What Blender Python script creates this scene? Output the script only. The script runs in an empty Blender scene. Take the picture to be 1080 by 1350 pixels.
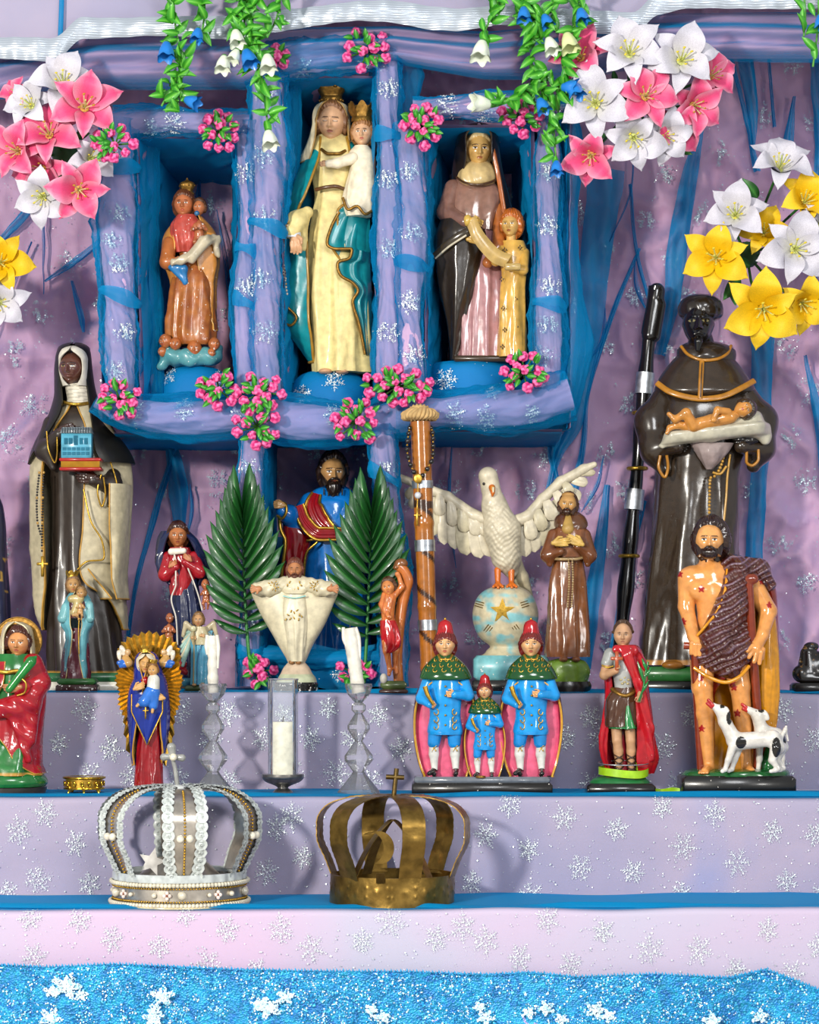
import bpy, math, random
import numpy as np
from mathutils import Vector, Matrix, Euler
from mathutils.bvhtree import BVHTree

SC = bpy.context.scene
COL = SC.collection
PI = math.pi

# ---------------------------------------------------------------- camera, light, exposure
S = 0.0015            # metres per photo pixel at the plane of the front step face (Y = 0)
D = 3500.0            # camera distance to that plane, in the same units
EYE = 850.0           # eye level in the photograph
H = 1.6               # eye height above the floor, metres
cam_d = bpy.data.cameras.new('camera')
cam = bpy.data.objects.new('camera', cam_d); COL.objects.link(cam)
cam.location = (0, -D*S, H); cam.rotation_euler = (PI/2, 0, 0)
cam_d.sensor_width = 36; cam_d.lens = 36*D/1350.0; cam_d.shift_y = (EYE-675)/1350.0
cam_d.clip_start = 0.1; cam_d.clip_end = 60
SC.camera = cam

world = bpy.data.worlds.new('room_light'); SC.world = world; world.use_nodes = True
bg = world.node_tree.nodes['Background']
bg.inputs[0].default_value = (0.95, 0.97, 1.0, 1); bg.inputs[1].default_value = 0.5

def area(name, loc, target, size, power, color=(1, 1, 1)):
    l = bpy.data.lights.new(name, 'AREA'); l.shape = 'DISK'; l.size = size
    l.energy = power; l.color = color
    o = bpy.data.objects.new(name, l); COL.objects.link(o); o.location = loc
    o.rotation_euler = (Vector(target)-Vector(loc)).to_track_quat('-Z', 'Y').to_euler()
    return o
TGT = (0.0, 0.6, 1.45)
area('key_lamp', (-2.7, -4.4, 2.75), TGT, 0.40, 285, (1.0, 0.95, 0.86))
area('soft_fill', (0.9, -4.2, 3.9), TGT, 1.6, 110, (0.97, 0.98, 1.0))  # added broad fill light to soften shadows, stands for no particular fixture
area('side_lamp', (2.9, -3.6, 2.3), TGT, 0.7, 36, (1.0, 0.97, 0.93))

SC.view_settings.view_transform = 'Standard'; SC.view_settings.look = 'None'
SC.view_settings.gamma = 1; SC.view_settings.use_curve_mapping = False
SC.view_settings.exposure = 0.0
SC.cycles.max_bounces = 14; SC.cycles.transparent_max_bounces = 16
SC.cycles.transmission_bounces = 14; SC.cycles.diffuse_bounces = 3; SC.cycles.glossy_bounces = 3
SC.cycles.caustics_reflective = False; SC.cycles.caustics_refractive = False
SC.cycles.sample_clamp_indirect = 4

# ---------------------------------------------------------------- colours and materials
def lin(c):
    if isinstance(c, str):
        c = [int(c[i:i+2], 16)/255 for i in (0, 2, 4)]
    return tuple((x/12.92 if x <= .04045 else ((x+.055)/1.055)**2.4) for x in c)
MATS = {}
def _nt(name):
    m = bpy.data.materials.new(name); m.use_nodes = True
    nt = m.node_tree; b = nt.nodes['Principled BSDF']
    return m, nt, b
def paint(rough=.32, coat=.3, wear=.0, bump=.15, name=None, spec=.5):
    """hand-painted plaster: vertex paint + slight brush mottling + optional white chips"""
    key = ('paint', rough, coat, wear, bump, spec)
    if key in MATS: return MATS[key]
    m, nt, b = _nt(name or 'painted_plaster')
    N = nt.nodes; L = nt.links
    at = N.new('ShaderNodeAttribute'); at.attribute_name = 'Col'
    tc = N.new('ShaderNodeTexCoord')
    n1 = N.new('ShaderNodeTexNoise'); n1.inputs['Scale'].default_value = 60; n1.inputs['Detail'].default_value = 5
    L.new(tc.outputs['Object'], n1.inputs['Vector'])
    mr = N.new('ShaderNodeMapRange'); mr.inputs[1].default_value = .3; mr.inputs[2].default_value = .7
    mr.inputs[3].default_value = .78; mr.inputs[4].default_value = 1.15
    L.new(n1.outputs['Fac'], mr.inputs[0])
    hs = N.new('ShaderNodeMix'); hs.data_type = 'RGBA'; hs.blend_type = 'MULTIPLY'; hs.inputs[0].default_value = 1
    L.new(at.outputs['Color'], hs.inputs[6])
    cmb = N.new('ShaderNodeCombineColor')
    for i in range(3): L.new(mr.outputs[0], cmb.inputs[i])
    L.new(cmb.outputs[0], hs.inputs[7])
    out = hs.outputs[2]
    if wear > 0:
        n2 = N.new('ShaderNodeTexNoise'); n2.inputs['Scale'].default_value = 130; n2.inputs['Detail'].default_value = 6
        L.new(tc.outputs['Object'], n2.inputs['Vector'])
        r = N.new('ShaderNodeMapRange'); r.inputs[1].default_value = .72-wear; r.inputs[2].default_value = .74-wear
        L.new(n2.outputs['Fac'], r.inputs[0])
        mx = N.new('ShaderNodeMix'); mx.data_type = 'RGBA'
        L.new(r.outputs[0], mx.inputs[0]); L.new(out, mx.inputs[6]); mx.inputs[7].default_value = (.75, .72, .66, 1)
        out = mx.outputs[2]
    L.new(out, b.inputs['Base Color'])
    b.inputs['Roughness'].default_value = rough
    b.inputs['Specular IOR Level'].default_value = spec
    b.inputs['Coat Weight'].default_value = coat*.6; b.inputs['Coat Roughness'].default_value = .12
    bm = N.new('ShaderNodeBump'); bm.inputs['Strength'].default_value = bump; bm.inputs['Distance'].default_value = .002
    L.new(n1.outputs['Fac'], bm.inputs['Height']); L.new(bm.outputs[0], b.inputs['Normal'])
    MATS[key] = m; return m
def metal(name, col, rough=.3, metallic=1.0, bump=.3, scale=80, var=.35):
    key = ('metal', name)
    if key in MATS: return MATS[key]
    m, nt, b = _nt(name); N = nt.nodes; L = nt.links
    tc = N.new('ShaderNodeTexCoord'); n1 = N.new('ShaderNodeTexNoise'); n1.inputs['Scale'].default_value = scale
    n1.inputs['Detail'].default_value = 6; L.new(tc.outputs['Object'], n1.inputs['Vector'])
    c = lin(col); cr = N.new('ShaderNodeValToRGB')
    cr.color_ramp.elements[0].position = .3; cr.color_ramp.elements[1].position = .7
    cr.color_ramp.elements[0].color = tuple(x*(1-var) for x in c)+(1,)
    cr.color_ramp.elements[1].color = tuple(min(1, x*(1+var*.5)) for x in c)+(1,)
    L.new(n1.outputs['Fac'], cr.inputs[0]); L.new(cr.outputs[0], b.inputs['Base Color'])
    b.inputs['Metallic'].default_value = metallic; b.inputs['Roughness'].default_value = rough
    bm = N.new('ShaderNodeBump'); bm.inputs['Strength'].default_value = bump; bm.inputs['Distance'].default_value = .002
    L.new(n1.outputs['Fac'], bm.inputs['Height']); L.new(bm.outputs[0], b.inputs['Normal'])
    MATS[key] = m; return m
def glass(name='clear_glass', rough=.02, col=(1, 1, 1), ior=1.45):
    key = ('glass', name)
    if key in MATS: return MATS[key]
    m, nt, b = _nt(name)
    b.inputs['Base Color'].default_value = (*col, 1); b.inputs['Roughness'].default_value = rough
    b.inputs['Transmission Weight'].default_value = 1; b.inputs['IOR'].default_value = ior
    MATS[key] = m; return m
def thin_glass(name='thin_glass', tint=(.98, .99, 1), blend=None, brighten=.06):
    key = ('thin', name)
    if key in MATS: return MATS[key]
    m, nt, b = _nt(name); N = nt.nodes; L = nt.links
    t = N.new('ShaderNodeBsdfTransparent'); t.inputs[0].default_value = (*tint, 1); g = N.new('ShaderNodeBsdfGlossy'); g.inputs['Roughness'].default_value = .03
    fr = N.new('ShaderNodeFresnel'); fr.inputs[0].default_value = 1.5; mx = N.new('ShaderNodeMixShader')
    L.new(fr.outputs[0], mx.inputs[0]); L.new(t.outputs[0], mx.inputs[1]); L.new(g.outputs[0], mx.inputs[2])
    out = mx.outputs[0]
    if blend:
        b.inputs['Transmission Weight'].default_value = 1; b.inputs['IOR'].default_value = blend[0]; b.inputs['Roughness'].default_value = .0
        m2 = N.new('ShaderNodeMixShader'); m2.inputs[0].default_value = blend[1]; L.new(out, m2.inputs[1]); L.new(b.outputs[0], m2.inputs[2]); out = m2.outputs[0]
    df = N.new('ShaderNodeBsdfDiffuse'); df.inputs[0].default_value = (.9, .92, .95, 1); m3 = N.new('ShaderNodeMixShader'); m3.inputs[0].default_value = brighten; L.new(out, m3.inputs[1]); L.new(df.outputs[0], m3.inputs[2]); out = m3.outputs[0]  # plain diffuse white mixed into the colour to brighten glass that renders too dark
    L.new(out, N['Material Output'].inputs[0]); MATS[key] = m; return m
def organza(name, col, a=.30, pw=1.0, sheen=.0):
    """sheer cloth: cover a seen square on, more as it turns edge on (longer path through the weave)"""
    key = ('org', name)
    if key in MATS: return MATS[key]
    m, nt, b = _nt(name); N = nt.nodes; L = nt.links
    b.inputs['Base Color'].default_value = (*lin(col), 1); b.inputs['Roughness'].default_value = .55
    b.inputs['Sheen Weight'].default_value = sheen; b.inputs['Specular IOR Level'].default_value = .15
    tl = N.new('ShaderNodeBsdfTranslucent'); tl.inputs[0].default_value = (*lin(col), 1)
    mt = N.new('ShaderNodeMixShader'); mt.inputs[0].default_value = .35
    L.new(b.outputs[0], mt.inputs[1]); L.new(tl.outputs[0], mt.inputs[2])
    g = N.new('ShaderNodeNewGeometry')
    dt = N.new('ShaderNodeVectorMath'); dt.operation = 'DOT_PRODUCT'
    L.new(g.outputs['Normal'], dt.inputs[0]); L.new(g.outputs['Incoming'], dt.inputs[1])
    def mth(op, x, y=None):
        n = N.new('ShaderNodeMath'); n.operation = op
        for i, v in enumerate((x, y)):
            if v is None: continue
            if isinstance(v, (int, float)): n.inputs[i].default_value = v
            else: L.new(v, n.inputs[i])
        return n.outputs[0]
    c = mth('MAXIMUM', mth('ABSOLUTE', dt.outputs['Value']), .06)
    e = mth('POWER', mth('DIVIDE', 1.0, c), pw)
    tr = mth('POWER', 1-a, e)
    fac = mth('SUBTRACT', 1.0, tr)
    t = N.new('ShaderNodeBsdfTransparent')
    mx = N.new('ShaderNodeMixShader'); L.new(fac, mx.inputs[0]); L.new(t.outputs[0], mx.inputs[1]); L.new(mt.outputs[0], mx.inputs[2])
    L.new(mx.outputs[0], N['Material Output'].inputs[0])
    MATS[key] = m; return m
def cloth(name, c1, c2, scale=3, rough=.7, sheen=.04, fine=.08, c3=None):
    key = ('cloth', name)
    if key in MATS: return MATS[key]
    m, nt, b = _nt(name); N = nt.nodes; L = nt.links
    tc = N.new('ShaderNodeTexCoord'); n1 = N.new('ShaderNodeTexNoise'); n1.inputs['Scale'].default_value = scale
    n1.inputs['Detail'].default_value = 4; n1.inputs['Distortion'].default_value = .6
    L.new(tc.outputs['Object'], n1.inputs['Vector'])
    cr = N.new('ShaderNodeValToRGB'); cr.color_ramp.elements[0].position = .35; cr.color_ramp.elements[1].position = .65
    cr.color_ramp.elements[0].color = (*lin(c1), 1); cr.color_ramp.elements[1].color = (*lin(c2), 1)
    if c3:
        e = cr.color_ramp.elements.new(.8); e.color = (*lin(c3), 1)
    L.new(n1.outputs['Fac'], cr.inputs[0]); L.new(cr.outputs[0], b.inputs['Base Color'])
    b.inputs['Roughness'].default_value = rough; b.inputs['Sheen Weight'].default_value = sheen
    n2 = N.new('ShaderNodeTexNoise'); n2.inputs['Scale'].default_value = 900; L.new(tc.outputs['Object'], n2.inputs['Vector'])
    bm = N.new('ShaderNodeBump'); bm.inputs['Strength'].default_value = fine; bm.inputs['Distance'].default_value = .001
    L.new(n2.outputs['Fac'], bm.inputs['Height']); L.new(bm.outputs[0], b.inputs['Normal'])
    MATS[key] = m; return m

# ---------------------------------------------------------------- noise (numpy value noise)
def vnoise(x, y, seed=0):
    x = np.asarray(x, float); y = np.asarray(y, float)
    rs = np.random.RandomState(seed+11); T = rs.rand(64, 64)
    xi = np.floor(x).astype(int); yi = np.floor(y).astype(int)
    fx = x-xi; fy = y-yi; fx = fx*fx*(3-2*fx); fy = fy*fy*(3-2*fy)
    a = T[xi % 64, yi % 64]; b = T[(xi+1) % 64, yi % 64]; c = T[xi % 64, (yi+1) % 64]; d = T[(xi+1) % 64, (yi+1) % 64]
    return (a*(1-fx)+b*fx)*(1-fy)+(c*(1-fx)+d*fx)*fy
def fbm(x, y, seed=0, o=4):
    r = 0; a = .5
    for i in range(o): r = r+a*vnoise(x*2**i, y*2**i, seed+i*7); a *= .5
    return r
def ridged(x, y, seed=0, o=3):
    r = 0; a = .55
    for i in range(o):
        r = r+a*(1-np.abs(2*vnoise(x*2**i, y*2**i, seed+i*5)-1))**2; a *= .5
    return r

# ---------------------------------------------------------------- mesh accumulator (photo-pixel space: x right, y down, d away)
class M:
    def __init__(s): s.v = []; s.q = []; s.t = []; s.c = []; s.n = 0
    def add(s, v, f, col='ffffff'):
        v = np.asarray(v, float).reshape(-1, 3); f = np.asarray(f, int)
        if f.size:
            (s.q if f.shape[1] == 4 else s.t).append(f+s.n)
        s.v.append(v)
        if isinstance(col, str) or (len(np.shape(col)) == 1 and len(col) == 3):
            col = np.tile(np.array(lin(col)), (len(v), 1)) if isinstance(col, str) else np.tile(np.array(col), (len(v), 1))
        s.c.append(np.asarray(col, float)); s.n += len(v)
        return s
    def faces(s, f):      # more faces on the vertices of the last add
        f = np.asarray(f, int); base = s.n-len(s.v[-1]); (s.q if f.shape[1] == 4 else s.t).append(f+base)
    def merge(s, o):
        for a in o.q: s.q.append(a+s.n)
        for a in o.t: s.t.append(a+s.n)
        s.v += o.v; s.c += o.c; s.n += o.n; return s
    def arrays(s):
        return np.concatenate(s.v), s.q, s.t, np.concatenate(s.c)
def raw_mesh(name, V, q, t, c=None, smooth=True):
    me = bpy.data.meshes.new(name)
    Q = np.concatenate(q) if q else np.zeros((0, 4), int); T = np.concatenate(t) if t else np.zeros((0, 3), int)
    me.vertices.add(len(V)); me.vertices.foreach_set('co', V.astype(np.float32).ravel())
    loops = np.concatenate([Q.ravel(), T.ravel()]).astype(np.int32)
    me.loops.add(len(loops)); me.loops.foreach_set('vertex_index', loops)
    nq, nt_ = len(Q), len(T); me.polygons.add(nq+nt_)
    st = np.concatenate([np.arange(nq)*4, nq*4+np.arange(nt_)*3]).astype(np.int32)
    me.polygons.foreach_set('loop_start', st)
    me.polygons.foreach_set('use_smooth', np.full(nq+nt_, smooth))
    if c is not None:
        a = me.color_attributes.new('Col', 'FLOAT_COLOR', 'POINT')
        a.data.foreach_set('color', np.concatenate([c, np.ones((len(c), 1))], 1).astype(np.float32).ravel())
    me.update(calc_edges=True)
    return me

DROP = {1: 350.0, 2: 202*(D+210)/D, 3: 65*(D+400)/D}     # how far each tread lies below eye level
def tread_z(n): return H-DROP[n]*S
class F:
    """frame of one thing: an Empty at its base; photo pixels at depth Y become local metres"""
    def __init__(s, name, label, cat, px, Y, py=None, shelf=None, group=None, parent=None):
        s.Y = Y; s.k = (D+Y)/D; s.px = px
        s.base = EYE+DROP[shelf]/s.k if shelf else py
        s.u = s.k*S
        s.e = bpy.data.objects.new(name, None); COL.objects.link(s.e)
        s.e.location = ((px-540)*s.u, Y*S, H-(s.base-EYE)*s.u); s.e.empty_display_size = .02
        if label: s.e['label'] = label; s.e['category'] = cat
        if group: s.e['group'] = group
    def loc(s, P):
        P = np.asarray(P, float).reshape(-1, 3)
        return np.stack([(P[:, 0]-s.px)*s.u, P[:, 2]*s.u, (s.base-P[:, 1])*s.u], 1)
    def part(s, name, m, mat=None, parent=None, smooth=True, label=None, stuff=False):
        v, q, t, c = m.arrays()
        me = raw_mesh(name, s.loc(v), q, t, c, smooth)
        o = bpy.data.objects.new(name, me); COL.objects.link(o)
        me.materials.append(mat or paint()); o.parent = parent or s.e
        if label: o['label'] = label
        if stuff: o['kind'] = 'stuff'
        return o
    def inst(s, name, me, pos, rot=(0, 0, 0), scale=1.0, parent=None, label=None, mtx=None):
        """a shared mesh placed at pixel pos (x, y, d); scale in pixels"""
        o = bpy.data.objects.new(name, me); COL.objects.link(o); o.parent = parent or s.e
        p = Vector(s.loc(pos)[0]) - (parent.location if parent is not None else Vector((0, 0, 0)))
        R = mtx.to_4x4() if mtx is not None else Euler(rot).to_matrix().to_4x4()
        sc = (scale,)*3 if np.isscalar(scale) else scale
        o.matrix_basis = Matrix.Translation(p) @ R @ Matrix.Diagonal((sc[0]*s.u, sc[1]*s.u, sc[2]*s.u, 1))
        if label: o['label'] = label
        return o

def gridf(m, n, wrap=True):
    i = np.arange(m-1)[:, None]; j = np.arange(n if wrap else n-1)[None, :]
    j2 = (j+1) % n if wrap else j+1
    return np.stack([i*n+j, i*n+j2, (i+1)*n+j2, (i+1)*n+j], -1).reshape(-1, 4)
def interp(rows, t):
    """smooth (Catmull-Rom) interpolation of rows by arc of their first column"""
    R = np.array(rows, float); n = len(R)
    if n == 1: return np.tile(R, (len(t), 1))
    T = np.linspace(0, 1, n)
    if n > 2:
        d = np.abs(np.diff(R[:, 0]))+1e-3; T = np.concatenate([[0], np.cumsum(d)/d.sum()])
    i = np.clip(np.searchsorted(T, t, side='right')-1, 0, n-2)
    h = (T[i+1]-T[i]); x = ((t-T[i])/h)[:, None]
    tan = np.zeros_like(R)
    tan[1:-1] = (R[2:]-R[:-2])/(T[2:]-T[:-2])[:, None]
    tan[0] = (R[1]-R[0])/(T[1]-T[0]); tan[-1] = (R[-1]-R[-2])/(T[-1]-T[-2])
    lim = 3*np.minimum(np.abs(np.vstack([R[1:]-R[:-1], R[-1:]-R[-2:-1]])/np.append(np.diff(T), T[-1]-T[-2])[:, None]), 1e9)
    lim2 = np.vstack([lim[:1], lim[:-1]]); tan = np.sign(tan)*np.minimum(np.abs(tan), np.maximum(np.minimum(lim, lim2), 0))
    hh = h[:, None]
    return ((2*x**3-3*x**2+1)*R[i]+(x**3-2*x**2+x)*hh*tan[i]+(-2*x**3+3*x**2)*R[i+1]+(x**3-x**2)*hh*tan[i+1])
def foldfn(nf, seed, sharp=.8):
    rs = np.random.RandomState(seed); p = rs.rand(10)*6.28; dr = rs.uniform(-1.3, 1.3)
    def f(th, t):
        w = th+.10*np.sin(2.4*t+p[6])+.22*np.sin(th+p[7])*np.sin(1.8*t+p[8])
        a = w*nf+p[0]+.8*np.sin(2.6*t+p[1]+th)+dr*t
        m = .65+.35*np.sin(2*th+p[9]+2*t)
        r = (1-2*np.abs(np.sin(a/2+.5*np.sin(w*2+p[2])))**sharp)*m
        g = np.cos(w*int(nf*.6+1)+p[3]+2.2*np.sin(1.7*t+p[4])+dr*2*t)
        k = np.cos(w*int(nf*1.9+1)+p[5]+5*t)*(.5+.5*np.sin(th*3+4*t))
        return .58*r+.40*g+.12*k
    return f
def loft(rows, col='ffffff', nf=9, amp=.06, seed=1, n=72, step=2.5, env=None, trim=None, cap=True, colfn=None, sharp=.8, dz=0):
    """rows: (y, xl, xr, d, rd) — silhouette at height y, centre depth d and half depth rd"""
    R = [tuple(r)+((0,) if len(r) < 4 else ()) for r in rows]
    R = [r if len(r) >= 5 else (r[0], r[1], r[2], r[3], (r[2]-r[1])*.36) for r in R]
    m = max(6, int(abs(R[-1][0]-R[0][0])/step)+1); t = np.linspace(0, 1, m)
    I = interp(R, t); th = np.linspace(0, 2*PI, n, endpoint=False)
    tt = t[:, None]; TH = th[None, :]
    f = foldfn(nf, seed, sharp)(TH, tt) if nf else 0
    e = (np.clip(tt*1.6, 0, 1) if env is None else env(tt))
    rx = ((I[:, 2]-I[:, 1])/2)[:, None]; rd = I[:, 4][:, None]
    if nf: f = f+.75*(ridged(2.2*np.cos(TH)+tt*1.3+seed, 2.2*np.sin(TH)+tt*3.1, seed, 3)-.55)
    s = 1+amp*e*f
    x = ((I[:, 2]+I[:, 1])/2)[:, None]+rx*s*np.sin(TH)
    d = I[:, 3][:, None]-rd*(1+1.6*amp*e*f)*np.cos(TH)+dz
    y = I[:, 0][:, None]+0*TH
    V = np.stack([x, y, d], -1).reshape(-1, 3)
    c = np.tile(np.array(lin(col)), (len(V), 1))
    if colfn is not None: c = colfn(V, c, TH+0*tt, tt+0*TH)
    if trim:
        k = (tt+0*TH).ravel() > 1-trim[1]; c[k] = lin(trim[0])
    g = M().add(V, gridf(m, n), c)
    if cap:
        for j, row in ((0, 0), (m-1, (m-1)*n)):
            ctr = V[row:row+n].mean(0)
            vv = np.vstack([V[row:row+n], ctr]); a = np.arange(n)
            g.add(vv, np.stack([a, (a+1) % n, np.full(n, n)], 1), np.vstack([c[row:row+n], c[row:row+1]]))
    return g
def shell(rows, col='ffffff', inner=None, nf=9, amp=.05, seed=1, n=60, step=2.5, th=2.0, env=None, edge=None, edge_r=1.1, hem=None):
    """open cape. rows: (y, xl, xr, d, rd, eL, eR): silhouette and the x of the two front edges"""
    m = max(6, int(abs(rows[-1][0]-rows[0][0])/step)+1); t = np.linspace(0, 1, m)
    I = interp(rows, t); xc = (I[:, 1]+I[:, 2])/2; rx = (I[:, 2]-I[:, 1])/2
    aL = np.arcsin(np.clip((I[:, 5]-xc)/rx, -1, 1)); aR = np.arcsin(np.clip((I[:, 6]-xc)/rx, -1, 1))
    s = np.linspace(0, 1, n)[None, :]
    TH = aR[:, None]+(2*PI+aL[:, None]-aR[:, None])*s       # right edge, round the back, left edge
    tt = t[:, None]; e = (np.clip(tt*1.6, 0, 1) if env is None else env(tt))
    f = foldfn(nf, seed)(TH, tt)+.9*(ridged(2.2*np.cos(TH)+tt*1.6+seed, 2.2*np.sin(TH)+tt*2.7, seed, 3)-.55) if nf else 0*TH
    def surf(off):
        k = 1+amp*e*f
        x = xc[:, None]+(rx[:, None]*k-off)*np.sin(TH); d = I[:, 3][:, None]-(I[:, 4][:, None]*(1+1.5*amp*e*f)-off)*np.cos(TH)
        return np.stack([x, I[:, 0][:, None]+0*TH, d], -1)
    A = surf(0); B = surf(th)
    g = M()
    g.add(A.reshape(-1, 3), gridf(m, n, False), col)
    g.add(B.reshape(-1, 3), gridf(m, n, False), inner or col)
    for (P, Q) in ((A[:, 0], B[:, 0]), (A[:, -1], B[:, -1]), (A[0], B[0]), (A[-1], B[-1])):
        g.add(np.stack([P, Q], 1).reshape(-1, 3), gridf(len(P), 2, False), edge or col)
    if hem or edge:
        ed = M()
        for P in (A[:, 0], A[:, -1]): ed.merge(tube(P, edge_r, hem or edge, n=6))
        ed.merge(tube(A[-1], edge_r, hem or edge, n=6))
        g.merge(ed)
    return g
def tube(pts, r, col='ffffff', n=12, cap=True, flat=1.0, nf=0, amp=0, seed=1, sub=0, ax=None):
    P = np.asarray(pts, float)
    r = np.asarray(r, float)*np.ones(len(P)) if np.ndim(r) == 0 else np.asarray(r, float)
    if sub:
        t = np.linspace(0, 1, sub)
        L = np.concatenate([[0], np.cumsum(np.linalg.norm(np.diff(P, axis=0), axis=1))])
        R = interp(np.column_stack([L, P, r]), t); P = R[:, 1:4]; r = np.maximum(R[:, 4], .02)
    m = len(P); T = np.gradient(P, axis=0); T /= np.linalg.norm(T, axis=1)[:, None]+1e-9
    up = np.array(ax if ax is not None else (0, 0, 1.0)); 
    if abs(T[0] @ up) > .9: up = np.array((1.0, 0, 0))
    U = np.zeros_like(P); u = up-T[0]*(T[0] @ up); u /= np.linalg.norm(u)
    for i in range(m):
        u = u-T[i]*(T[i] @ u); u /= np.linalg.norm(u)+1e-9; U[i] = u
    W = np.cross(T, U)
    th = np.linspace(0, 2*PI, n, endpoint=False)
    k = np.ones((m, n))
    if nf: k = 1+amp*foldfn(nf, seed)(th[None, :], np.linspace(0, 1, m)[:, None])
    V = P[:, None]+(U[:, None]*np.cos(th)[None, :, None]*flat+W[:, None]*np.sin(th)[None, :, None])*(r[:, None]*k)[..., None]
    g = M().add(V.reshape(-1, 3), gridf(m, n), col)
    if cap:
        for row in (0, (m-1)*n):
            VV = V.reshape(-1, 3)[row:row+n]; a = np.arange(n)
            cc = np.array(col)[row:row+n] if not isinstance(col, str) and np.ndim(col) == 2 else col
            if not isinstance(cc, str) and np.ndim(cc) == 2: cc = np.vstack([cc, cc[:1]])
            g.add(np.vstack([VV, VV.mean(0)]), np.stack([a, (a+1) % n, np.full(n, n)], 1), cc)
    return g
def ball(c, r, col='ffffff', n=16, m=10, rot=None):
    r = np.ones(3)*r if np.ndim(r) == 0 else np.array(r, float)
    ph = np.linspace(0.001, PI-.001, m)[:, None]; th = np.linspace(0, 2*PI, n, endpoint=False)[None, :]
    V = np.stack([np.sin(ph)*np.sin(th), np.cos(ph)+0*th, -np.sin(ph)*np.cos(th)], -1).reshape(-1, 3)*r
    if rot is not None: V = V @ np.array(Euler(rot).to_matrix()).T
    return M().add(V+np.array(c), gridf(m, n), col)
def box(x0, x1, y0, y1, d0, d1, col='ffffff', bev=0, taper=0):
    b = bev
    prof = [(0, b), (0, 0)]
    def ring(y, ins):
        xs0, xs1, z0, z1 = x0+ins, x1-ins, d0+ins, d1-ins; c = b*.7
        return [(xs0+c, y, z0), (xs1-c, y, z0), (xs1, y, z0+c), (xs1, y, z1-c), (xs1-c, y, z1), (xs0+c, y, z1), (xs0, y, z1-c), (xs0, y, z0+c)]
    R = [ring(y0, b+taper), ring(y0+b, taper), ring(y1-b, 0), ring(y1, b)] if b else [ring(y0, taper), ring(y1, 0)]
    V = np.array(R).reshape(-1, 3); m = len(R)
    g = M().add(V, gridf(m, 8), col)
    for row in (0, (m-1)*8):
        VV = V[row:row+8]; a = np.arange(8)
        g.add(np.vstack([VV, VV.mean(0)]), np.stack([a, (a+1) % 8, np.full(8, 8)], 1), col)
    return g
def beads(pts, r, col, n=8):
    g = M()
    for p in pts: g.merge(ball(p, r, col, n, 6))
    return g
def path(pts, sp):
    """points every sp along a smooth path"""
    P = np.array(pts, float); L = np.concatenate([[0], np.cumsum(np.linalg.norm(np.diff(P, axis=0), axis=1))])
    n = max(2, int(L[-1]/sp)+1)
    return interp(np.column_stack([L, P]), np.linspace(0, 1, n))[:, 1:]

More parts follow.
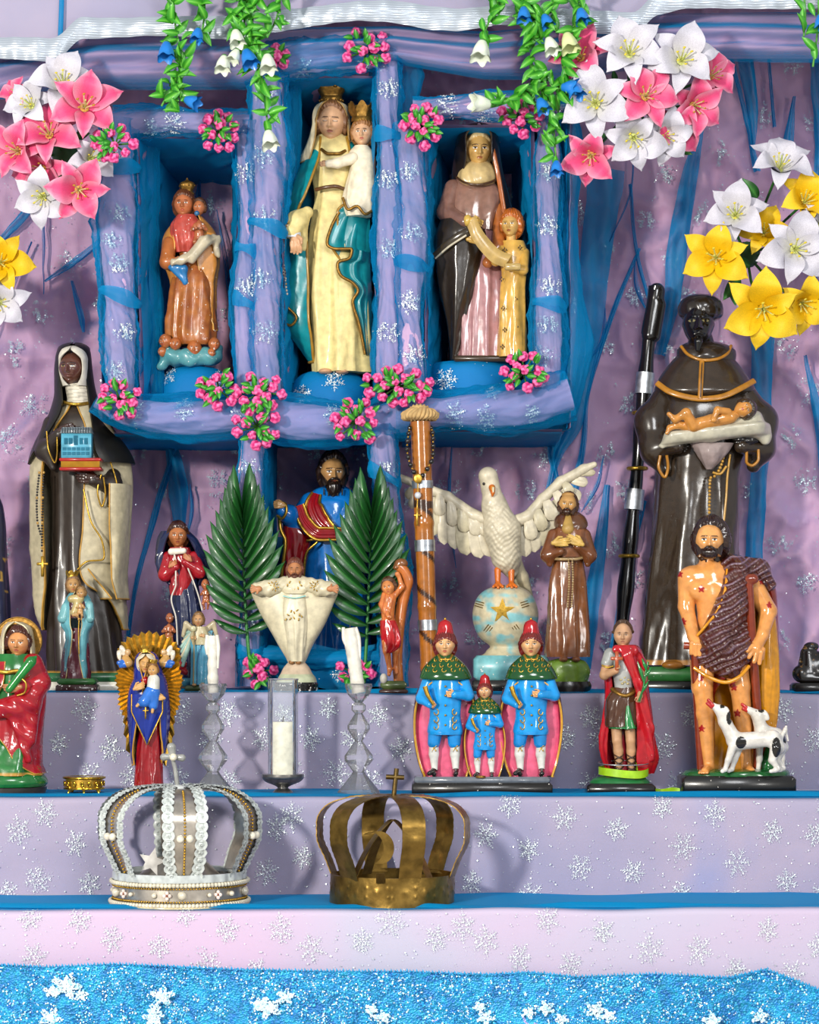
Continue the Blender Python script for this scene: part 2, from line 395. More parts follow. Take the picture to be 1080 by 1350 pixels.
# ---------------------------------------------------------------- implicit bodies: smooth union of round cones and ellipsoids, surface nets
def cone(a, b, ra, rb, col=None, k=None): return ('c', np.array(a, float), np.array(b, float), ra, rb, col, k)
def ell(c, r, col=None, rot=None, k=None, sub=False): return ('e', np.array(c, float), np.array(r, float)*np.ones(3), rot, None, col, k, sub)
def sdf(prims, vox=1.0, k=2.0, col='ffffff', disp=None, paintfn=None):
    lo = []; hi = []
    for p in prims:
        if p[0] == 'c':
            rr = max(p[3], p[4]); lo.append(np.minimum(p[1], p[2])-rr); hi.append(np.maximum(p[1], p[2])+rr)
        elif not p[7]:
            rr = p[2].max() if p[3] is not None else p[2]; lo.append(p[1]-rr); hi.append(p[1]+rr)
    pad = k+3*vox; lo = np.min(lo, 0)-pad; hi = np.max(hi, 0)+pad
    n = np.ceil((hi-lo)/vox).astype(int)+1
    f = np.full(n, 1e3); best = np.full(n, 1e3); idx = np.zeros(n, np.int16)
    ax = [lo[i]+vox*np.arange(n[i]) for i in range(3)]
    for pi, p in enumerate(prims):
        kk = p[6] if p[6] is not None else k
        if p[0] == 'c':
            rr = max(p[3], p[4]); a = np.minimum(p[1], p[2])-rr-pad; b = np.maximum(p[1], p[2])+rr+pad
        else:
            rr = p[2].max() if p[3] is not None else p[2]; a = p[1]-rr-pad; b = p[1]+rr+pad
        i0 = np.clip(np.floor((a-lo)/vox).astype(int), 0, n-1); i1 = np.clip(np.ceil((b-lo)/vox).astype(int)+1, 1, n)
        sl = tuple(slice(i0[i], i1[i]) for i in range(3))
        X, Y, Z = np.meshgrid(*[ax[i][sl[i]] for i in range(3)], indexing='ij', sparse=True)
        if p[0] == 'c':
            A, B = p[1], p[2]; ba = B-A; L2 = ba @ ba+1e-9
            h = np.clip(((X-A[0])*ba[0]+(Y-A[1])*ba[1]+(Z-A[2])*ba[2])/L2, 0, 1)
            d = np.sqrt((X-A[0]-h*ba[0])**2+(Y-A[1]-h*ba[1])**2+(Z-A[2]-h*ba[2])**2)-(p[3]+(p[4]-p[3])*h)
        else:
            x, y, z = X-p[1][0], Y-p[1][1], Z-p[1][2]
            if p[3] is not None:
                Rm = np.array(Euler(p[3]).to_matrix()).T
                x, y, z = (Rm[0, 0]*x+Rm[0, 1]*y+Rm[0, 2]*z, Rm[1, 0]*x+Rm[1, 1]*y+Rm[1, 2]*z, Rm[2, 0]*x+Rm[2, 1]*y+Rm[2, 2]*z)
            r = p[2]
            k0 = np.sqrt((x/r[0])**2+(y/r[1])**2+(z/r[2])**2); k1 = np.sqrt((x/r[0]**2)**2+(y/r[1]**2)**2+(z/r[2]**2)**2)+1e-9
            d = k0*(k0-1)/k1
            if p[7]:
                g = f[sl]; h = np.clip(.5-.5*(g+d)/kk, 0, 1); f[sl] = g*(1-h)+(-d)*h+kk*h*(1-h); continue
        g = f[sl]; h = np.clip(.5+.5*(g-d)/kk, 0, 1)
        f[sl] = g*(1-h)+d*h-kk*h*(1-h)
        bsl = best[sl]; w = d < bsl; ii = idx[sl]; ii[w] = pi; bsl[w] = d[w]
    # surface nets
    ins = f < 0
    c = np.zeros(tuple(n-1), bool); c0 = ins[:-1, :-1, :-1]
    cs = [(i, j, l) for i in (0, 1) for j in (0, 1) for l in (0, 1)]
    def cor(o, A=None):
        A = f if A is None else A
        return A[o[0]:n[0]-1+o[0], o[1]:n[1]-1+o[1], o[2]:n[2]-1+o[2]]
    for o in cs: c |= (cor(o, ins) != c0)
    cells = np.argwhere(c); vid = np.full(tuple(n-1), -1); vid[c] = np.arange(len(cells))
    vals = {o: cor(o)[c] for o in cs}
    acc = np.zeros((len(cells), 3)); cnt = np.zeros(len(cells))
    for o in cs:
        for a_ in range(3):
            if o[a_] == 0:
                o2 = list(o); o2[a_] = 1; o2 = tuple(o2); v0, v1 = vals[o], vals[o2]
                m = (v0 < 0) != (v1 < 0); t = np.where(m, v0/np.where(m, v0-v1, 1), 0)
                pt = np.tile(np.array(o, float), (len(cells), 1)); pt[:, a_] += t
                acc[m] += pt[m]; cnt[m] += 1
    V = lo+vox*(cells+acc/cnt[:, None])
    Q = []
    for a_ in range(3):
        b_, c_ = (a_+1) % 3, (a_+2) % 3
        s0 = [slice(1, n[i]-1) for i in range(3)]; s1 = list(s0)
        s0[a_] = slice(0, n[a_]-1); s1[a_] = slice(1, n[a_])
        m = ins[tuple(s0)] != ins[tuple(s1)]; E = np.argwhere(m)
        E[:, b_] += 1; E[:, c_] += 1
        def at(db, dc):
            e = E.copy(); e[:, b_] -= db; e[:, c_] -= dc; return vid[e[:, 0], e[:, 1], e[:, 2]]
        q = np.stack([at(0, 0), at(1, 0), at(1, 1), at(0, 1)], 1)
        fl = ins[tuple(s0)][m]; q[~fl] = q[~fl][:, ::-1]; Q.append(q)
    cols = np.array([lin(p[5] or col) for p in prims]); C = cols[idx[cells[:, 0], cells[:, 1], cells[:, 2]]]
    if disp is not None: V = disp(V)
    if paintfn is not None: C = paintfn(V, C)
    return M().add(V, np.concatenate(Q)[:, ::-1], C)

# ================================================================ anatomy
SK = 'd9a678'; GOLD = 'b8862e'
def headframe(h, c, yaw=0, roll=0, pitch=0):
    R = np.array(Euler((math.radians(pitch), math.radians(roll), math.radians(yaw)), 'XYZ').to_matrix())
    def T(U):
        Q = U @ R.T
        return np.stack([c[0]+Q[:, 0]*h/2, c[1]-Q[:, 2]*h/2, c[2]+Q[:, 1]*h/2], 1)
    return T
def head(c, h, yaw=0, roll=0, pitch=0, skin=SK, brow='3a2416', lips='b5564a', iris='20140e', white='f2ece0', w=.74, eyes='open', jaw=.36, nose=1.0, blush=.15, res=1.0, beard=None):
    """a head with brow, eye sockets, nose, lips, chin and ears; c = centre in pixels, h = height"""
    nv = int(np.clip(h*2.0, 44, 96)*res); nu = int(np.clip(h*2.4, 56, 120)*res)
    ph = np.linspace(.001, PI-.001, nv)[:, None]; t = np.linspace(-PI, PI, nu, endpoint=False)[None, :]
    th = t-.55*np.sin(t)
    x = np.sin(ph)*np.sin(th); y = -np.sin(ph)*np.cos(th); z = np.cos(ph)+0*th
    fr = np.clip(-y/.45, 0, 1); fr = fr*fr*(3-2*fr)
    lo = np.clip(-z, 0, 1)
    X = x*w*(1-jaw*lo**2.2)*(1+.05*np.exp(-((z-.0)/.3)**2)); Y = y*.92*(1-.12*lo**2)+.03*lo; Z = z.copy()
    Y = np.where(y < 0, Y*.93, Y)
    g = lambda a, b, sx, sz: np.exp(-((X-a)/sx)**2-((Z-b)/sz)**2)
    dsp = np.zeros_like(X)
    nz = np.clip((.16-Z)/.42, 0, 1)*(1/(1+np.exp((-Z-.285)/.02)))
    dsp += nose*(.06+.21*nz)*np.exp(-(X/(.07+.045*nz))**2)*(Z < .25)*(Z > -.42)
    dsp += nose*.05*(g(.11, -.24, .06, .06)+g(-.11, -.24, .06, .06))
    for s in (-1, 1):
        dsp += -.085*g(s*.27, .06, .14, .10)+.05*g(s*.27, .05, .10, .06)+.05*g(s*.24, .21, .17, .06)+.04*g(s*.38, -.2, .14, .14)
    dsp += .055*g(0, -.43, .17, .045)+.06*g(0, -.545, .14, .05)-.04*g(0, -.485, .16, .018)+.08*g(0, -.8, .18, .13)-.03*g(0, -.66, .2, .05)
    Y = Y-dsp*fr
    U = np.stack([X, Y, Z], -1).reshape(-1, 3)
    C = np.tile(np.array(lin(skin)), (len(U), 1)); FR = fr.ravel() > .25; ux, uz = U[:, 0], U[:, 2]
    def put(mask, col, a=1.0):
        mk = mask & FR; C[mk] = C[mk]*(1-a)+np.array(lin(col))*a
    def soft(m, col, a):
        m = (m*fr.ravel()*a)[:, None]; C[:] = C*(1-m)+np.array(lin(col))*m
    gx = lambda a, b, sx, sz: np.exp(-((ux-a)/sx)**2-((uz-b)/sz)**2)
    for s in (-1, 1):
        soft(gx(s*.38, -.25, .16, .14), lips, blush)
        q = ux-s*.27
        put((np.abs(uz-(.235-.9*q*q-.02*s*q*5*.2)) < .032) & (np.abs(q) < .17), brow, .9)
        if eyes == 'open':
            put((q/.135)**2+((uz-.055)/.062)**2 < 1, white)
            put((q/.058)**2+((uz-.058)/.06)**2 < 1, iris)
            put((np.abs(uz-(.112-1.6*q*q)) < .022) & (np.abs(q) < .15), brow, .9)
        else:
            put((np.abs(uz-(.02+1.4*q*q)) < .022) & (np.abs(q) < .14), brow, .85)
            put((np.abs(uz-(.05+.5*q*q)) < .014) & (np.abs(q) < .10), white, .5)
    put((ux/.165)**2+((uz+.485)/.075)**2 < 1, lips, .9); put((np.abs(uz+.487) < .014) & (np.abs(ux) < .14), brow, .5)
    if beard: soft(np.clip((.0-uz-.42)/.12, 0, 1), beard, .9)
    T = headframe(h, c, yaw, roll, pitch)
    m = M().add(T(U), gridf(nv, nu), C)
    for s in (-1, 1):
        e = ball((0, 0, 0), (.07, .15, .11), skin, 10, 8); V = e.v[0]
        V = np.stack([V[:, 0]+s*w*.97, V[:, 2]+.08, -V[:, 1]-.02], 1); m.add(T(V), gridf(8, 10), skin)
    return m
def hair(c, h, yaw=0, roll=0, pitch=0, col='3a2214', line=.72, side=.68, thick=.07, strands=22, amp=.035, low=-.4, w=.74, seed=3, curl=0):
    """a cap of hair with strands, open over the face; low = how far down it reaches behind"""
    nv, nu = 44, 96
    ph = np.linspace(.001, PI-.001, nv)[:, None]; th = np.linspace(-PI, PI, nu, endpoint=False)[None, :]
    x = np.sin(ph)*np.sin(th); y = -np.sin(ph)*np.cos(th); z = np.cos(ph)+0*th
    Z = np.maximum(z, low+.25*(z-low)); k = 1+thick+.04*vnoise(th*3+9, z*3+9, seed)
    k = k+amp*np.sin(strands*th+4*np.sin(z*3+seed)+curl*np.sin(z*14))+.5*amp*np.sin(strands*1.7*th+z*5)
    face = (np.clip(-y/.2, 0, 1) > .3) & (Z < line+.04-.4*np.abs(x)**2) & (np.abs(x*w) < (side+.03)*np.sqrt(np.clip(1-((Z+.1)/1.2)**2, 0, 1))+.02)
    k = np.where(face, .80, k)
    U = np.stack([x*w*k*(1+.06*(Z < .2)), y*.95*k+.03, Z*k], -1).reshape(-1, 3)
    return M().add(headframe(h, c, yaw, roll, pitch)(U), gridf(nv, nu), col)
def beard(c, h, yaw=0, roll=0, pitch=0, col='2c1a10', length=.45, w=.46, mous=True, seed=5):
    T = headframe(h, c, yaw, roll, pitch); nv, nu = 26, 48
    ph = np.linspace(.001, PI-.001, nv)[:, None]; th = np.linspace(0, 2*PI, nu, endpoint=False)[None, :]
    k = 1+.07*np.sin(14*th+5*np.cos(ph*2)+seed)+.05*np.sin(23*th+3*np.cos(ph))
    x = np.sin(ph)*np.sin(th)*w*k*(1+.1*np.cos(ph)); y = -np.sin(ph)*np.cos(th)*.42*k; z = np.cos(ph)*(.28+length*.5)+0*th
    lip = (np.abs(x) < .22) & (y < 0) & (z > .12+length*.2); y = np.where(lip, y*.75, y)
    U = np.stack([x, y-.46, z-.56-length*.42], -1).reshape(-1, 3)
    m = M().add(T(U), gridf(nv, nu), col)
    for s in (-1, 1):      # sides running up to the ears, moustache halves
        m.merge(_tt(T, [(s*.42, -.55, -.75), (s*.56, -.42, -.4), (s*.66, -.15, -.05)], [.20, .16, .10], col))
        if mous: m.merge(_tt(T, [(s*.02, -.98, -.34), (s*.16, -.93, -.38), (s*.34, -.78, -.50)], [.055, .07, .04], col))
    return m
def _tt(T, pts, r, col):
    g = tube(np.array(pts, float), r, col, n=10, sub=8); v = M()
    for a, cc in zip(g.v, g.c): v.v.append(T(a)); v.c.append(cc); v.n += len(a)
    v.q, v.t = g.q, g.t; return v
def hand(w, dr, th, size, col=SK, curl=.35, spread=.10, gap=0, vox=None, thumb=.9, mirror=False):
    """five fingers on a palm. w = wrist, dr = towards the fingertips, th = towards the thumb side, size = whole length"""
    w = np.array(w, float); X = np.array(dr, float); X /= np.linalg.norm(X)
    T = np.array(th, float); T -= X*(T @ X); T /= np.linalg.norm(T); N = np.cross(X, T)
    if mirror: N = -N
    q = lambda a, b, c: w+size*(a*X+b*T+c*N)
    P = [cone(q(0, 0, 0), q(.18, 0, 0), .115*size, .13*size), cone(q(.15, .10, 0), q(.42, .15, 0), .10*size, .085*size),
         cone(q(.15, -.08, 0), q(.40, -.14, 0), .10*size, .08*size), cone(q(.2, 0, 0), q(.42, 0, -.01), .11*size, .085*size)]
    kf = .03*size
    for i, (b, L) in enumerate(((.17, .40), (.06, .46), (-.055, .42), (-.16, .33))):
        ang = curl*(1+.12*i); a1 = ang*.6; sp = (b)*spread*6
        p0 = q(.44, b, 0); d1 = math.cos(a1)*X+math.sin(a1)*N+sp*.25*T; p1 = p0+d1*size*L*.5
        a2 = a1+ang*1.3; d2 = math.cos(a2)*X+math.sin(a2)*N+sp*.2*T; p2 = p1+d2*size*L*.3
        a3 = a2+ang*.8; p3 = p2+(math.cos(a3)*X+math.sin(a3)*N)*size*L*.25
        r = .053*size
        P += [cone(p0, p1, r*1.05, r, k=kf), cone(p1, p2, r, r*.92, k=kf), cone(p2, p3, r*.92, r*.78, k=kf)]
    t0 = q(.10, .10, .02); t1 = q(.30, .10+.20*thumb, .08+curl*.1); t2 = q(.48, .10+.20*thumb, .12+curl*.22)
    P += [cone(t0, t1, .085*size, .062*size, k=kf*1.5), cone(t1, t2, .062*size, .048*size, k=kf)]
    return sdf(P, vox or max(size/34, .3), kf, col)
def small_crown(cx, yb, yt, w, d, col='b8862e', pts=6, cross=True):
    """closed royal crown of a statue: band, bulging basket, points and a top knob"""
    h = yb-yt; g = M()
    rows = [(yb, cx-w*.36, cx+w*.36, d, w*.34), (yb-h*.18, cx-w*.38, cx+w*.38, d, w*.36), (yb-h*.24, cx-w*.34, cx+w*.34, d, w*.32),
            (yb-h*.5, cx-w*.47, cx+w*.47, d, w*.44), (yb-h*.72, cx-w*.42, cx+w*.42, d, w*.38), (yb-h*.85, cx-w*.12, cx+w*.12, d, w*.12), (yt, cx-w*.05, cx+w*.05, d, w*.05)]
    g.merge(loft(rows, col, nf=pts, amp=.08, seed=2, n=48, step=max(.8, h/24), env=lambda t: np.clip(t*3, 0, 1)))
    for i in range(pts):
        a = 2*PI*i/pts+.3; g.merge(ball((cx+w*.46*math.sin(a), yb-h*.55, d-w*.43*math.cos(a)), w*.07, col, 8, 6))
    g.merge(beads([(cx+w*.38*math.sin(a), yb-h*.1, d-w*.36*math.cos(a)) for a in np.linspace(0, 2*PI, 14)[:-1]], w*.045, col))
    return g
def open_crown(cx, yb, yt, w, d, col='b8862e', pts=7):
    h = yb-yt; n = pts*8; th = np.linspace(0, 2*PI, n, endpoint=False)
    top = .55+.45*np.abs(np.cos(th*pts/2))
    rows = []
    for k, (f, rr) in enumerate(((0, .40), (.2, .40), (.25, .37), (.6, .44), (1, .52))):
        y = yb-h*(f*np.where(f > .5, top, 1)); rows.append(np.stack([cx+w*rr*np.sin(th), y+0*th, d-w*rr*.9*np.cos(th)], 1))
    A = np.array(rows); B = A.copy(); B[..., 0] = cx+(B[..., 0]-cx)*.9; B[..., 2] = d+(B[..., 2]-d)*.9
    g = M().add(A.reshape(-1, 3), gridf(5, n), col).add(B.reshape(-1, 3), gridf(5, n), col)
    g.add(np.stack([A[-1], B[-1]]).reshape(-1, 3), gridf(2, n), col)
    return g
def base_slab(f, x0, x1, yt, yb, d0, d1, side='1c1a18', top='2f6b32', split=.45, bev=2, chips=.06):
    """plinth of a statue: painted top, darker side"""
    ym = yt+(yb-yt)*split
    if split > 0: f.part('base_top', box(x0+1.5, x1-1.5, yt, ym+.5, d0+1.5, d1-1.5, top, bev), paint(.35, .3, .02))
    return f.part('base', box(x0, x1, ym, yb, d0, d1, side, min(bev, 2)), paint(.3, .4, chips))
def baby(c, s, skin, swad=None, seat=True, ang=0, d=0, arms='hold', vox=None):
    """little child torso with arms and legs, s = torso length in pixels, upright at c"""
    x, y, z = c
    P = [cone((x, y-s*.32, z), (x, y+s*.1, z), s*.21, s*.24), cone((x, y+s*.1, z), (x, y+s*.3, z-s*.05), s*.24, s*.2),
         cone((x, y-s*.5, z), (x, y-s*.3, z), s*.1, s*.14)]
    for q in (-1, 1):
        P += [cone((x+q*s*.2, y-s*.35, z), (x+q*s*.36, y-s*.1, z-s*.12), s*.095, s*.08),
              cone((x+q*s*.36, y-s*.1, z-s*.12), (x+q*s*.16, y-s*.12, z-s*.36), s*.08, s*.06), ell((x+q*s*.12, y-s*.13, z-s*.42), s*.075)]
        P += [cone((x+q*s*.12, y+s*.28, z-s*.05), (x+q*s*.2, y+s*.55, z-s*.3), s*.135, s*.1),
              cone((x+q*s*.2, y+s*.55, z-s*.3), (x+q*s*.12, y+s*.9, z-s*.1), s*.1, s*.065), ell((x+q*s*.13, y+s*.96, z-s*.18), (s*.07, s*.05, s*.13))]
    g = sdf(P, vox or s/30, s*.08, skin)
    return g
def rosary(pts, sp, r, col='241a14', gold=6, gcol='a8823c'):
    P = path(pts, sp); g = M()
    for i, p in enumerate(P): g.merge(ball(p, r*(1.15 if i % gold == 0 else 1), gcol if i % gold == 0 else col, 8, 6))
    return g
def cross(c, w, h, t, col, dt=None, flare=0):
    x, y, z = c; dt = dt or t
    g = box(x-t/2, x+t/2, y-h*.38, y+h*.62, z-dt/2, z+dt/2, col, t*.2)
    g.merge(box(x-w/2, x+w/2, y-t/2, y+t/2, z-dt/2*.9, z+dt/2*.9, col, t*.2)); return g
def star(c, r, dep, col, r2=.42, pts=5, rot=0):
    g = M(); V = []
    for i in range(pts*2):
        a = rot+PI*i/pts; q = r if i % 2 == 0 else r*r2; V.append((c[0]+q*math.sin(a), c[1]-q*math.cos(a), c[2]))
    n = pts*2; V.append((c[0], c[1], c[2]-dep)); V.append((c[0], c[1], c[2]+dep*.5)); a = np.arange(n)
    g.add(V, np.stack([a, (a+1) % n, np.full(n, n)], 1), col); g.faces(np.stack([a, (a+1) % n, np.full(n, n+1)], 1)); return g

# ================================================================ the setting: draped wall, steps, lace, niches
YW = 730.0                                   # the draped wall
LIL1, LIL2, LIL3 = 'b88aa4', 'd8a8c2', 'b89ccc'
BLUE = '0896d2'
m_lil = cloth('mauve_lining', LIL1, LIL2, 2.2, c3=LIL3)
m_step = cloth('lavender_lining', '9a93ac', 'b4a3b4', 2.6, c3='9c9abb')
m_front = cloth('pale_pink_lining', 'c2b9c8', 'd2b2c8', 1.6)
m_wrap = cloth('pillar_lining', 'a28db0', 'c9a3c6', 4)
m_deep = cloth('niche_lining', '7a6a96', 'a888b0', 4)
m_org = organza('blue_organza', BLUE, .12, 1.6)
m_orgw = organza('blue_organza_wrap', BLUE, .26, 1.7)
m_org2 = organza('blue_organza_gathered', BLUE, .38, 1.5)
m_org3 = organza('blue_organza_folded', '0a98d2', .66, 1.3)
m_org4 = organza('blue_organza_thin', BLUE, .07, 1.7)
m_gl = metal('silver_glitter', 'e2eeee', .25, .3, 0, 10, .05)

def struct(o, kind='structure'): o['kind'] = kind; return o
def world_obj(name, V, q, t, mat, parent=None, smooth=True, c=None):
    me = raw_mesh(name, np.asarray(V, float), q, t, c, smooth); o = bpy.data.objects.new(name, me); COL.objects.link(o)
    me.materials.append(mat); o.parent = parent; return o
rsG = np.random.RandomState(5)
def flake_pts(R, dens=1.0, rs=rsG):
    """points of one printed snowflake of radius R (unit plane), six feathered arms"""
    P = []
    for k in range(6):
        a = k*PI/3; ca, sa = math.cos(a), math.sin(a)
        arm = [(r, 0) for r in np.linspace(.06, 1, 15)]
        for r0, L in ((.42, .30), (.66, .27), (.25, .16)):
            for s in (-1, 1):
                arm += [(r0+L*q*.55, s*L*q*.85) for q in np.linspace(.2, 1, 6)]
        P += [(x*ca-y*sa, x*sa+y*ca) for x, y in arm+[(r+.02, .05) for r, _ in arm[3::2]]]
    P = np.array(P)*R; P += rs.normal(0, .02*R, P.shape)
    keep = rs.rand(len(P)) < .8*dens
    return P[keep]
def glitter(points, normals, size, rs=rsG):
    """tiny reflective quads lying on the cloth with random tilt (world coordinates)"""
    n = len(points); P = np.array(points); N = np.array(normals)+rs.normal(0, .3, (n, 3)); N /= np.linalg.norm(N, axis=1)[:, None]
    A = np.cross(N, rs.normal(0, 1, (n, 3))); A /= np.linalg.norm(A, axis=1)[:, None]; B = np.cross(N, A)
    s = (size*(.55+.9*rs.rand(n)))[:, None]
    V = np.stack([P+A*s, P+B*s, P-A*s, P-B*s], 1).reshape(-1, 3)
    return V, np.arange(n*4).reshape(-1, 4)
def flakes_on(bvh, centres, R, Y0, parent, name='glitter_snowflakes', size=.9, dots=0, region=None, rs=rsG, dens=1.0, lift=.0018):
    """snowflake prints and stray dots laid onto a cloth by dropping them straight back onto its surface"""
    P = []; 
    for cx, cy in centres:
        a = rs.rand()*PI; r = R*(.85+.3*rs.rand()); q = flake_pts(r, dens, rs); sx = .75+.25*rs.rand()
        P.append(np.stack([cx+(q[:, 0]*math.cos(a)-q[:, 1]*math.sin(a))*sx, cy+q[:, 0]*math.sin(a)+q[:, 1]*math.cos(a)], 1))
    if dots: P.append(np.stack([rs.uniform(region[0], region[1], dots), rs.uniform(region[2], region[3], dots)], 1))
    P = np.concatenate(P); k = (D+Y0)/D*S
    X = (P[:, 0]-540)*k; Z = H-(P[:, 1]-EYE)*k; pts = []; nr = []
    for x, z in zip(X, Z):
        h = bvh.ray_cast(Vector((x, -2.0, z)), Vector((0, 1, 0)))
        if h[0] is None: continue
        n = h[1] if h[1].y < 0 else -h[1]
        pts.append(h[0]+n*lift); nr.append(n)
    if not pts: return None
    V, q = glitter(pts, nr, size*S*(D+Y0)/D, rs)
    o = world_obj(name, V, [q], [], m_gl, None, False); o.parent = parent
    if parent is not None: o.matrix_parent_inverse = Matrix.Translation(parent.location).inverted()
    o['kind'] = 'stuff'; return o
def lattice(x0, x1, y0, y1, sx, sy, jit=.22, rs=rsG):
    out = []; j = 0; y = y0+sy/2
    while y < y1:
        x = x0+(sx/2 if j % 2 else 0)
        while x < x1: out.append((x+rs.uniform(-jit, jit)*sx, y+rs.uniform(-jit, jit)*sy)); x += sx
        y += sy; j += 1
    return out
def bvh_of(*objs):
    V = []; Fc = []; n = 0
    for o in objs:
        mw = Matrix.Translation(o.parent.location) @ o.matrix_basis if o.parent else o.matrix_basis
        V += [mw @ v.co for v in o.data.vertices]; Fc += [[i+n for i in p.vertices] for p in o.data.polygons]; n = len(V)
    return BVHTree.FromPolygons(V, Fc)

# ---- wall_back: puckered mauve lining with a sheer blue layer gathered over it
def sheet(Y, x0, x1, y0, y1, st, fn, name, mat, parent=None):
    nx = int((x1-x0)/st)+1; ny = int((y1-y0)/st)+1
    gx, gy = np.meshgrid(np.linspace(x0, x1, nx), np.linspace(y0, y1, ny)); dy = fn(gx, gy); k = (D+Y)/D*S
    V = np.stack([(gx-540)*k, (Y+dy)*S, H-(gy-EYE)*k], -1).reshape(-1, 3)
    return world_obj(name, V, [gridf(ny, nx, False)], [], mat, parent)
def wr_lin(x, y):
    u = x/74+.6*vnoise(x/170, y/170, 31)+y/300; v = y/92+.7*vnoise(x/140, y/160, 33)
    return 30-34*ridged(u, v, 3, 3)-24*ridged(x/70+y/150, y/130-x/170, 8, 2)**1.5-9*fbm(x/40, y/40, 12, 2)-20*ridged(x/34+.6*vnoise(x/80, y/80, 2), y/62-x/90, 21, 2)**2
def wr_org(x, y):
    w = x+22*vnoise(x/140, y/150, 51)+.10*y
    pl = np.maximum(0, 1-np.abs(((w/74+.9*vnoise(w/200, y/400, 52)) % 1)-.5)/.07)
    return wr_lin(x, y)-9-9*ridged(x/130, y/210, 57, 2)-12*pl*vnoise(x/90, y/120, 59)
wall = struct(sheet(YW, -500, 1580, -260, 980, 4.5, wr_lin, 'wall_back', m_lil))
ov = sheet(YW-6, -500, 1580, -260, 980, 6, wr_org, 'organza_overlay', m_org, wall)
# darker blue bands where the organza doubles over
def strip(Y, pts, name='organza_fold', mat=None, parent=None, bulge=7, off=16, sc=1.0):
    """a doubled fold of organza: (x, y, width) down its length; arched across"""
    P = np.array(pts, float); m = max(6, int(abs(P[-1, 1]-P[0, 1])/6)+int(abs(P[-1, 0]-P[0, 0])/8)); I = interp(np.column_stack([np.concatenate([[0], np.cumsum(np.hypot(np.diff(P[:, 0]), np.diff(P[:, 1])))]), P]), np.linspace(0, 1, m))[:, 1:]
    T = np.gradient(I[:, :2], axis=0); T /= np.linalg.norm(T, axis=1)[:, None]; Nn = np.stack([-T[:, 1], T[:, 0]], 1)
    s = np.linspace(-1, 1, 13)[None, :]; wv = (I[:, 2]*sc*(1+.25*(vnoise(I[:, 1]/25, I[:, 0]/25, 5)-.5)))[:, None]/2
    x = I[:, 0][:, None]+Nn[:, 0][:, None]*s*wv; y = I[:, 1][:, None]+Nn[:, 1][:, None]*s*wv
    dz = -off-bulge*(1-s**2)-2.5*np.sin(s*5+I[:, 1][:, None]/30)+wr_lin(x, y)*.6
    k = (D+Y)/D*S; V = np.stack([(x-540)*k, (Y+dz)*S, H-(y-EYE)*k], -1).reshape(-1, 3)
    return world_obj(name, V, [gridf(m, 13, False)], [], mat or m_org3, parent)
_r = random.Random(4); thin = []
for _ in range(15):
    x_, y_ = _r.choice([_r.uniform(760, 1080), _r.uniform(-20, 130), _r.uniform(170, 320), _r.uniform(560, 800)]), _r.uniform(180, 640); L_ = _r.uniform(60, 190); k_ = _r.uniform(-.45, .25)
    thin.append([(x_, y_, 1), (x_+k_*L_*.4+_r.uniform(-8, 8), y_+L_*.5, _r.uniform(3, 8)), (x_+k_*L_, y_+L_, 1)])
for pts in (*thin, [(800, 225, 46), (786, 330, 42), (776, 430, 34), (757, 560, 20), (735, 600, 12), (722, 650, 8)],
            [(842, 330, 4), (805, 420, 7), (775, 520, 5), (768, 590, 8), (745, 700, 14)],
            [(925, 165, 6), (908, 235, 22), (893, 320, 27), (884, 400, 22), (868, 470, 14)],
            [(978, 60, 22), (990, 140, 16), (992, 200, 4)], [(958, 60, 6), (985, 170, 6), (996, 230, 10)], [(1012, 70, 5), (1020, 170, 4)],
            [(1072, 60, 18), (1078, 190, 12), (1066, 290, 5)], [(1046, 130, 4), (1035, 210, 16), (1030, 230, 5)],
            [(1004, 440, 30), (1002, 560, 24), (992, 760, 22), (988, 900, 26)],
            [(800, 640, 8), (785, 760, 20), (765, 880, 30)], [(845, 660, 14), (820, 780, 8), (800, 880, 5)],
            [(238, 575, 10), (205, 680, 8), (180, 780, 6), (165, 880, 5)], [(222, 570, 8), (236, 640, 26), (238, 720, 10), (232, 800, 5)],
            [(150, 305, 4), (95, 350, 9), (60, 372, 3)], [(-10, 330, 6), (30, 290, 12), (60, 245, 5)], [(96, 372, 4), (108, 420, 9), (112, 440, 3)],
            [(735, 560, 22), (728, 600, 12), (735, 640, 6)], [(830, 245, 6), (838, 330, 5), (855, 400, 4)], [(905, 60, 4), (890, 110, 5), (880, 170, 3)],
            [(600, 585, 3), (650, 570, 5), (700, 575, 3)], [(1060, 470, 5), (1078, 560, 12), (1082, 640, 6)]):
    strip(YW, pts, parent=wall, mat=m_org2 if pts in thin else None)
bw = bvh_of(wall)
flakes_on(bw, lattice(-60, 1140, 60, 910, 78, 62), 17, YW, wall, dots=3000, region=(-60, 1140, 0, 910), lift=.016, size=.66)
flakes_on(bw, [], 1, YW, wall, name='glitter_dots', dots=1500, region=(-60, 1140, 0, 910), lift=.016, size=1.0)

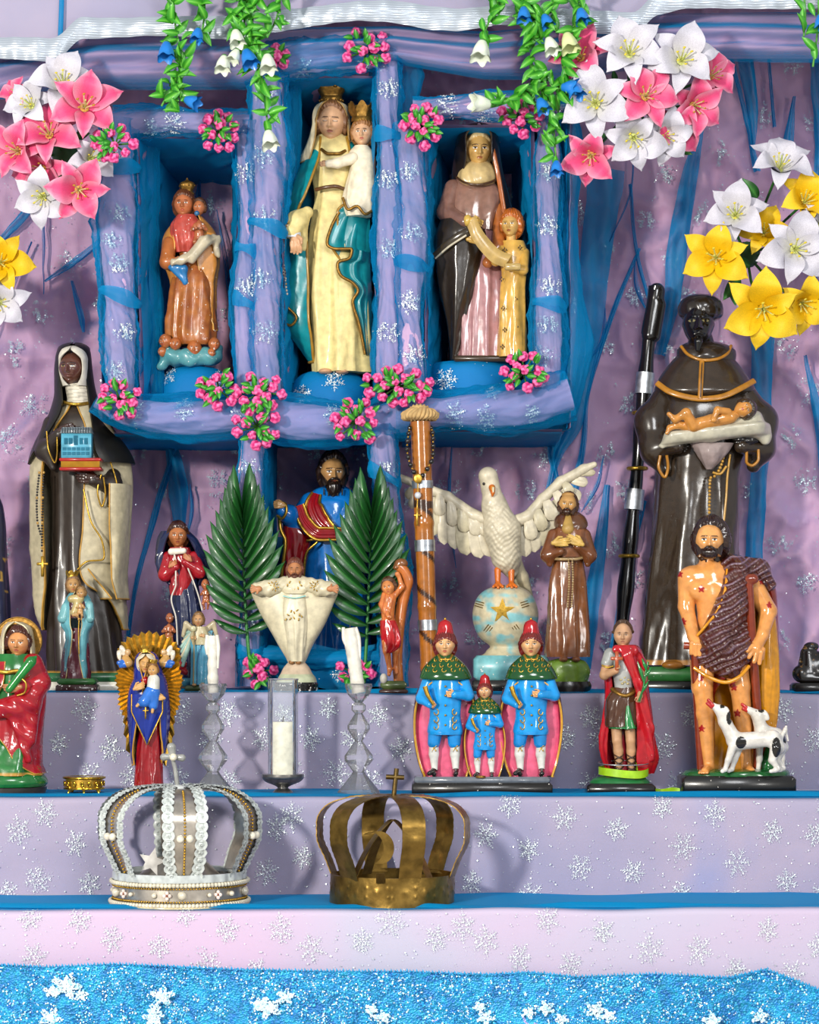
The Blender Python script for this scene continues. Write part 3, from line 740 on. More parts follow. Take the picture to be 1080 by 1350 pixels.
# ---- altar steps, each a lined box front and tread under sheer organza
def step(n, Y0, Y1, zt, zb, mat, label, seed, zback=None):
    e = bpy.data.objects.new('altar_step', None); COL.objects.link(e); e.location = (0, Y0*S, zb)
    e['label'] = label; e['category'] = 'step'; e['group'] = 'draped altar steps'
    def sh(off, name, m, bl=0, am=1.0):
        xs = np.linspace(-1.9, 1.9, 380); rd = 8*S
        prof = [(Y0*S-off, zb-zb), (Y0*S-off, (zt-zb)*.25), (Y0*S-off, (zt-zb)*.5), (Y0*S-off, (zt-zb)*.75)]
        for a in np.linspace(0, PI/2, 6): prof.append((Y0*S+rd-(rd+off)*math.cos(a), zt-zb-rd+(rd+off)*math.sin(a)))
        for q in np.linspace(.1, 1, 8): prof.append(((Y0+(Y1-Y0)*q)*S, zt-zb+off))
        pr = []
        for i in range(len(prof)-1):
            for q in np.linspace(0, 1, 5)[:-1]: pr.append((prof[i][0]*(1-q)+prof[i+1][0]*q, prof[i][1]*(1-q)+prof[i+1][1]*q))
        pr.append(prof[-1]); pr = np.array(pr)
        X = xs[None, :]+0*pr[:, :1]; Yv = pr[:, 0][:, None]+0*X; Z = pr[:, 1][:, None]+0*X
        vert = (np.arange(len(pr)) < 16)[:, None]
        px = X/S; pz = Z/S
        w = am*(2.2*fbm(px/120, pz/40, seed, 3)+1.6*ridged(px/300+pz/60, pz/90-px/500, seed+3, 2)-1.6)*S
        Yv = Yv-np.where(vert, w, 0); Z = Z+np.where(vert, 0, np.abs(w)*.35)+(5.0*(vnoise(px/130, 0*px+1, seed+9)-.5)*S)*(Z > (zt-zb)*.6)
        V = np.stack([X, Yv-Y0*S, Z], -1).reshape(-1, 3)
        return world_obj(name, V, [gridf(len(pr), 380, False)], [], m, e)
    c = sh(0, 'lining_cloth', mat); o = sh(.0028, 'organza_overlay', m_org4, am=1.5)
    # the sheer layer lies bunched on the tread just behind the edge
    g = []; xs = np.linspace(-1.9, 1.9, 300); m = 9
    for j, a in enumerate(np.linspace(0, PI, m)):
        wv = vnoise(xs/S/70, 0*xs+j*.3, seed+20); hh = (2.0+5.5*vnoise(xs/S/110, 0*xs, seed+22)**2)*S
        g.append(np.stack([xs, (16+26*(j/(m-1))+8*wv)*S, (zt-zb)+.002+hh*math.sin(a)], -1))
    bo = world_obj('gathered_organza', np.array(g).reshape(-1, 3), [gridf(m, 300, False)], [], m_org3, e)
    return e, c
def stepz(n): return H-DROP[n]*S
fl = struct(world_obj('floor', [(-3, -6, 0), (3, -6, 0), (3, 1.3, 0), (-3, 1.3, 0)], [np.array([[0, 1, 2, 3]])], [], cloth('pale_tile_floor', 'a8a29a', 'b5afa6', 3)))
m_org  # steps from the front backwards
s1, c1 = step(1, 0, 209, stepz(1), 0.0, m_front, 'lowest altar step with a pale pink draped front above the blue lace', 101)
s2, c2 = step(2, 210, 399, stepz(2), stepz(1)+.001, m_step, 'middle altar step, its lavender front directly behind the two crowns', 131)
s3, c3_ = step(3, 400, 690, stepz(3), stepz(2)+.001, m_step, 'topmost altar step, its lavender front behind the candles and small statues', 161)
for (s_, c_, Y0, y0, y1, cen) in ((s1, c1, 0, 1205, 1300, None), (s2, c2, 210, 1056, 1192, None), (s3, c3_, 400, 918, 1046, None)):
    b = bvh_of(c_)
    if Y0 == 0: cen = [(40, 1210), (105, 1213), (148, 1238), (210, 1248), (245, 1205), (300, 1225), (45, 1262), (275, 1272), (370, 1225), (410, 1250), (478, 1240), (515, 1215), (575, 1237), (610, 1222), (685, 1262), (722, 1212), (795, 1228), (752, 1271), (857, 1251), (922, 1252), (970, 1278), (1012, 1225), (1045, 1285), (1080, 1248), (640, 1240), (340, 1280)]
    elif Y0 == 210: cen = [(60, 1072), (100, 1112), (25, 1095), (118, 1165), (50, 1160), (10, 1178), (365, 1090), (352, 1150), (400, 1130), (385, 1075), (640, 1100), (622, 1165), (697, 1120), (744, 1078), (765, 1144), (700, 1180), (672, 1060), (813, 1093), (835, 1149), (873, 1063), (900, 1116), (898, 1178), (942, 1072), (972, 1137), (1018, 1096), (1037, 1161), (1075, 1100), (1090, 1060), (1085, 1180), (970, 1192)]
    else: cen = lattice(40, 1080, 915, 1045, 66, 44)
    flakes_on(b, cen, 19, Y0, s_, dots=620 if Y0 else 480, region=(-20, 1100, y0, y1), lift=.0045, size=.5, dens=1.25)
    flakes_on(b, [], 1, Y0, s_, name='glitter_dots', dots=420, region=(-20, 1100, y0, y1), lift=.0045, size=.95)

# ---- sequinned lace over the front edge
def lace():
    f = F('lace_cloth', 'bright blue sequinned lace cloth hanging across the bottom of the altar front', 'tablecloth', 540, -14, py=1500)
    m, nt, b = _nt('blue_lace'); N = nt.nodes; L = nt.links
    tc = N.new('ShaderNodeTexCoord')
    v = N.new('ShaderNodeTexVoronoi'); v.inputs['Scale'].default_value = 260; L.new(tc.outputs['Object'], v.inputs['Vector'])
    n = N.new('ShaderNodeTexNoise'); n.inputs['Scale'].default_value = 24; n.inputs['Detail'].default_value = 4; n.inputs['Distortion'].default_value = 1.5; L.new(tc.outputs['Object'], n.inputs['Vector'])
    cr = N.new('ShaderNodeValToRGB'); cr.color_ramp.elements[0].position = .35; cr.color_ramp.elements[1].position = .62
    cr.color_ramp.elements[0].color = (*lin('0565a4'), 1); cr.color_ramp.elements[1].color = (*lin('1898cc'), 1)
    e_ = cr.color_ramp.elements.new(.70); e_.color = (*lin('1898cc'), 1); e_ = cr.color_ramp.elements.new(.72); e_.color = (*lin('a3a3da'), 1)
    L.new(n.outputs['Fac'], cr.inputs[0])
    mx = N.new('ShaderNodeMix'); mx.data_type = 'RGBA'; mx.blend_type = 'OVERLAY'; mx.inputs[0].default_value = .7
    L.new(cr.outputs[0], mx.inputs[6]); L.new(v.outputs['Color'], mx.inputs[7])
    hs = N.new('ShaderNodeHueSaturation'); hs.inputs['Saturation'].default_value = 1.0
    m2 = N.new('ShaderNodeMix'); m2.data_type = 'RGBA'; m2.inputs[0].default_value = .7; L.new(mx.outputs[2], m2.inputs[6]); L.new(cr.outputs[0], m2.inputs[7])
    L.new(m2.outputs[2], b.inputs['Base Color']); b.inputs['Roughness'].default_value = .35; b.inputs['Metallic'].default_value = .25
    bp = N.new('ShaderNodeBump'); bp.inputs['Strength'].default_value = .8; bp.inputs['Distance'].default_value = .002; L.new(v.outputs['Distance'], bp.inputs['Height']); L.new(bp.outputs[0], b.inputs['Normal'])
    xs = np.linspace(-700, 1780, 1000); top = np.interp(xs, [-700, 0, 60, 150, 220, 300, 400, 540, 640, 700, 760, 860, 960, 1010, 1080, 1780], [1272, 1271, 1274, 1270, 1273, 1277, 1279, 1280, 1284, 1281, 1287, 1283, 1288, 1277, 1304, 1300])
    top = top+1.2*np.sin(xs*.9); rows = []
    for q in np.linspace(0, 1, 40):
        y = top+q*(1600-top); rows.append(np.stack([xs, y, -3*np.sin(xs/60+q*3)-2-8*fbm(xs/70, y/50, 77, 3)*min(1, q*4)], -1))
    body = f.part('lace', M().add(np.array(rows).reshape(-1, 3), gridf(40, 1000, False), 'ffffff'), m)
    # picot fringe along the top edge
    g = M(); r = np.random.RandomState(3)
    for x in np.arange(-60, 1140, 4.2):
        y = np.interp(x, xs, top); g.merge(tube([(x, y+1, -6), (x+r.uniform(-.6, .6), y-2.8, -7), (x+1.6, y+.5, -6)], .8, '2aa0d8', n=5))
    fr = f.part('picot_edge', g, paint(.6, 0, 0)); fr['kind'] = 'stuff'
    # sequins
    n_ = 19000; x = r.uniform(-30, 1110, n_); y = np.interp(x, xs, top)+3+r.rand(n_)*95; keep = fbm(x/14, y/14, 91, 2) > .34
    x, y = x[keep], y[keep]; d = -3*np.sin(x/60+((y-np.interp(x, xs, top))/(1600-np.interp(x, xs, top)))*3)-2-8*fbm(x/70, y/50, 77, 3)*np.minimum(1, 4*(y-np.interp(x, xs, top))/(1600-1280))
    P = f.loc(np.stack([x, y, d-1.6], 1)); V, q = glitter(P, np.tile((0, -1, .15), (len(P), 1)), 1.15*S, r)
    cc = np.repeat(np.array([lin(c) for c in ('0f97d6', '5fd0f2', 'e4fbff', '0670b4', '2fb0e4')])[r.choice(5, len(P), p=[.3, .17, .16, .24, .13])], 4, 0)
    sq = paint(.25, .6, 0, 0, 'sequins'); me = raw_mesh('sequins', V, [q], [], cc, False); o = bpy.data.objects.new('sequins', me); COL.objects.link(o); me.materials.append(sq); o.parent = f.e; o['kind'] = 'stuff'
    # white sequinned blossoms
    for bx, by, sc in ((88, 1299, 17), (70, 1306, 9), (108, 1310, 9), (215, 1312, 14), (205, 1330, 9), (355, 1327, 15), (378, 1312, 11), (342, 1322, 9), (489, 1330, 9), (505, 1340, 10), (68, 1341, 14), (203, 1341, 12), (785, 1330, 12), (802, 1338, 9), (720, 1328, 10), (697, 1334, 8), (740, 1342, 8), (640, 1340, 10), (938, 1345, 12), (632, 1326, 8), (1000, 1338, 10)):
        n_ = int(sc*sc*1.5); a = r.uniform(0, 2*PI, n_); q = np.sqrt(r.rand(n_)); R_ = sc*1.25*q*(.72+.28*np.cos(5*a+bx)); x = bx+R_*np.cos(a); y = by+.8*R_*np.sin(a)
        V, qd = glitter(f.loc(np.stack([x, y, -10.5-2.5*(1-q)], 1)), np.tile((0, -1, .1), (n_, 1)), 1.25*S, r); me = raw_mesh('blossom', V, [qd], [], np.repeat(np.array([lin(c) for c in ('f2fcff', 'c9ecf8', '9fdcf0')])[r.choice(3, n_, p=[.5, .3, .2])], 4, 0), False)
        o = bpy.data.objects.new('blossom', me); COL.objects.link(o); me.materials.append(sq); o.parent = f.e; o['kind'] = 'stuff'
lace()

# ---- niche cabinet wrapped in cloth: posts, rails, inner walls, ledges
YN = 500.0
nf_ = F('draped_niche_frame', 'three-bay niche frame wrapped in lilac cloth and blue organza holding the upper statues', 'shelf', 440, YN, shelf=3)
_sd = [200]
def scrunch(pts, r, col_mat, name, wrap=1.22, wmat=None, amp=.2, fr=1.0, part=True, olabel=None):
    """a rail wrapped in bunched cloth: lining roll plus a looser sheer sleeve round it"""
    _sd[0] += 3; s = _sd[0]
    P = path([(p[0], p[1], p[2] if len(p) > 2 else 0) for p in pts], 3.0); m = len(P); n = 64
    T = np.gradient(P, axis=0); T /= np.linalg.norm(T, axis=1)[:, None]; up = np.array((0, 0, -1.0))
    W = np.cross(T, up); W /= np.linalg.norm(W, axis=1)[:, None]
    th = np.linspace(0, 2*PI, n, endpoint=False)[None, :]; L = (np.arange(m)*3.0)[:, None]
    def body(rr, a, se, off=0, xtra=0):
        c, sn = np.cos(th), np.sin(th)
        nz = ridged(L/(34*fr)+.8*sn+3, 1.3*c+L/(60*fr)+5, se, 3)+.6*ridged(L/(13*fr)+sn, 2*c+L/50, se+4, 2)
        lg = ridged(1.5*c+L/150+se, 1.5*sn+L/110, se+2, 2)
        k = rr*(1+a*(nz-.75)+1.5*a*(lg-.6)+.9*a*np.sin(L/41+se)*np.sin(L/97+se*2))+off
        flat = 1+xtra*np.clip(sn, 0, 1)
        return P[:, None]+up[None, None]*(k*c)[..., None]+W[:, None]*(k*sn)[..., None]
    A = body(r, amp, s); o1 = nf_.part(name, M().add(A.reshape(-1, 3), gridf(m, n), 'ffffff'), col_mat)
    B = body(r*wrap, amp*1.35, s+50, 1.5); o2 = nf_.part('organza_wrap', M().add(B.reshape(-1, 3), gridf(m, n), 'ffffff'), wmat or m_orgw, parent=o1)
    return o1
def band(cx, cy, w, r, tilt=0, d=-2, mat=None, h=8):
    """a tie of doubled organza round a post"""
    g = M(); n = 40; th = np.linspace(0, 2*PI, n, endpoint=False)[None, :]; v = np.linspace(-1, 1, 7)[:, None]
    rr = r*(1.04+.05*np.cos(v*PI))+1.2*np.sin(th*5+v)
    x = cx+rr*np.sin(th); y = cy+v*h*(1+.4*np.sin(th*2+cx))+tilt*np.sin(th)*r; dd = d-rr*np.cos(th)
    g.add(np.stack([x, y, dd], -1).reshape(-1, 3), gridf(7, n), 'ffffff'); return nf_.part('organza_tie', g, m_org3)
# inner walls of the three bays (cloth running back to the wall) and bay tops
def inner(pts, name='side_drape', y0=0, y1=0, mat=None, omat=None, back=205, seed=1, lean=0):
    """vertical cloth from the front edge line (x at y0..y1) back to the wall"""
    ys = np.arange(y0, y1, 4.0); m = len(ys); n = 46; s = np.linspace(0, 1, n)[None, :]
    xf = np.interp(ys, [p[1] for p in pts], [p[0] for p in pts])[:, None]; xb = np.interp(ys, [p[1] for p in pts], [p[2] for p in pts])[:, None]
    for k, (mt, of, am) in enumerate(((mat or m_deep, 0, 1), (omat or m_org2, 1, 1.5))):
        sg = np.sign(np.mean(xb-xf))
        x = xf+(xb-xf)*s+sg*(of*4+am*9*(ridged(ys[:, None]/48+s*2, s*3.4+ys[:, None]/130, seed+k*9, 3)-.4)*np.sin(np.clip(s*1.3+.1, 0, 1)*PI))
        V = np.stack([x, ys[:, None]+0*x, back*s-4+0*x], -1).reshape(-1, 3)
        nf_.part(name if k == 0 else 'organza_side', M().add(V, gridf(m, n, False), 'ffffff'), mt)
def lid(x0, x1, yf, yb, mat=None, omat=None, seed=1, back=205, name='bay_top', d0=0):
    xs = np.arange(x0, x1, 4.0); m = 40; s = np.linspace(0, 1, m)[:, None]
    for k, (mt, of) in enumerate(((mat or m_deep, 0), (omat or m_org2, 1))):
        y = yf+(yb-yf)*s+of*3+7*(ridged(xs[None, :]/50+s, s*3+xs[None, :]/140, seed+k*7, 3)-.4)*np.sin(np.clip(s*1.2+.1, 0, 1)*PI)
        V = np.stack([xs[None, :]+0*y, y, d0+(back-d0)*s+0*y], -1).reshape(-1, 3); nf_.part(name if k == 0 else 'organza_top', M().add(V, gridf(m, len(xs), False), 'ffffff'), mt)
# backs of the bays: mauve lining pulled back
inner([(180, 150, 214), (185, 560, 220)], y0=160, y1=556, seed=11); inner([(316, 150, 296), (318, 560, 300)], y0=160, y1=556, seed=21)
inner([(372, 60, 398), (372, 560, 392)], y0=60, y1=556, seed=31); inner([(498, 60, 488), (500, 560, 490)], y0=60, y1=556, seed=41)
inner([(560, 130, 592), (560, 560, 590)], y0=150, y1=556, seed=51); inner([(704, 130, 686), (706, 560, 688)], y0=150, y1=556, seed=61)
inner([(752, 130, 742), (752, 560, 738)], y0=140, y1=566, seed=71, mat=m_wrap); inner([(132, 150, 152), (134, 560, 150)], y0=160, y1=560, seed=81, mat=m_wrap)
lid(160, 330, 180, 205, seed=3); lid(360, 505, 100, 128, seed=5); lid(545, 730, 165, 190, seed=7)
lid(150, 336, 570, 576, seed=13); lid(336, 520, 568, 573, seed=15); lid(530, 745, 566, 572, seed=17)
scr = [([(160, 158), (155, 260), (157, 400), (162, 552)], 21, 'post'), ([(324, 160), (326, 300), (322, 420), (326, 520)], 13, 'post'),
       ([(352, 78), (354, 200), (350, 360), (352, 520)], 21, 'post'), ([(511, 46), (512, 180), (514, 330), (512, 500)], 15, 'post'),
       ([(541, 165), (542, 300), (540, 420), (543, 520)], 19, 'post'), ([(724, 150), (722, 280), (724, 400), (722, 530)], 16, 'post'),
       ([(150, 163), (230, 160), (330, 166)], 14, 'rail'), ([(545, 146), (640, 140), (730, 150)], 16, 'rail'), ([(350, 82), (430, 74), (512, 70)], 20, 'rail')]
for pts, r, nm in scr: scrunch(pts, r, m_wrap, nm, wrap=1.3)
m_ledge = cloth('ledge_lining', '9182b0', 'b9a0cc', 3)
for pts, r in (([(136, 520), (160, 538), (200, 548), (262, 551), (342, 544)], 22), ([(322, 546), (400, 556), (470, 558), (548, 546)], 22), ([(522, 544), (620, 542), (690, 536), (752, 520)], 23)):
    scrunch(pts, r, m_ledge, 'bottom_rail', wrap=1.42, wmat=m_orgw, amp=.14, fr=2.2)
for x, y, r, t in ((158, 392, 27, .35), (158, 225, 26, -.1), (326, 330, 16, .3), (324, 400, 17, .5), (352, 300, 25, .3), (723, 402, 22, .15), (512, 180, 19, .1), (542, 350, 23, .2)): band(x, y, 0, r, t)
# organza billowing out beside the right post, knots and swags
def billow(rows, mat, name='organza_billow', seed=1, amp=.18, n=60):
    g = loft(rows, 'ffffff', nf=4, amp=amp, seed=seed, n=n, step=4, env=lambda t: .6+.4*t); V = g.v[0]
    V[:, 0] += 5*(ridged(V[:, 1]/40, V[:, 2]/30+3, seed, 2)-.6); return nf_.part(name, g, mat)
billow([(130, 724, 758, 20, 14), (190, 735, 772, 20, 20), (300, 736, 764, 22, 18), (380, 736, 770, 22, 20), (450, 738, 782, 20, 22), (520, 735, 768, 20, 24), (565, 690, 752, 30, 22)], m_org2, seed=7)
billow([(150, 128, 150, 30, 12), (300, 126, 146, 28, 14), (430, 128, 150, 30, 16), (550, 140, 180, 26, 18)], m_org2, seed=9, amp=.1)
billow([(50, 516, 545, 30, 14), (90, 522, 560, 34, 18), (140, 524, 552, 34, 14), (330, 520, 534, 36, 10), (500, 520, 536, 36, 10)], m_org2, seed=12)
billow([(100, 372, 396, 40, 14), (200, 372, 398, 60, 18), (330, 368, 386, 60, 18), (500, 366, 388, 60, 20)], m_org2, seed=15)
billow([(170, 184, 208, 50, 16), (300, 186, 206, 60, 18), (420, 188, 212, 50, 18), (540, 190, 214, 40, 16)], m_org2, seed=16)
# cushions the statues stand on
def mound(x0, x1, yt, yb, d, rd, mat=None, name='covered_mound', sq=.5):
    m = 30; t = np.linspace(0, 1, m); rows = [(yt+(yb-yt)*(1-math.cos(q*PI/2))**(1 if sq == .5 else 1.6), (x0+x1)/2-(x1-x0)/2*math.sin(q*PI/2)**sq, (x0+x1)/2+(x1-x0)/2*math.sin(q*PI/2)**sq, d, max(.5, rd*math.sin(q*PI/2)**sq)) for q in np.linspace(.03, 1, 12)]
    g = loft(rows, 'ffffff', nf=5, amp=.03, seed=3, n=60, step=1.5); o = nf_.part(name, g, cloth('blue_satin', '0f6aa8', '1684c4', 4)); 
    rows2 = [(r[0]-2.5, r[1]-3, r[2]+3, r[3], r[4]+3) for r in rows]; nf_.part('organza_cover', loft(rows2, 'ffffff', nf=7, amp=.05, seed=8, n=60, step=1.5), m_org2, parent=o); return o
mounds = [mound(206, 300, 480, 534, 60, 48), mound(378, 488, 486, 540, 62, 52), mound(563, 682, 474, 528, 62, 52, sq=.3)]
# legs and dark blue inside of the bay under the middle niche
scrunch([(334, 566), (330, 680), (332, 800), (330, 905)], 14, m_wrap, 'lower_post', wrap=1.3); scrunch([(503, 560), (508, 640), (516, 760), (516, 905)], 17, m_wrap, 'lower_post', wrap=1.3)
inner([(346, 560, 352), (346, 905, 352)], y0=565, y1=908, seed=91, mat=cloth('deep_blue_cloth', '10517e', '1a6ea6', 4)); inner([(494, 560, 500), (500, 905, 502)], y0=565, y1=908, seed=95, mat=cloth('deep_blue_cloth', '', ''))
for x, y, r, t in ((506, 628, 21, .5), (512, 700, 21, .5), (516, 770, 22, .4), (331, 860, 18, .1), (331, 720, 18, .3)): band(x, y, 0, r, t)
g = M(); xs = np.arange(340, 512, 3.0); ys = np.arange(700, 908, 4.0); X, Y_ = np.meshgrid(xs, ys)
nf_.part('hanging_cloth', g.add(np.stack([X, Y_, 195+0*X-14*ridged(X/22, Y_/120, 7, 2)], -1).reshape(-1, 3), gridf(len(ys), len(xs), False), 'ffffff'), cloth('deep_blue_cloth', '', ''))
# low blue covered block behind the white statue
block = nf_.part('covered_block', box(318, 500, 862, 906, 6, 90, 'ffffff', 7), cloth('blue_satin', '', ''))
g = M(); xs = np.arange(310, 505, 3.0); ys = np.linspace(0, 1, 24); X, Y_ = np.meshgrid(xs, ys)
nf_.part('organza_cover', g.add(np.stack([X, 852+56*Y_+4*np.sin(X/17), 3-5*ridged(X/30+Y_, Y_*2+X/60, 9, 3)+6*(Y_ < .1)], -1).reshape(-1, 3), gridf(24, len(xs), False), 'ffffff'), m_org3, parent=block)
scrunch([(316, 868), (360, 862), (420, 870), (500, 866)], 9, cloth('blue_satin', '', ''), 'rolled_edge', wrap=1.3, wmat=m_org3, fr=.8)
bn = bvh_of(*[o for o in nf_.e.children if o.name.split('.')[0] in ('post', 'rail', 'bottom_rail', 'lower_post', 'covered_mound', 'covered_block')])
cn = [(155, 215), (160, 285), (150, 320), (158, 350), (165, 440), (155, 490), (180, 545), (245, 543), (222, 492), (286, 500), (352, 130), (350, 210), (350, 290), (345, 370), (350, 440), (325, 230), (325, 380), (440, 500), (400, 520), (320, 545), (438, 550), (400, 92), (480, 95), (513, 120), (512, 240), (514, 330), (512, 440), (540, 230), (542, 310), (540, 400), (545, 470), (230, 168), (200, 172), (640, 150), (590, 140), (724, 230), (722, 300), (724, 380), (722, 430), (716, 470), (600, 548), (650, 520), (640, 552), (700, 545), (590, 500), (330, 620), (332, 660), (330, 740), (330, 820), (508, 620), (515, 700), (518, 800), (350, 895), (450, 890)]
flakes_on(bn, cn, 15, YN, nf_.e, dots=900, region=(130, 760, 60, 900), lift=.010, size=.62, dens=1.1)

# ---- swag and silver ribbon across the top
sw = F('fabric_swag', 'gathered mauve and blue fabric swag across the top under the silver ribbon', 'drape', 540, 470, py=300)
def swag(ycen, amp, hgt, mat, d0, seed, name, thick=16):
    xs = np.arange(-420, 1500, 5.0); m = 40; s = np.linspace(0, 1, m)[:, None]
    yc = np.interp(xs, [p[0] for p in ycen], [p[1] for p in ycen])[None, :]; hh = np.interp(xs, [p[0] for p in ycen], [p[2] for p in ycen])[None, :]
    y = yc+hh*(s-.5); ph = s*PI*5+.9*np.sin(xs[None, :]/110)+1.5*vnoise(xs/200, 0*xs, seed)[None, :]
    d = d0-thick*np.sin(s*PI)-5*np.sin(ph)-5*ridged(xs[None, :]/90+s*2, s*4+xs[None, :]/200, seed, 2)+np.where(s > .97, 20, 0)
    return sw.part(name, M().add(np.stack([xs[None, :]+0*y, y, d], -1).reshape(-1, 3), gridf(m, len(xs), False), 'ffffff'), mat)
line = [(-420, 90, 60), (0, 92, 52), (80, 78, 50), (130, 74, 62), (320, 74, 62), (400, 60, 50), (520, 52, 40), (640, 66, 52), (760, 62, 60), (860, 46, 56), (960, 42, 52), (1080, 42, 54), (1500, 42, 54)]
swag(line, 0, 0, m_lil, 20, 301, 'gathered_lining'); swag([(a, b+3, c+7) for a, b, c in line], 0, 0, m_orgw, 12, 331, 'organza_layer')
g = [(-420, 20, 160), (0, -20, 150), (1080, -50, 150), (1500, -50, 150)]
pel = F('lilac_pelmet', 'flat lilac pelmet cloth along the very top edge behind the silver ribbon', 'drape', 540, 440, py=60)
xs = np.arange(-420, 1500, 8.0); ys = np.arange(-220, 84, 6.0); X, Y_ = np.meshgrid(xs, ys); lim = np.interp(X, [-420, 0, 78, 95, 330, 345, 390, 640, 845, 860, 1080, 1500], [60, 62, 62, 32, 30, 22, 22, 28, 24, 6, 4, 4]); Yc = np.minimum(Y_, lim)
pel.part('lilac_cloth', M().add(np.stack([X, Yc, 4-3*fbm(X/60, Yc/40, 5, 2)], -1).reshape(-1, 3), gridf(len(ys), len(xs), False), 'ffffff'), m_step)
pel.part('organza_layer', M().add(np.stack([X, Yc, -2-4*fbm(X/50, Yc/60, 15, 2)], -1).reshape(-1, 3), gridf(len(ys), len(xs), False), 'ffffff'), m_org4)
g = M(); g.merge(tube([(82, -200, -4), (82, 0, -4), (80, 58, -5)], 3.4, 'ffffff', n=10, flat=.4)); pel.part('organza_seam', g, m_org3)
rb = F('silver_ribbon', 'wide pleated silver-white satin ribbon waving across the top', 'ribbon', 540, 425, py=60)
m, nt, b = _nt('silver_satin'); b.inputs['Base Color'].default_value = (*lin('a9b2bd'), 1); b.inputs['Roughness'].default_value = .33; b.inputs['Metallic'].default_value = .25
tc = nt.nodes.new('ShaderNodeTexCoord'); wv = nt.nodes.new('ShaderNodeTexWave'); wv.bands_direction = 'Z'; wv.inputs['Scale'].default_value = 60; nt.links.new(tc.outputs['Object'], wv.inputs['Vector'])
bp = nt.nodes.new('ShaderNodeBump'); bp.inputs['Strength'].default_value = .35; bp.inputs['Distance'].default_value = .001; nt.links.new(wv.outputs['Fac'], bp.inputs['Height']); nt.links.new(bp.outputs[0], b.inputs['Normal'])
xs = np.arange(-420, 1500, 2.5)
cy = np.interp(xs, [-420, 0, 40, 76, 84, 100, 200, 300, 330, 345, 400, 470, 520, 570, 610, 650, 700, 800, 842, 856, 900, 1000, 1080, 1500], [60, 64, 66, 68, 62, 38, 35, 38, 42, 30, 24, 16, 16, 24, 27, 22, 22, 30, 34, 10, 0, -2, -2, 0])
cy = np.convolve(np.pad(cy, 4, mode='edge'), np.ones(9)/9, mode='valid'); s = np.linspace(-1, 1, 17)[:, None]
hw = 14+1.5*np.sin(xs/40)[None, :]; pl = 2.5*np.sin(xs/5.2+2*np.sin(xs/60))[None, :]*np.abs(s)**.5
rb.part('satin_band', M().add(np.stack([xs[None, :]+0*s, cy[None, :]+s*hw, -4-3*(1-s**2)+pl*.6-4*np.sin(xs/33)[None, :]], -1).reshape(-1, 3), gridf(17, len(xs), False), 'ffffff'), m)

# ================================================================ statues in the niches
pG = paint(.30, .45, .0); pM = paint(.5, .1, .0); pW = paint(.34, .35, .05)
mgold = metal('gold_paint', 'c39a3c', .32, .85, .25, 120, .4)
mbrass = metal('old_gold', '8f6a2e', .42, .8, .3, 150, .45)
msil = metal('silver_band', 'b9bec4', .3, .9, .1)

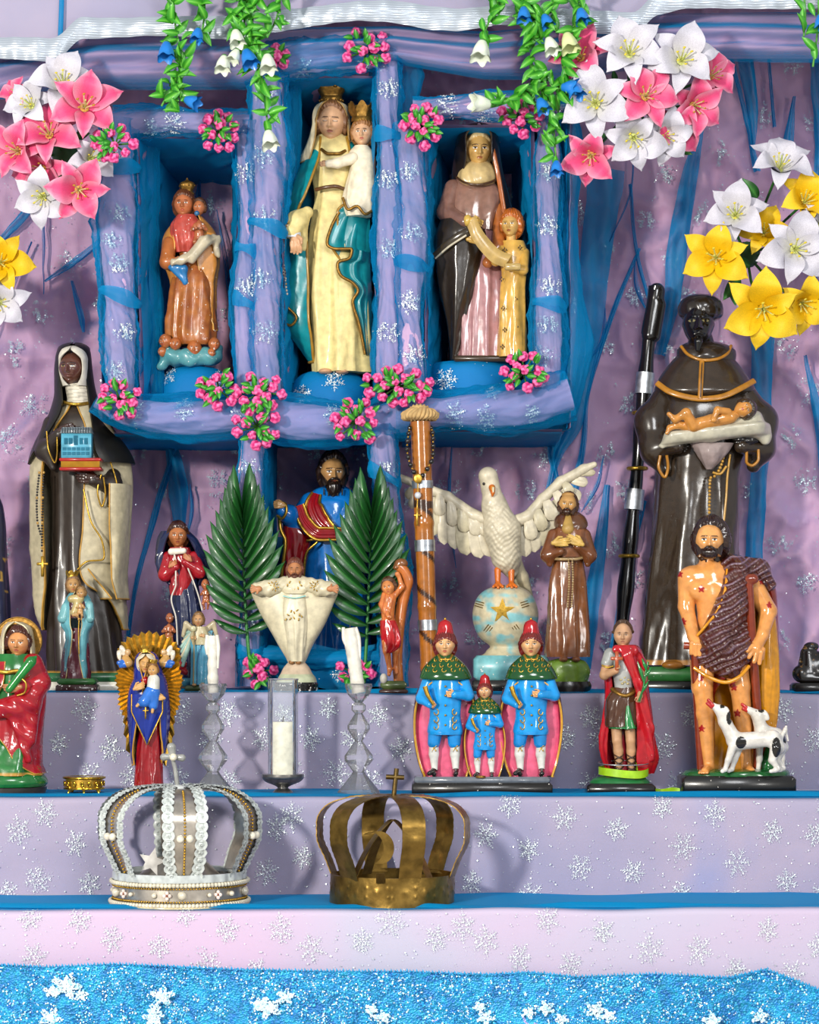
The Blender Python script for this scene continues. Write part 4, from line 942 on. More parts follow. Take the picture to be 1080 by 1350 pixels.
def fig_large_madonna():
    f = F('madonna_statue', 'tall crowned madonna statue in cream gown and teal cloak in the middle niche', 'statue', 432, 555, py=492)
    cream = 'dcc987'; teal = '0e7f86'
    f.part('gown', loft([(178, 418, 458, 4), (200, 408, 472, 2), (232, 412, 470, 0), (262, 416, 462, 0), (300, 410, 470, -2), (380, 404, 482, -4), (440, 408, 486, -6), (492, 412, 488, -6)], cream, nf=8, amp=.16, seed=4, sharp=.9), pM)
    f.part('cloak', shell([(182, 420, 462, 4, 22, 423, 458), (205, 402, 484, 6, 28, 422, 462), (235, 388, 490, 4, 36, 413, 466), (262, 379, 490, 3, 40, 403, 470), (285, 375, 490, 4, 40, 393, 446), (302, 373, 490, 5, 38, 394, 446), (325, 374, 491, 6, 36, 405, 436), (350, 371, 491, 6, 36, 405, 452), (385, 368, 492, 5, 36, 406, 462), (410, 366, 492, 4, 36, 407, 470), (430, 370, 492, 4, 36, 408, 474), (450, 388, 490, 3, 34, 410, 478), (478, 408, 486, 2, 30, 413, 483)], teal, '0a5f7c', nf=9, amp=.06, seed=7, edge='9c7420', edge_r=1.8, th=3), pG)
    # scalloped front fold of the cloak over the left hip, gold edged
    z = [(448, 285, -34), (438, 305, -36), (433, 328, -38), (446, 334, -40), (464, 334, -41), (462, 346, -41), (447, 352, -41), (450, 368, -40), (466, 378, -38), (473, 388, -36), (466, 402, -34), (474, 430, -30), (482, 470, -24)]
    P = path(z, 2.2); Q = P.copy(); Q[:, 0] = 488; Q[:, 2] = -8; g = M(); s = np.linspace(0, 1, 16)[None, :, None]
    V = P[:, None]*(1-s)+Q[:, None]*s; V[..., 2] -= (3+3*np.sin(s[..., 0]*16+P[:, 1][:, None]/30))*np.sin(s[..., 0]*PI)
    g.add(V.reshape(-1, 3), gridf(len(P), 16, False), teal); f.part('cloak_fold', g, pG)
    f.part('gold_trim', tube(P, 2.1, 'a87c22', n=8), mbrass, label='gold painted edge of the cloak')
    f.part('gold_trim', tube(path([(378, 320, -22), (374, 360, -24), (372, 405, -22), (368, 420, -20), (384, 432, -24), (392, 422, -26), (380, 408, -26)], 3), 1.9, 'a87c22', n=8), mbrass)
    # right sleeve hanging (cream) and hand
    f.part('sleeve', sdf([cone((406, 284, -24), (393, 296, -30), 8, 13), cone((393, 296, -30), (387, 310, -36), 13, 11), cone((398, 296, -26), (402, 330, -22), 9, 5)], 1.1, 6, cream), pM)
    f.part('cuff', loft([(312, 380, 398, -37, 7), (319, 379, 399, -38, 8)], 'cfd3d8', nf=6, amp=.1, n=30), pM)
    f.part('hand', hand((389, 314, -39), (.18, 1, -.15), (1, .1, -.3), 36, 'c99a72', .3), pM)
    f.part('belt', tube([(417, 254, -22), (430, 252, -29), (444, 251, -30), (456, 254, -24)], 2.6, '5a3a1c', n=8, sub=20), pG)
    f.part('collar', tube([(424, 200, -18), (434, 207, -24), (446, 207, -24), (456, 202, -18)], 2.2, '7a5a24', n=8, sub=18), mbrass)
    # head, veil, crown
    hc, hh = (438, 163, -6), 50
    f.part('neck', sdf([cone((440, 178, -2), (441, 204, 0), 10, 14)], 1.2, 3, 'd3a57c'), pM)
    hd = f.part('head', head(hc, hh, yaw=-6, roll=3, pitch=6, skin='d6a77f', eyes='down', lips='b86a58', w=.70), pM)
    f.part('hair', hair((438, 161, -4), 52, yaw=-6, roll=3, col='7a5334', line=.62, side=.58, thick=.1, low=-.7), pM)
    f.part('veil', shell([(134, 430, 444, 0, 8, 436, 438), (138, 418, 456, 1, 22, 428, 448), (150, 412, 462, 2, 27, 420, 456), (165, 411, 464, 3, 28, 417, 459), (185, 405, 468, 4, 28, 416, 461), (205, 396, 474, 6, 27, 411, 464), (214, 394, 478, 8, 26, 408, 466)], 'e3d3ad', '8a6a3a', nf=7, amp=.03, seed=3, edge='9c7a40', edge_r=1.0, th=2), pM)
    f.part('crown', small_crown(437, 137, 99, 40, 0), mbrass)
    # child on the left arm
    f.part('child_tunic', loft([(196, 468, 486, -20, 8), (206, 460, 494, -20, 13), (225, 462, 496, -22, 15), (250, 456, 496, -26, 17), (275, 452, 494, -28, 18), (290, 456, 490, -26, 16)], 'e6d9bd', nf=7, amp=.09, seed=9), pM)
    f.part('child_tunic_hem', tube([(453, 268, -44), (460, 284, -48), (472, 280, -50), (482, 290, -48), (492, 284, -40)], 2, '9c7420', n=8, sub=24), mbrass)
    f.part('child_arm', sdf([cone((466, 214, -30), (446, 222, -38), 8, 6.5), cone((446, 222, -38), (434, 223, -40), 6.5, 5)], 1, 3, 'e6d9bd'), pM)
    f.part('child_hand', hand((434, 223, -41), (-1, .1, -.1), (0, -1, 0), 15, 'c99a72', .4), pM)
    f.part('supporting_hand', hand((494, 262, -30), (-.7, .5, -.5), (-.3, -1, 0), 30, 'c99a72', .4), pM)
    f.part('child_head', head((478, 180, -20), 34, yaw=-4, skin='d6a77f', roll=-2, w=.78), pM)
    f.part('child_hair', hair((479, 178, -19), 37, yaw=-4, col='8f5f30', line=.5, side=.6, low=-.8, amp=.05, w=.78), pM)
    f.part('child_neck', tube([(478, 194, -18), (478, 203, -18)], 6, 'c99a72'), pM)
    f.part('child_crown', open_crown(478, 165, 139, 36, -19), mbrass)
    f.part('rosary', rosary([(382, 300, -44), (378, 320, -42), (376, 350, -38), (378, 372, -36)], 4.2, 1.7, 'd9c3ae', 6), pG)
    f.part('rosary', rosary([(379, 304, -46), (372, 322, -42), (371, 345, -38), (376, 366, -36), (380, 392, -35)], 4.2, 1.7, 'd9c3ae', 6), pG)
    f.part('feet', sdf([ell((430, 492, -24), (9, 4, 12)), ell((452, 492, -24), (9, 4, 12))], 1.2, 2, 'c99a72'), pM)
fig_large_madonna()

def fig_small_madonna_niche():
    f = F('madonna_statue', 'small weathered orange madonna statue with child on cherub clouds in the left niche', 'statue', 252, 550, py=486)
    org = 'a8662a'; pw = paint(.34, .4, .05)
    def cf(V, c, th, t):
        k = vnoise(V[:, 0]/5, V[:, 1]/9, 3)[:, None]; return c*(1-k*.6)+np.array(lin('7a2f1c'))*k*.6
    f.part('gown', loft([(292, 240, 266, 0), (310, 232, 272, 0), (340, 236, 272, 0), (372, 226, 282, -2), (410, 222, 285, -3), (438, 219, 286, -3), (452, 222, 286, -3), (456, 226, 282, -3)], org, nf=9, amp=.13, seed=5, colfn=cf, step=1.5), pw)
    f.part('bodice', loft([(284, 234, 258, -4, 10), (298, 226, 266, -6, 13), (320, 228, 266, -8, 14), (334, 232, 262, -6, 12)], 'b5483c', nf=11, amp=.13, seed=8, step=1.2), pw)
    f.part('cloak', shell([(282, 238, 264, 4, 12, 243, 262), (305, 218, 284, 4, 18, 230, 268), (325, 213, 290, 2, 20, 232, 262), (345, 216, 290, 2, 20, 230, 262), (375, 226, 286, 2, 20, 232, 270), (410, 224, 286, 0, 20, 228, 276), (436, 222, 288, 0, 20, 225, 282)], 'c07f35', '2268a0', nf=8, amp=.09, seed=6, edge='d1a050', edge_r=.8), pw)
    f.part('blue_lining', sdf([cone((226, 353, -22), (244, 358, -24), 4, 6), cone((230, 356, -23), (246, 374, -22), 5, 3.5), cone((244, 358, -24), (246, 376, -22), 5, 3)], .8, 3, '2470a8'), pG, label='blue painted lining fold')
    f.part('sleeve', sdf([cone((224, 322, -8), (222, 348, -18), 9, 10), cone((222, 348, -18), (236, 348, -26), 8, 5)], 1, 4, 'a8602c'), pw)
    f.part('hand', hand((232, 346, -27), (1, .25, -.1), (0, -1, -.2), 17, 'a86a44', .3), pM)
    f.part('white_drapery', sdf([cone((232, 350, -30), (254, 344, -32), 5, 6), cone((254, 344, -32), (272, 322, -28), 7, 8), cone((272, 322, -28), (288, 318, -16), 7, 5), cone((284, 316, -16), (288, 338, -14), 5, 4)], 1, 4, 'b9ad92', disp=lambda V: V+np.stack([0*V[:, 0], 1.2*np.sin(V[:, 0]/2.2+V[:, 1]/3), 0*V[:, 0]], 1)), paint(.4, .3, .02))
    f.part('head', head((243, 271, -6), 34, yaw=-4, skin='b5693f', brow='5a2a14', lips='a04028', w=.72), pM)
    f.part('hair', hair((243, 270, -4), 37, yaw=-4, col='5e3218', low=-1.1, line=.55), pM)
    f.part('neck', tube([(243, 284, -5), (244, 292, -4)], 7, 'b5693f'), pM)
    f.part('crown', small_crown(247, 258, 235, 22, -2), mbrass)
    f.part('child', baby((264, 308, -16), 26, 'a8623c'), pw)
    f.part('child_head', head((264, 276, -14), 20, yaw=-14, skin='b06a40'), pM); f.part('child_hair', hair((264, 275, -13), 23, yaw=-14, col='4a2a14', low=-.5), pM)
    f.part('globe', ball((262, 286, -30), 3.5, '2a5f86'), pG)
    for i, (x, y, w) in enumerate(((220, 452, 13), (233, 456, 12), (258, 462, 15), (284, 456, 12), (216, 466, 9), (280, 468, 9))):
        f.part('cherub_head', head((x, y, -20), w*1.5, skin='a85f30', yaw=(-20, 5, 0, 20, -30, 30)[i], w=.85), pw)
    f.part('cloud_base', sdf([ell((252, 474, -2), (38, 11, 24)), ell((230, 470, -16), (14, 10, 10)), ell((272, 472, -16), (16, 12, 10)), ell((250, 474, -22), (12, 12, 8)), cone((222, 462, -12), (216, 482, -10), 6, 8), ell((286, 466, -6), (9, 12, 12))], 1.1, 5, '4f8f94', disp=lambda V: V+np.stack([1.2*np.sin(V[:, 1]/3), 1.2*np.sin(V[:, 0]/4), 0*V[:, 0]], 1)), pW, label='teal painted cloud base')
fig_small_madonna_niche()

def fig_anne():
    f = F('saint_statue', 'veiled woman statue teaching a small girl to read, mauve gown, in the right niche', 'statue', 632, 555, py=478)
    mv = '8d6a70'; dk = '2a2117'
    f.part('gown', loft([(246, 600, 652, 2), (270, 596, 660, 0), (310, 600, 655, 0), (360, 600, 665, -2), (420, 598, 668, -4), (475, 597, 668, -6)], 'a6787a', nf=10, amp=.10, seed=12), paint(.22, .8))
    f.part('bodice', loft([(236, 600, 650, 0, 18), (256, 590, 664, -1, 23), (285, 594, 656, -4, 24), (305, 598, 652, -4, 23)], '8a6657', nf=10, amp=.05, seed=13), paint(.2, .9))
    f.part('sleeve', sdf([cone((598, 250, -4), (588, 282, -12), 13, 12), cone((588, 282, -12), (612, 298, -34), 12, 8)], 1.1, 4, '7d5a4e'), paint(.2, .9))
    f.part('dark_mantle', loft([(292, 580, 636, -8, 26), (312, 574, 642, -10, 30), (345, 573, 640, -8, 30), (380, 578, 634, -6, 29), (410, 585, 624, -5, 27), (450, 592, 612, -4, 22), (476, 594, 603, -4, 18)], dk, nf=7, amp=.12, seed=17, sharp=.9), paint(.26, .7))
    f.part('mantle_fold', tube(path([(574, 342, -22), (590, 328, -38), (612, 315, -46), (630, 310, -44)], 3), 6, '3a3020', n=14, flat=.6), paint(.2, .9))
    f.part('pale_edge', tube(path([(574, 344, -24), (592, 331, -42), (614, 318, -52)], 3), 1.4, 'c9c0a8', n=8), pG)
    f.part('veil', shell([(163, 622, 640, 0, 10, 630, 632), (167, 613, 649, -1, 24, 629, 633), (175, 606, 655, -3, 33, 624, 639), (180, 603, 657, -3, 34, 615, 647), (190, 600, 659, -1, 32, 613, 648), (207, 598, 661, 2, 31, 614, 648), (230, 596, 665, 6, 29, 610, 655), (255, 596, 672, 10, 28, 600, 660), (300, 594, 682, 14, 28, 600, 668), (360, 592, 690, 18, 28, 600, 676), (420, 592, 684, 18, 26, 600, 676), (474, 594, 676, 16, 24, 602, 670)], '1f1710', '9a4f20', nf=6, amp=.03, seed=14, edge='241a12', edge_r=1.0, th=3), paint(.2, .9))
    f.part('veil_edge', tube(path([(649, 200, -20), (655, 228, -20), (660, 255, -16), (666, 290, -10)], 3), 3.2, 'a85c28', n=10, flat=.5), paint(.25, .7))
    f.part('neck_cloth', loft([(213, 617, 645, 0, 12), (220, 608, 651, -3, 19), (232, 602, 655, -5, 24), (244, 604, 652, -5, 25), (248, 610, 646, -5, 22)], 'cdb27a', nf=9, amp=.05, seed=15, step=1.5), pG)
    f.part('collar_edge', tube([(602, 236, -12), (612, 245, -26), (628, 249, -31), (645, 245, -26), (655, 238, -12)], 1.6, '4a3018', n=8, sub=24), pG)
    f.part('head', head((631, 199, -9), 46, yaw=4, skin='c9a05c', brow='3a2210', lips='a05a34', w=.68, pitch=6), paint(.25, .7))
    f.part('coif', hair((631, 197, -6), 49, yaw=4, col='c7ae7a', line=.5, side=.6, low=-1, strands=3, amp=.01, w=.7), pG)
    f.part('neck', tube([(631, 214, -6), (631, 228, -4)], 11, 'c9a05c'), pG)
    f.part('cuff', sdf([ell((616, 297, -38), (6, 8, 7))], 1, 2, 'd6b254'), pG)
    f.part('hand', hand((618, 297, -40), (1, .35, -.2), (0, -1, -.2), 26, 'cfa552', .45), paint(.22, .8))
    f.part('hand', hand((616, 322, -44), (1, .1, -.1), (.1, -1, 0), 26, 'cfa552', .5), paint(.22, .8))
    # scroll the two read
    g = M(); P = path([(620, 300, -58), (626, 315, -60), (636, 330, -60), (652, 346, -58), (668, 352, -54)], 2); m = len(P); s = np.linspace(-1, 1, 9)[None, :, None]
    V = P[:, None]+s*np.array((5, -8, 0))[None, None]*1.0; V[..., 2] -= 3*(1-s[..., 0]**2); W = V.copy(); W[..., 2] += 1.6
    g.add(V.reshape(-1, 3), gridf(m, 9, False), 'b99a5a'); g.add(W.reshape(-1, 3), gridf(m, 9, False), '8d7344'); f.part('scroll', g, pG)
    f.part('orange_sleeve', sdf([cone((655, 250, 0), (658, 300, -10), 6, 9), cone((658, 300, -10), (656, 330, -30), 9, 8), cone((656, 330, -30), (642, 352, -38), 8, 7)], 1.1, 4, 'a8602c'), paint(.25, .7))
    # the girl
    f.part('girl_gown', loft([(322, 660, 690, -26, 12), (340, 655, 696, -26, 16), (362, 660, 694, -26, 16), (385, 658, 692, -26, 17), (430, 656, 693, -26, 18), (474, 654, 694, -26, 19)], 'd0a24a', nf=7, amp=.09, seed=22), paint(.22, .8))
    f.part('girl_arm', sdf([cone((660, 335, -34), (652, 352, -46), 7, 6), cone((690, 338, -30), (688, 362, -44), 7, 6.5), cone((688, 362, -44), (672, 360, -52), 6, 4.5)], 1, 3, 'c79a44'), paint(.25, .7))
    f.part('girl_hand', hand((672, 360, -53), (-1, -.3, -.1), (0, -1, 0), 14, 'cfa552', .4), pG); f.part('girl_hand', hand((654, 352, -50), (.8, .3, -.1), (0, -1, 0), 13, 'c9803a', .4), pG)
    f.part('girl_book', box(664, 684, 356, 364, -62, -50, 'b59a5e', 1), pG)
    f.part('girl_head', head((672, 302, -30), 32, yaw=-14, skin='cfa45c', brow='2a1a0c', lips='9a4a28', w=.72), paint(.25, .7))
    f.part('girl_hair', hair((674, 300, -28), 37, yaw=-12, col='b5611e', line=.5, side=.58, low=-1.2, amp=.06, w=.74), paint(.25, .7))
    f.part('girl_neck', tube([(673, 314, -28), (673, 325, -26)], 6.5, 'cfa45c'), pG)
    g = M()
    for x, y in ((664, 336), (684, 333), (660, 374), (662, 412), (678, 400), (679, 436), (661, 462), (664, 440), (676, 466)):
        for dx, dy in ((0, -2.2), (0, 2.2), (-2, 0), (2, 0)): g.merge(ball((x+dx, y+dy, -43.5), (.9, 1.3, .9), '33241a', 8, 6))
    f.part('painted_flowers', g, pG)['kind'] = 'stuff'
    f.part('base', box(598, 690, 472, 480, -34, 20, '3a2c1c', 2), pG)
fig_anne()

# ================================================================ top step: large statues at the sides
def fig_nun():
    f = F('nun_statue', 'large dark-skinned nun statue in black veil holding a little blue house on a red book', 'statue', 108, 545, shelf=3)
    B = f.base; br = '2f261f'; cr = 'b5aa8c'
    base_slab(f, 64, 176, B-26, B, -46, 42, 'cfcabb', '1f5d34', .45, 3, .02)
    f.part('habit', loft([(532, 84, 124, 2), (556, 70, 142, 0), (600, 66, 148, 0), (680, 68, 148, 0), (760, 66, 152, -2), (840, 64, 162, -4), (B-24, 65, 168, -5)], br, nf=10, amp=.10, seed=31, trim=('b98a34', .012), sharp=.65), paint(.4, .2))
    f.part('mantle', shell([(530, 86, 122, 2, 18, 97, 101), (545, 74, 138, 2, 26, 90, 108), (565, 58, 150, 2, 32, 76, 116), (600, 42, 170, 3, 38, 60, 118), (640, 38, 176, 3, 42, 58, 116), (700, 38, 172, 3, 44, 60, 114), (745, 40, 168, 3, 44, 62, 110), (770, 41, 164, 3, 44, 62, 118), (790, 42, 166, 3, 44, 60, 148), (812, 46, 168, 3, 42, 58, 158), (830, 54, 169, 4, 38, 59, 163)], cr, '8f866d', nf=9, amp=.05, seed=33, edge='b98a34', edge_r=1.1, th=3), paint(.5, .12))
    f.part('mantle_fold', shell([(640, 112, 174, -4, 46, 114, 150), (690, 110, 172, -4, 48, 116, 150), (735, 108, 170, -4, 48, 111, 152), (760, 112, 168, -2, 46, 128, 152), (790, 130, 170, 0, 42, 152, 158)], 'c2b797', nf=7, amp=.06, seed=35, edge='b98a34', edge_r=1.1, th=2), paint(.5, .12))
    f.part('gold_line', tube(path([(116, 648, -48), (126, 690, -50), (140, 715, -48), (142, 738, -46), (120, 742, -48), (108, 752, -46)], 3), 1.2, 'b98a34', n=8), mgold)
    f.part('veil', shell([(452, 88, 108, 4, 10, 97, 99), (456, 78, 116, 4, 22, 94, 101), (463, 75, 119, 2, 28, 84, 110), (470, 73, 120, 3, 28, 79, 114), (490, 71, 122, 5, 28, 79, 114), (515, 71, 126, 6, 29, 82, 118), (540, 66, 134, 6, 40, 84, 122), (562, 56, 146, 5, 48, 74, 126), (585, 44, 164, 5, 54, 58, 129), (600, 38, 174, 5, 58, 47, 133), (612, 35, 179, 5, 60, 38, 140)], '17150f', '2a2620', nf=6, amp=.025, seed=32, th=3), paint(.42, .15))
    f.part('coif', shell([(457, 90, 104, -4, 8, 96, 97), (460, 83, 111, -5, 20, 96, 97), (465, 80, 115, -6, 27, 94, 98), (470, 78, 117, -5, 28, 87, 105), (476, 77, 118, -4, 27, 81, 111), (488, 77, 118, -3, 26, 80, 112), (500, 79, 118, -2, 26, 83, 110), (510, 82, 118, 0, 26, 93, 104)], 'd9d3c2', nf=5, amp=.015, seed=2, th=2), pM)
    f.part('neck_cloth', loft([(503, 88, 114, 2, 13), (512, 86, 119, 0, 19), (526, 88, 122, 0, 20), (536, 86, 125, 0, 21)], 'd3ccb8', nf=7, amp=.05, seed=6, step=1.5, colfn=lambda V, c, th, t: c*(1-.35*(np.sin(V[:, 1]*1.2+V[:, 0]*.12) > .6))[:, None]), pM)
    f.part('collar', tube([(84, 531, -14), (94, 534, -22), (106, 535, -24), (122, 532, -14)], 2.2, 'a8823c', n=8, sub=20), mgold)
    f.part('head', head((96, 486, -8), 46, yaw=-12, roll=2, skin='553329', brow='1c100c', lips='6a3a30', eyes='open', white='a08a60', iris='140c08', w=.72, blush=0), paint(.25, .6))
    f.part('neck', tube([(99, 500, -4), (101, 514, -2)], 12, '2a1a14'), pG)
    f.part('sleeve', sdf([cone((70, 560, -10), (62, 596, -22), 12, 13), cone((62, 596, -22), (84, 576, -44), 12, 8), cone((66, 596, -26), (74, 618, -30), 13, 5)], 1.2, 5, '2c231c'), paint(.4, .2))
    f.part('gold_line', tube(path([(67, 572, -40), (70, 596, -44), (78, 613, -42), (82, 596, -48), (82, 580, -50)], 2), 1.1, 'b98a34', n=8), mgold)
    f.part('hand', hand((84, 572, -48), (1, -.28, -.15), (.25, 1, -.2), 30, '3a241c', .5), paint(.25, .6))
    f.part('sleeve', sdf([cone((150, 630, -22), (150, 642, -24), 12, 14), cone((150, 642, -24), (128, 636, -44), 13, 8), cone((150, 640, -24), (144, 668, -28), 12, 5)], 1.2, 5, '2c231c'), paint(.4, .2))
    f.part('gold_line', tube(path([(139, 628, -46), (134, 650, -46), (139, 670, -42), (144, 655, -44), (142, 632, -48)], 2), 1.2, 'b98a34', n=8), mgold)
    f.part('gold_line', tube(path([(150, 612, -38), (158, 640, -36), (156, 666, -32), (146, 670, -36)], 2), 1.1, 'b98a34', n=8), mgold)
    f.part('hand', hand((134, 634, -46), (-1, -.05, -.2), (-.2, -1, -.3), 34, '3a241c', .3), paint(.25, .6))
    bk = f.part('book', box(88, 142, 609, 613, -76, -44, 'a3201c', 1).merge(box(88, 142, 621, 625, -76, -44, 'a3201c', 1)).merge(box(90, 140, 613, 621, -74, -46, 'b98a30', 0)), paint(.3, .5, .01), label='red book with gilt page edges')
    hs = f.part('house', box(90, 129, 576, 609, -72, -50, '4f9cb5', .8), pG, label='little light blue house')
    g = box(89, 130, 569, 577, -74, -48, '7d8a90', .8, 2)
    for x in np.arange(91, 129, 3.4): g.merge(box(x, x+1.3, 569.5, 577, -75, -73, '5a676e'))
    f.part('house_roof', g, pG, parent=hs)
    g = M()
    for x in (94, 100, 114, 120): g.merge(box(x, x+4.5, 583, 591, -73.2, -71.5, '2f7d99'))
    g.merge(box(106.5, 111.5, 580, 592, -73.2, -71.5, '2f7d99'))
    for y in (595, 601):
        for x in np.arange(92, 127, 6): g.merge(box(x, x+4.6, y, y+4, -72.9, -71.5, '3f8dab'))
    f.part('house_front', g, pG, parent=hs)
    f.part('rosary', rosary([(58, 626, -44), (55, 660, -46), (56, 690, -47), (60, 706, -47)], 3.6, 1.6, '17120e', 9), pG)
    f.part('rosary', rosary([(64, 626, -46), (63, 660, -48), (62, 706, -48), (62, 728, -48)], 3.6, 1.6, '17120e', 9), pG)
    f.part('cross', cross((63, 745, -50), 15, 27, 4, 'c07a22'), mgold, label='small golden cross on the rosary')
fig_nun()

def fig_monk():
    f = F('monk_statue', 'large dark-skinned monk statue in brown habit holding a baby on a white cloth', 'statue', 930, 560, shelf=3)
    B = f.base; br = '33271b'; yl = 'a8701c'; P = paint(.24, .7)
    base_slab(f, 836, 1010, B-34, B, -48, 42, '15130f', '2c6b30', .55, 4, .03)
    f.part('habit', loft([(500, 888, 968, 0), (540, 868, 994, 0), (590, 866, 986, 0), (640, 864, 976, 0), (700, 860, 976, -2), (770, 852, 978, -3), (830, 846, 980, -4), (B-36, 842, 982, -5)], br, nf=8, amp=.10, seed=41, sharp=.8, trim=(yl, .014)), P)
    f.part('sleeve', sdf([cone((882, 514, -4), (860, 558, -12), 16, 22), cone((858, 555, -12), (862, 596, -24), 22, 20), cone((862, 590, -24), (888, 592, -52), 18, 10), cone((866, 600, -24), (872, 620, -28), 17, 10)], 1.6, 9, '2f2419'), P)
    f.part('sleeve', sdf([cone((976, 514, -4), (1000, 558, -12), 16, 22), cone((1002, 555, -12), (1000, 592, -24), 22, 18), cone((1000, 590, -24), (972, 592, -50), 17, 10), cone((998, 596, -24), (990, 616, -28), 17, 9)], 1.6, 9, '2f2419'), P)
    f.part('cuff_edge', tube(path([(866, 604, -50), (864, 620, -50), (872, 632, -48), (876, 620, -50), (874, 604, -54)], 2), 2.0, yl, n=8), pG)
    f.part('cuff_edge', tube(path([(978, 598, -52), (978, 612, -50), (986, 617, -48), (994, 608, -48), (994, 596, -46)], 2), 2.0, yl, n=8), pG)
    f.part('shoulder_cape', loft([(462, 900, 956, 2, 24), (478, 884, 972, 0, 30), (500, 868, 988, -1, 37), (514, 862, 996, -2, 42), (519, 864, 993, -2, 43), (524, 880, 975, -2, 41), (529, 900, 950, -2, 36)], '33271b', nf=0, seed=42, step=1.5), P)
    f.part('cape_edge', tube(path([(864, 507, -22), (880, 520, -36), (905, 528, -43), (925, 530, -46), (950, 526, -43), (975, 514, -36), (992, 504, -22)], 2.5), 4.0, yl, n=10, flat=.4), pG)
    f.part('cowl', loft([(452, 904, 952, 4, 22), (456, 897, 962, 3, 27), (464, 892, 970, 1, 31), (474, 892, 970, 0, 32), (482, 900, 960, 0, 28)], '2b2016', nf=5, amp=.03, seed=43, step=1.2), P)
    f.part('cowl_edge', tube(path([(897, 458, -12), (905, 470, -24), (922, 478, -31), (940, 477, -30), (956, 469, -22), (963, 457, -10)], 2), 2.2, yl, n=8), pG)
    f.part('cape_placket', tube([(922, 479, -33), (920, 500, -42), (918, 530, -47)], 3.4, yl, n=10, flat=.5, sub=14), pG); f.part('placket_groove', tube([(922, 482, -35.5), (920, 500, -44.5), (918.5, 528, -49)], .8, '3a2a16', n=6, sub=12), pG)
    f.part('neck', sdf([cone((923, 440, 0), (926, 466, 2), 15, 20)], 1.4, 3, '0d0b0a'), P)
    f.part('head', head((920, 428, -8), 66, yaw=-5, skin='100c0a', brow='070605', lips='1c1512', eyes='open', white='8a8058', iris='0a0806', w=.60, blush=0, nose=1.1), paint(.16, .9))
    f.part('goatee', sdf([cone((917, 455, -36), (916, 465, -36), 6, 3), cone((911, 445, -38), (917, 443, -40), 1.6, 2), cone((923, 445, -38), (917, 443, -40), 1.6, 2)], .9, 2, '0a0807'), P)
    f.part('hair', loft([(388, 914, 930, 0, 8), (391, 904, 942, 0, 22), (398, 897, 951, 0, 30), (408, 894, 954, 0, 33), (416, 896, 953, 1, 33), (421, 902, 948, 3, 29), (424, 908, 942, 6, 22)], '221a12', nf=14, amp=.03, seed=44, step=1.2), P)
    # cloth tray, baby and hand cloth
    cl = lambda V: V+np.stack([0*V[:, 0], 1.6*np.sin(V[:, 1]/2.6+V[:, 0]/26), -1.8*np.sin(V[:, 1]/3.4+V[:, 0]/34)], 1)
    f.part('white_cloth', sdf([cone((868, 592, -58), (882, 582, -62), 5, 10), cone((882, 582, -62), (930, 574, -66), 11, 14), cone((930, 574, -66), (985, 566, -62), 14, 15), cone((985, 566, -62), (1002, 580, -50), 14, 9), cone((985, 560, -56), (1000, 570, -46), 12, 10)], 1.2, 8, 'b9b4a0', disp=cl), paint(.3, .5))
    f.part('hanging_cloth', loft([(588, 904, 962, -50, 12), (600, 912, 954, -50, 12), (612, 920, 944, -48, 10), (622, 926, 934, -46, 5)], '8f7f7c', nf=6, amp=.12, seed=46, step=1.2), pM)
    s = 'c4853c'
    f.part('baby_body', sdf([cone((908, 567, -74), (930, 562, -76), 9, 9), cone((930, 562, -76), (954, 556, -76), 9, 8.5), cone((906, 568, -78), (896, 552, -84), 7.5, 6.5), cone((896, 552, -84), (882, 560, -82), 6, 4.5), cone((882, 560, -82), (874, 553, -82), 4, 3), cone((904, 570, -70), (888, 566, -74), 7, 5.5), cone((888, 566, -74), (876, 570, -74), 5, 3.6), cone((876, 570, -74), (872, 577, -76), 3.4, 2.4),
                             cone((950, 550, -82), (936, 548, -88), 5, 4.2), cone((936, 548, -88), (930, 560, -90), 4.2, 3.4), cone((952, 562, -70), (940, 566, -72), 4.6, 4), ell((931, 562, -91), (4, 3, 3)), cone((954, 556, -76), (962, 553, -76), 6, 5)], .9, 3, s), paint(.2, .8))
    f.part('baby_head', head((971, 546, -76), 26, roll=72, pitch=-20, skin='c98a42', w=.82), paint(.2, .8))
    f.part('baby_hair', hair((973, 546, -74), 29, roll=72, pitch=-20, col='3a2a1a', low=-.3, line=.4, side=.5, w=.84), pG)
    f.part('hand', hand((990, 584, -52), (-1, .12, -.3), (-.2, -1, -.4), 34, '120d0a', .25), P)
    f.part('hand', hand((878, 592, -50), (1, .05, -.3), (.2, -1, -.4), 30, '120d0a', .3), P)
    f.part('rosary', rosary([(950, 598, -46), (946, 615, -48), (938, 630, -50), (931, 634, -50), (930, 660, -50), (929, 710, -50)], 4.4, 2.0, 'b98a30', 5), pG)
    f.part('rosary_cord', tube(path([(958, 602, -40), (954, 630, -44), (952, 660, -46), (948, 700, -46)], 3), 1.5, 'b98a30', n=8), pG)
    f.part('rosary_cord', tube(path([(934, 626, -50), (944, 628, -50), (952, 618, -48)], 3), 1.6, 'b98a30', n=8), pG)
    f.part('feet', sdf([ell((884, B-36, -44), (16, 6, 12)), ell((942, B-36, -44), (16, 6, 12))], 1.5, 3, '9c6420'), pG)
fig_monk()

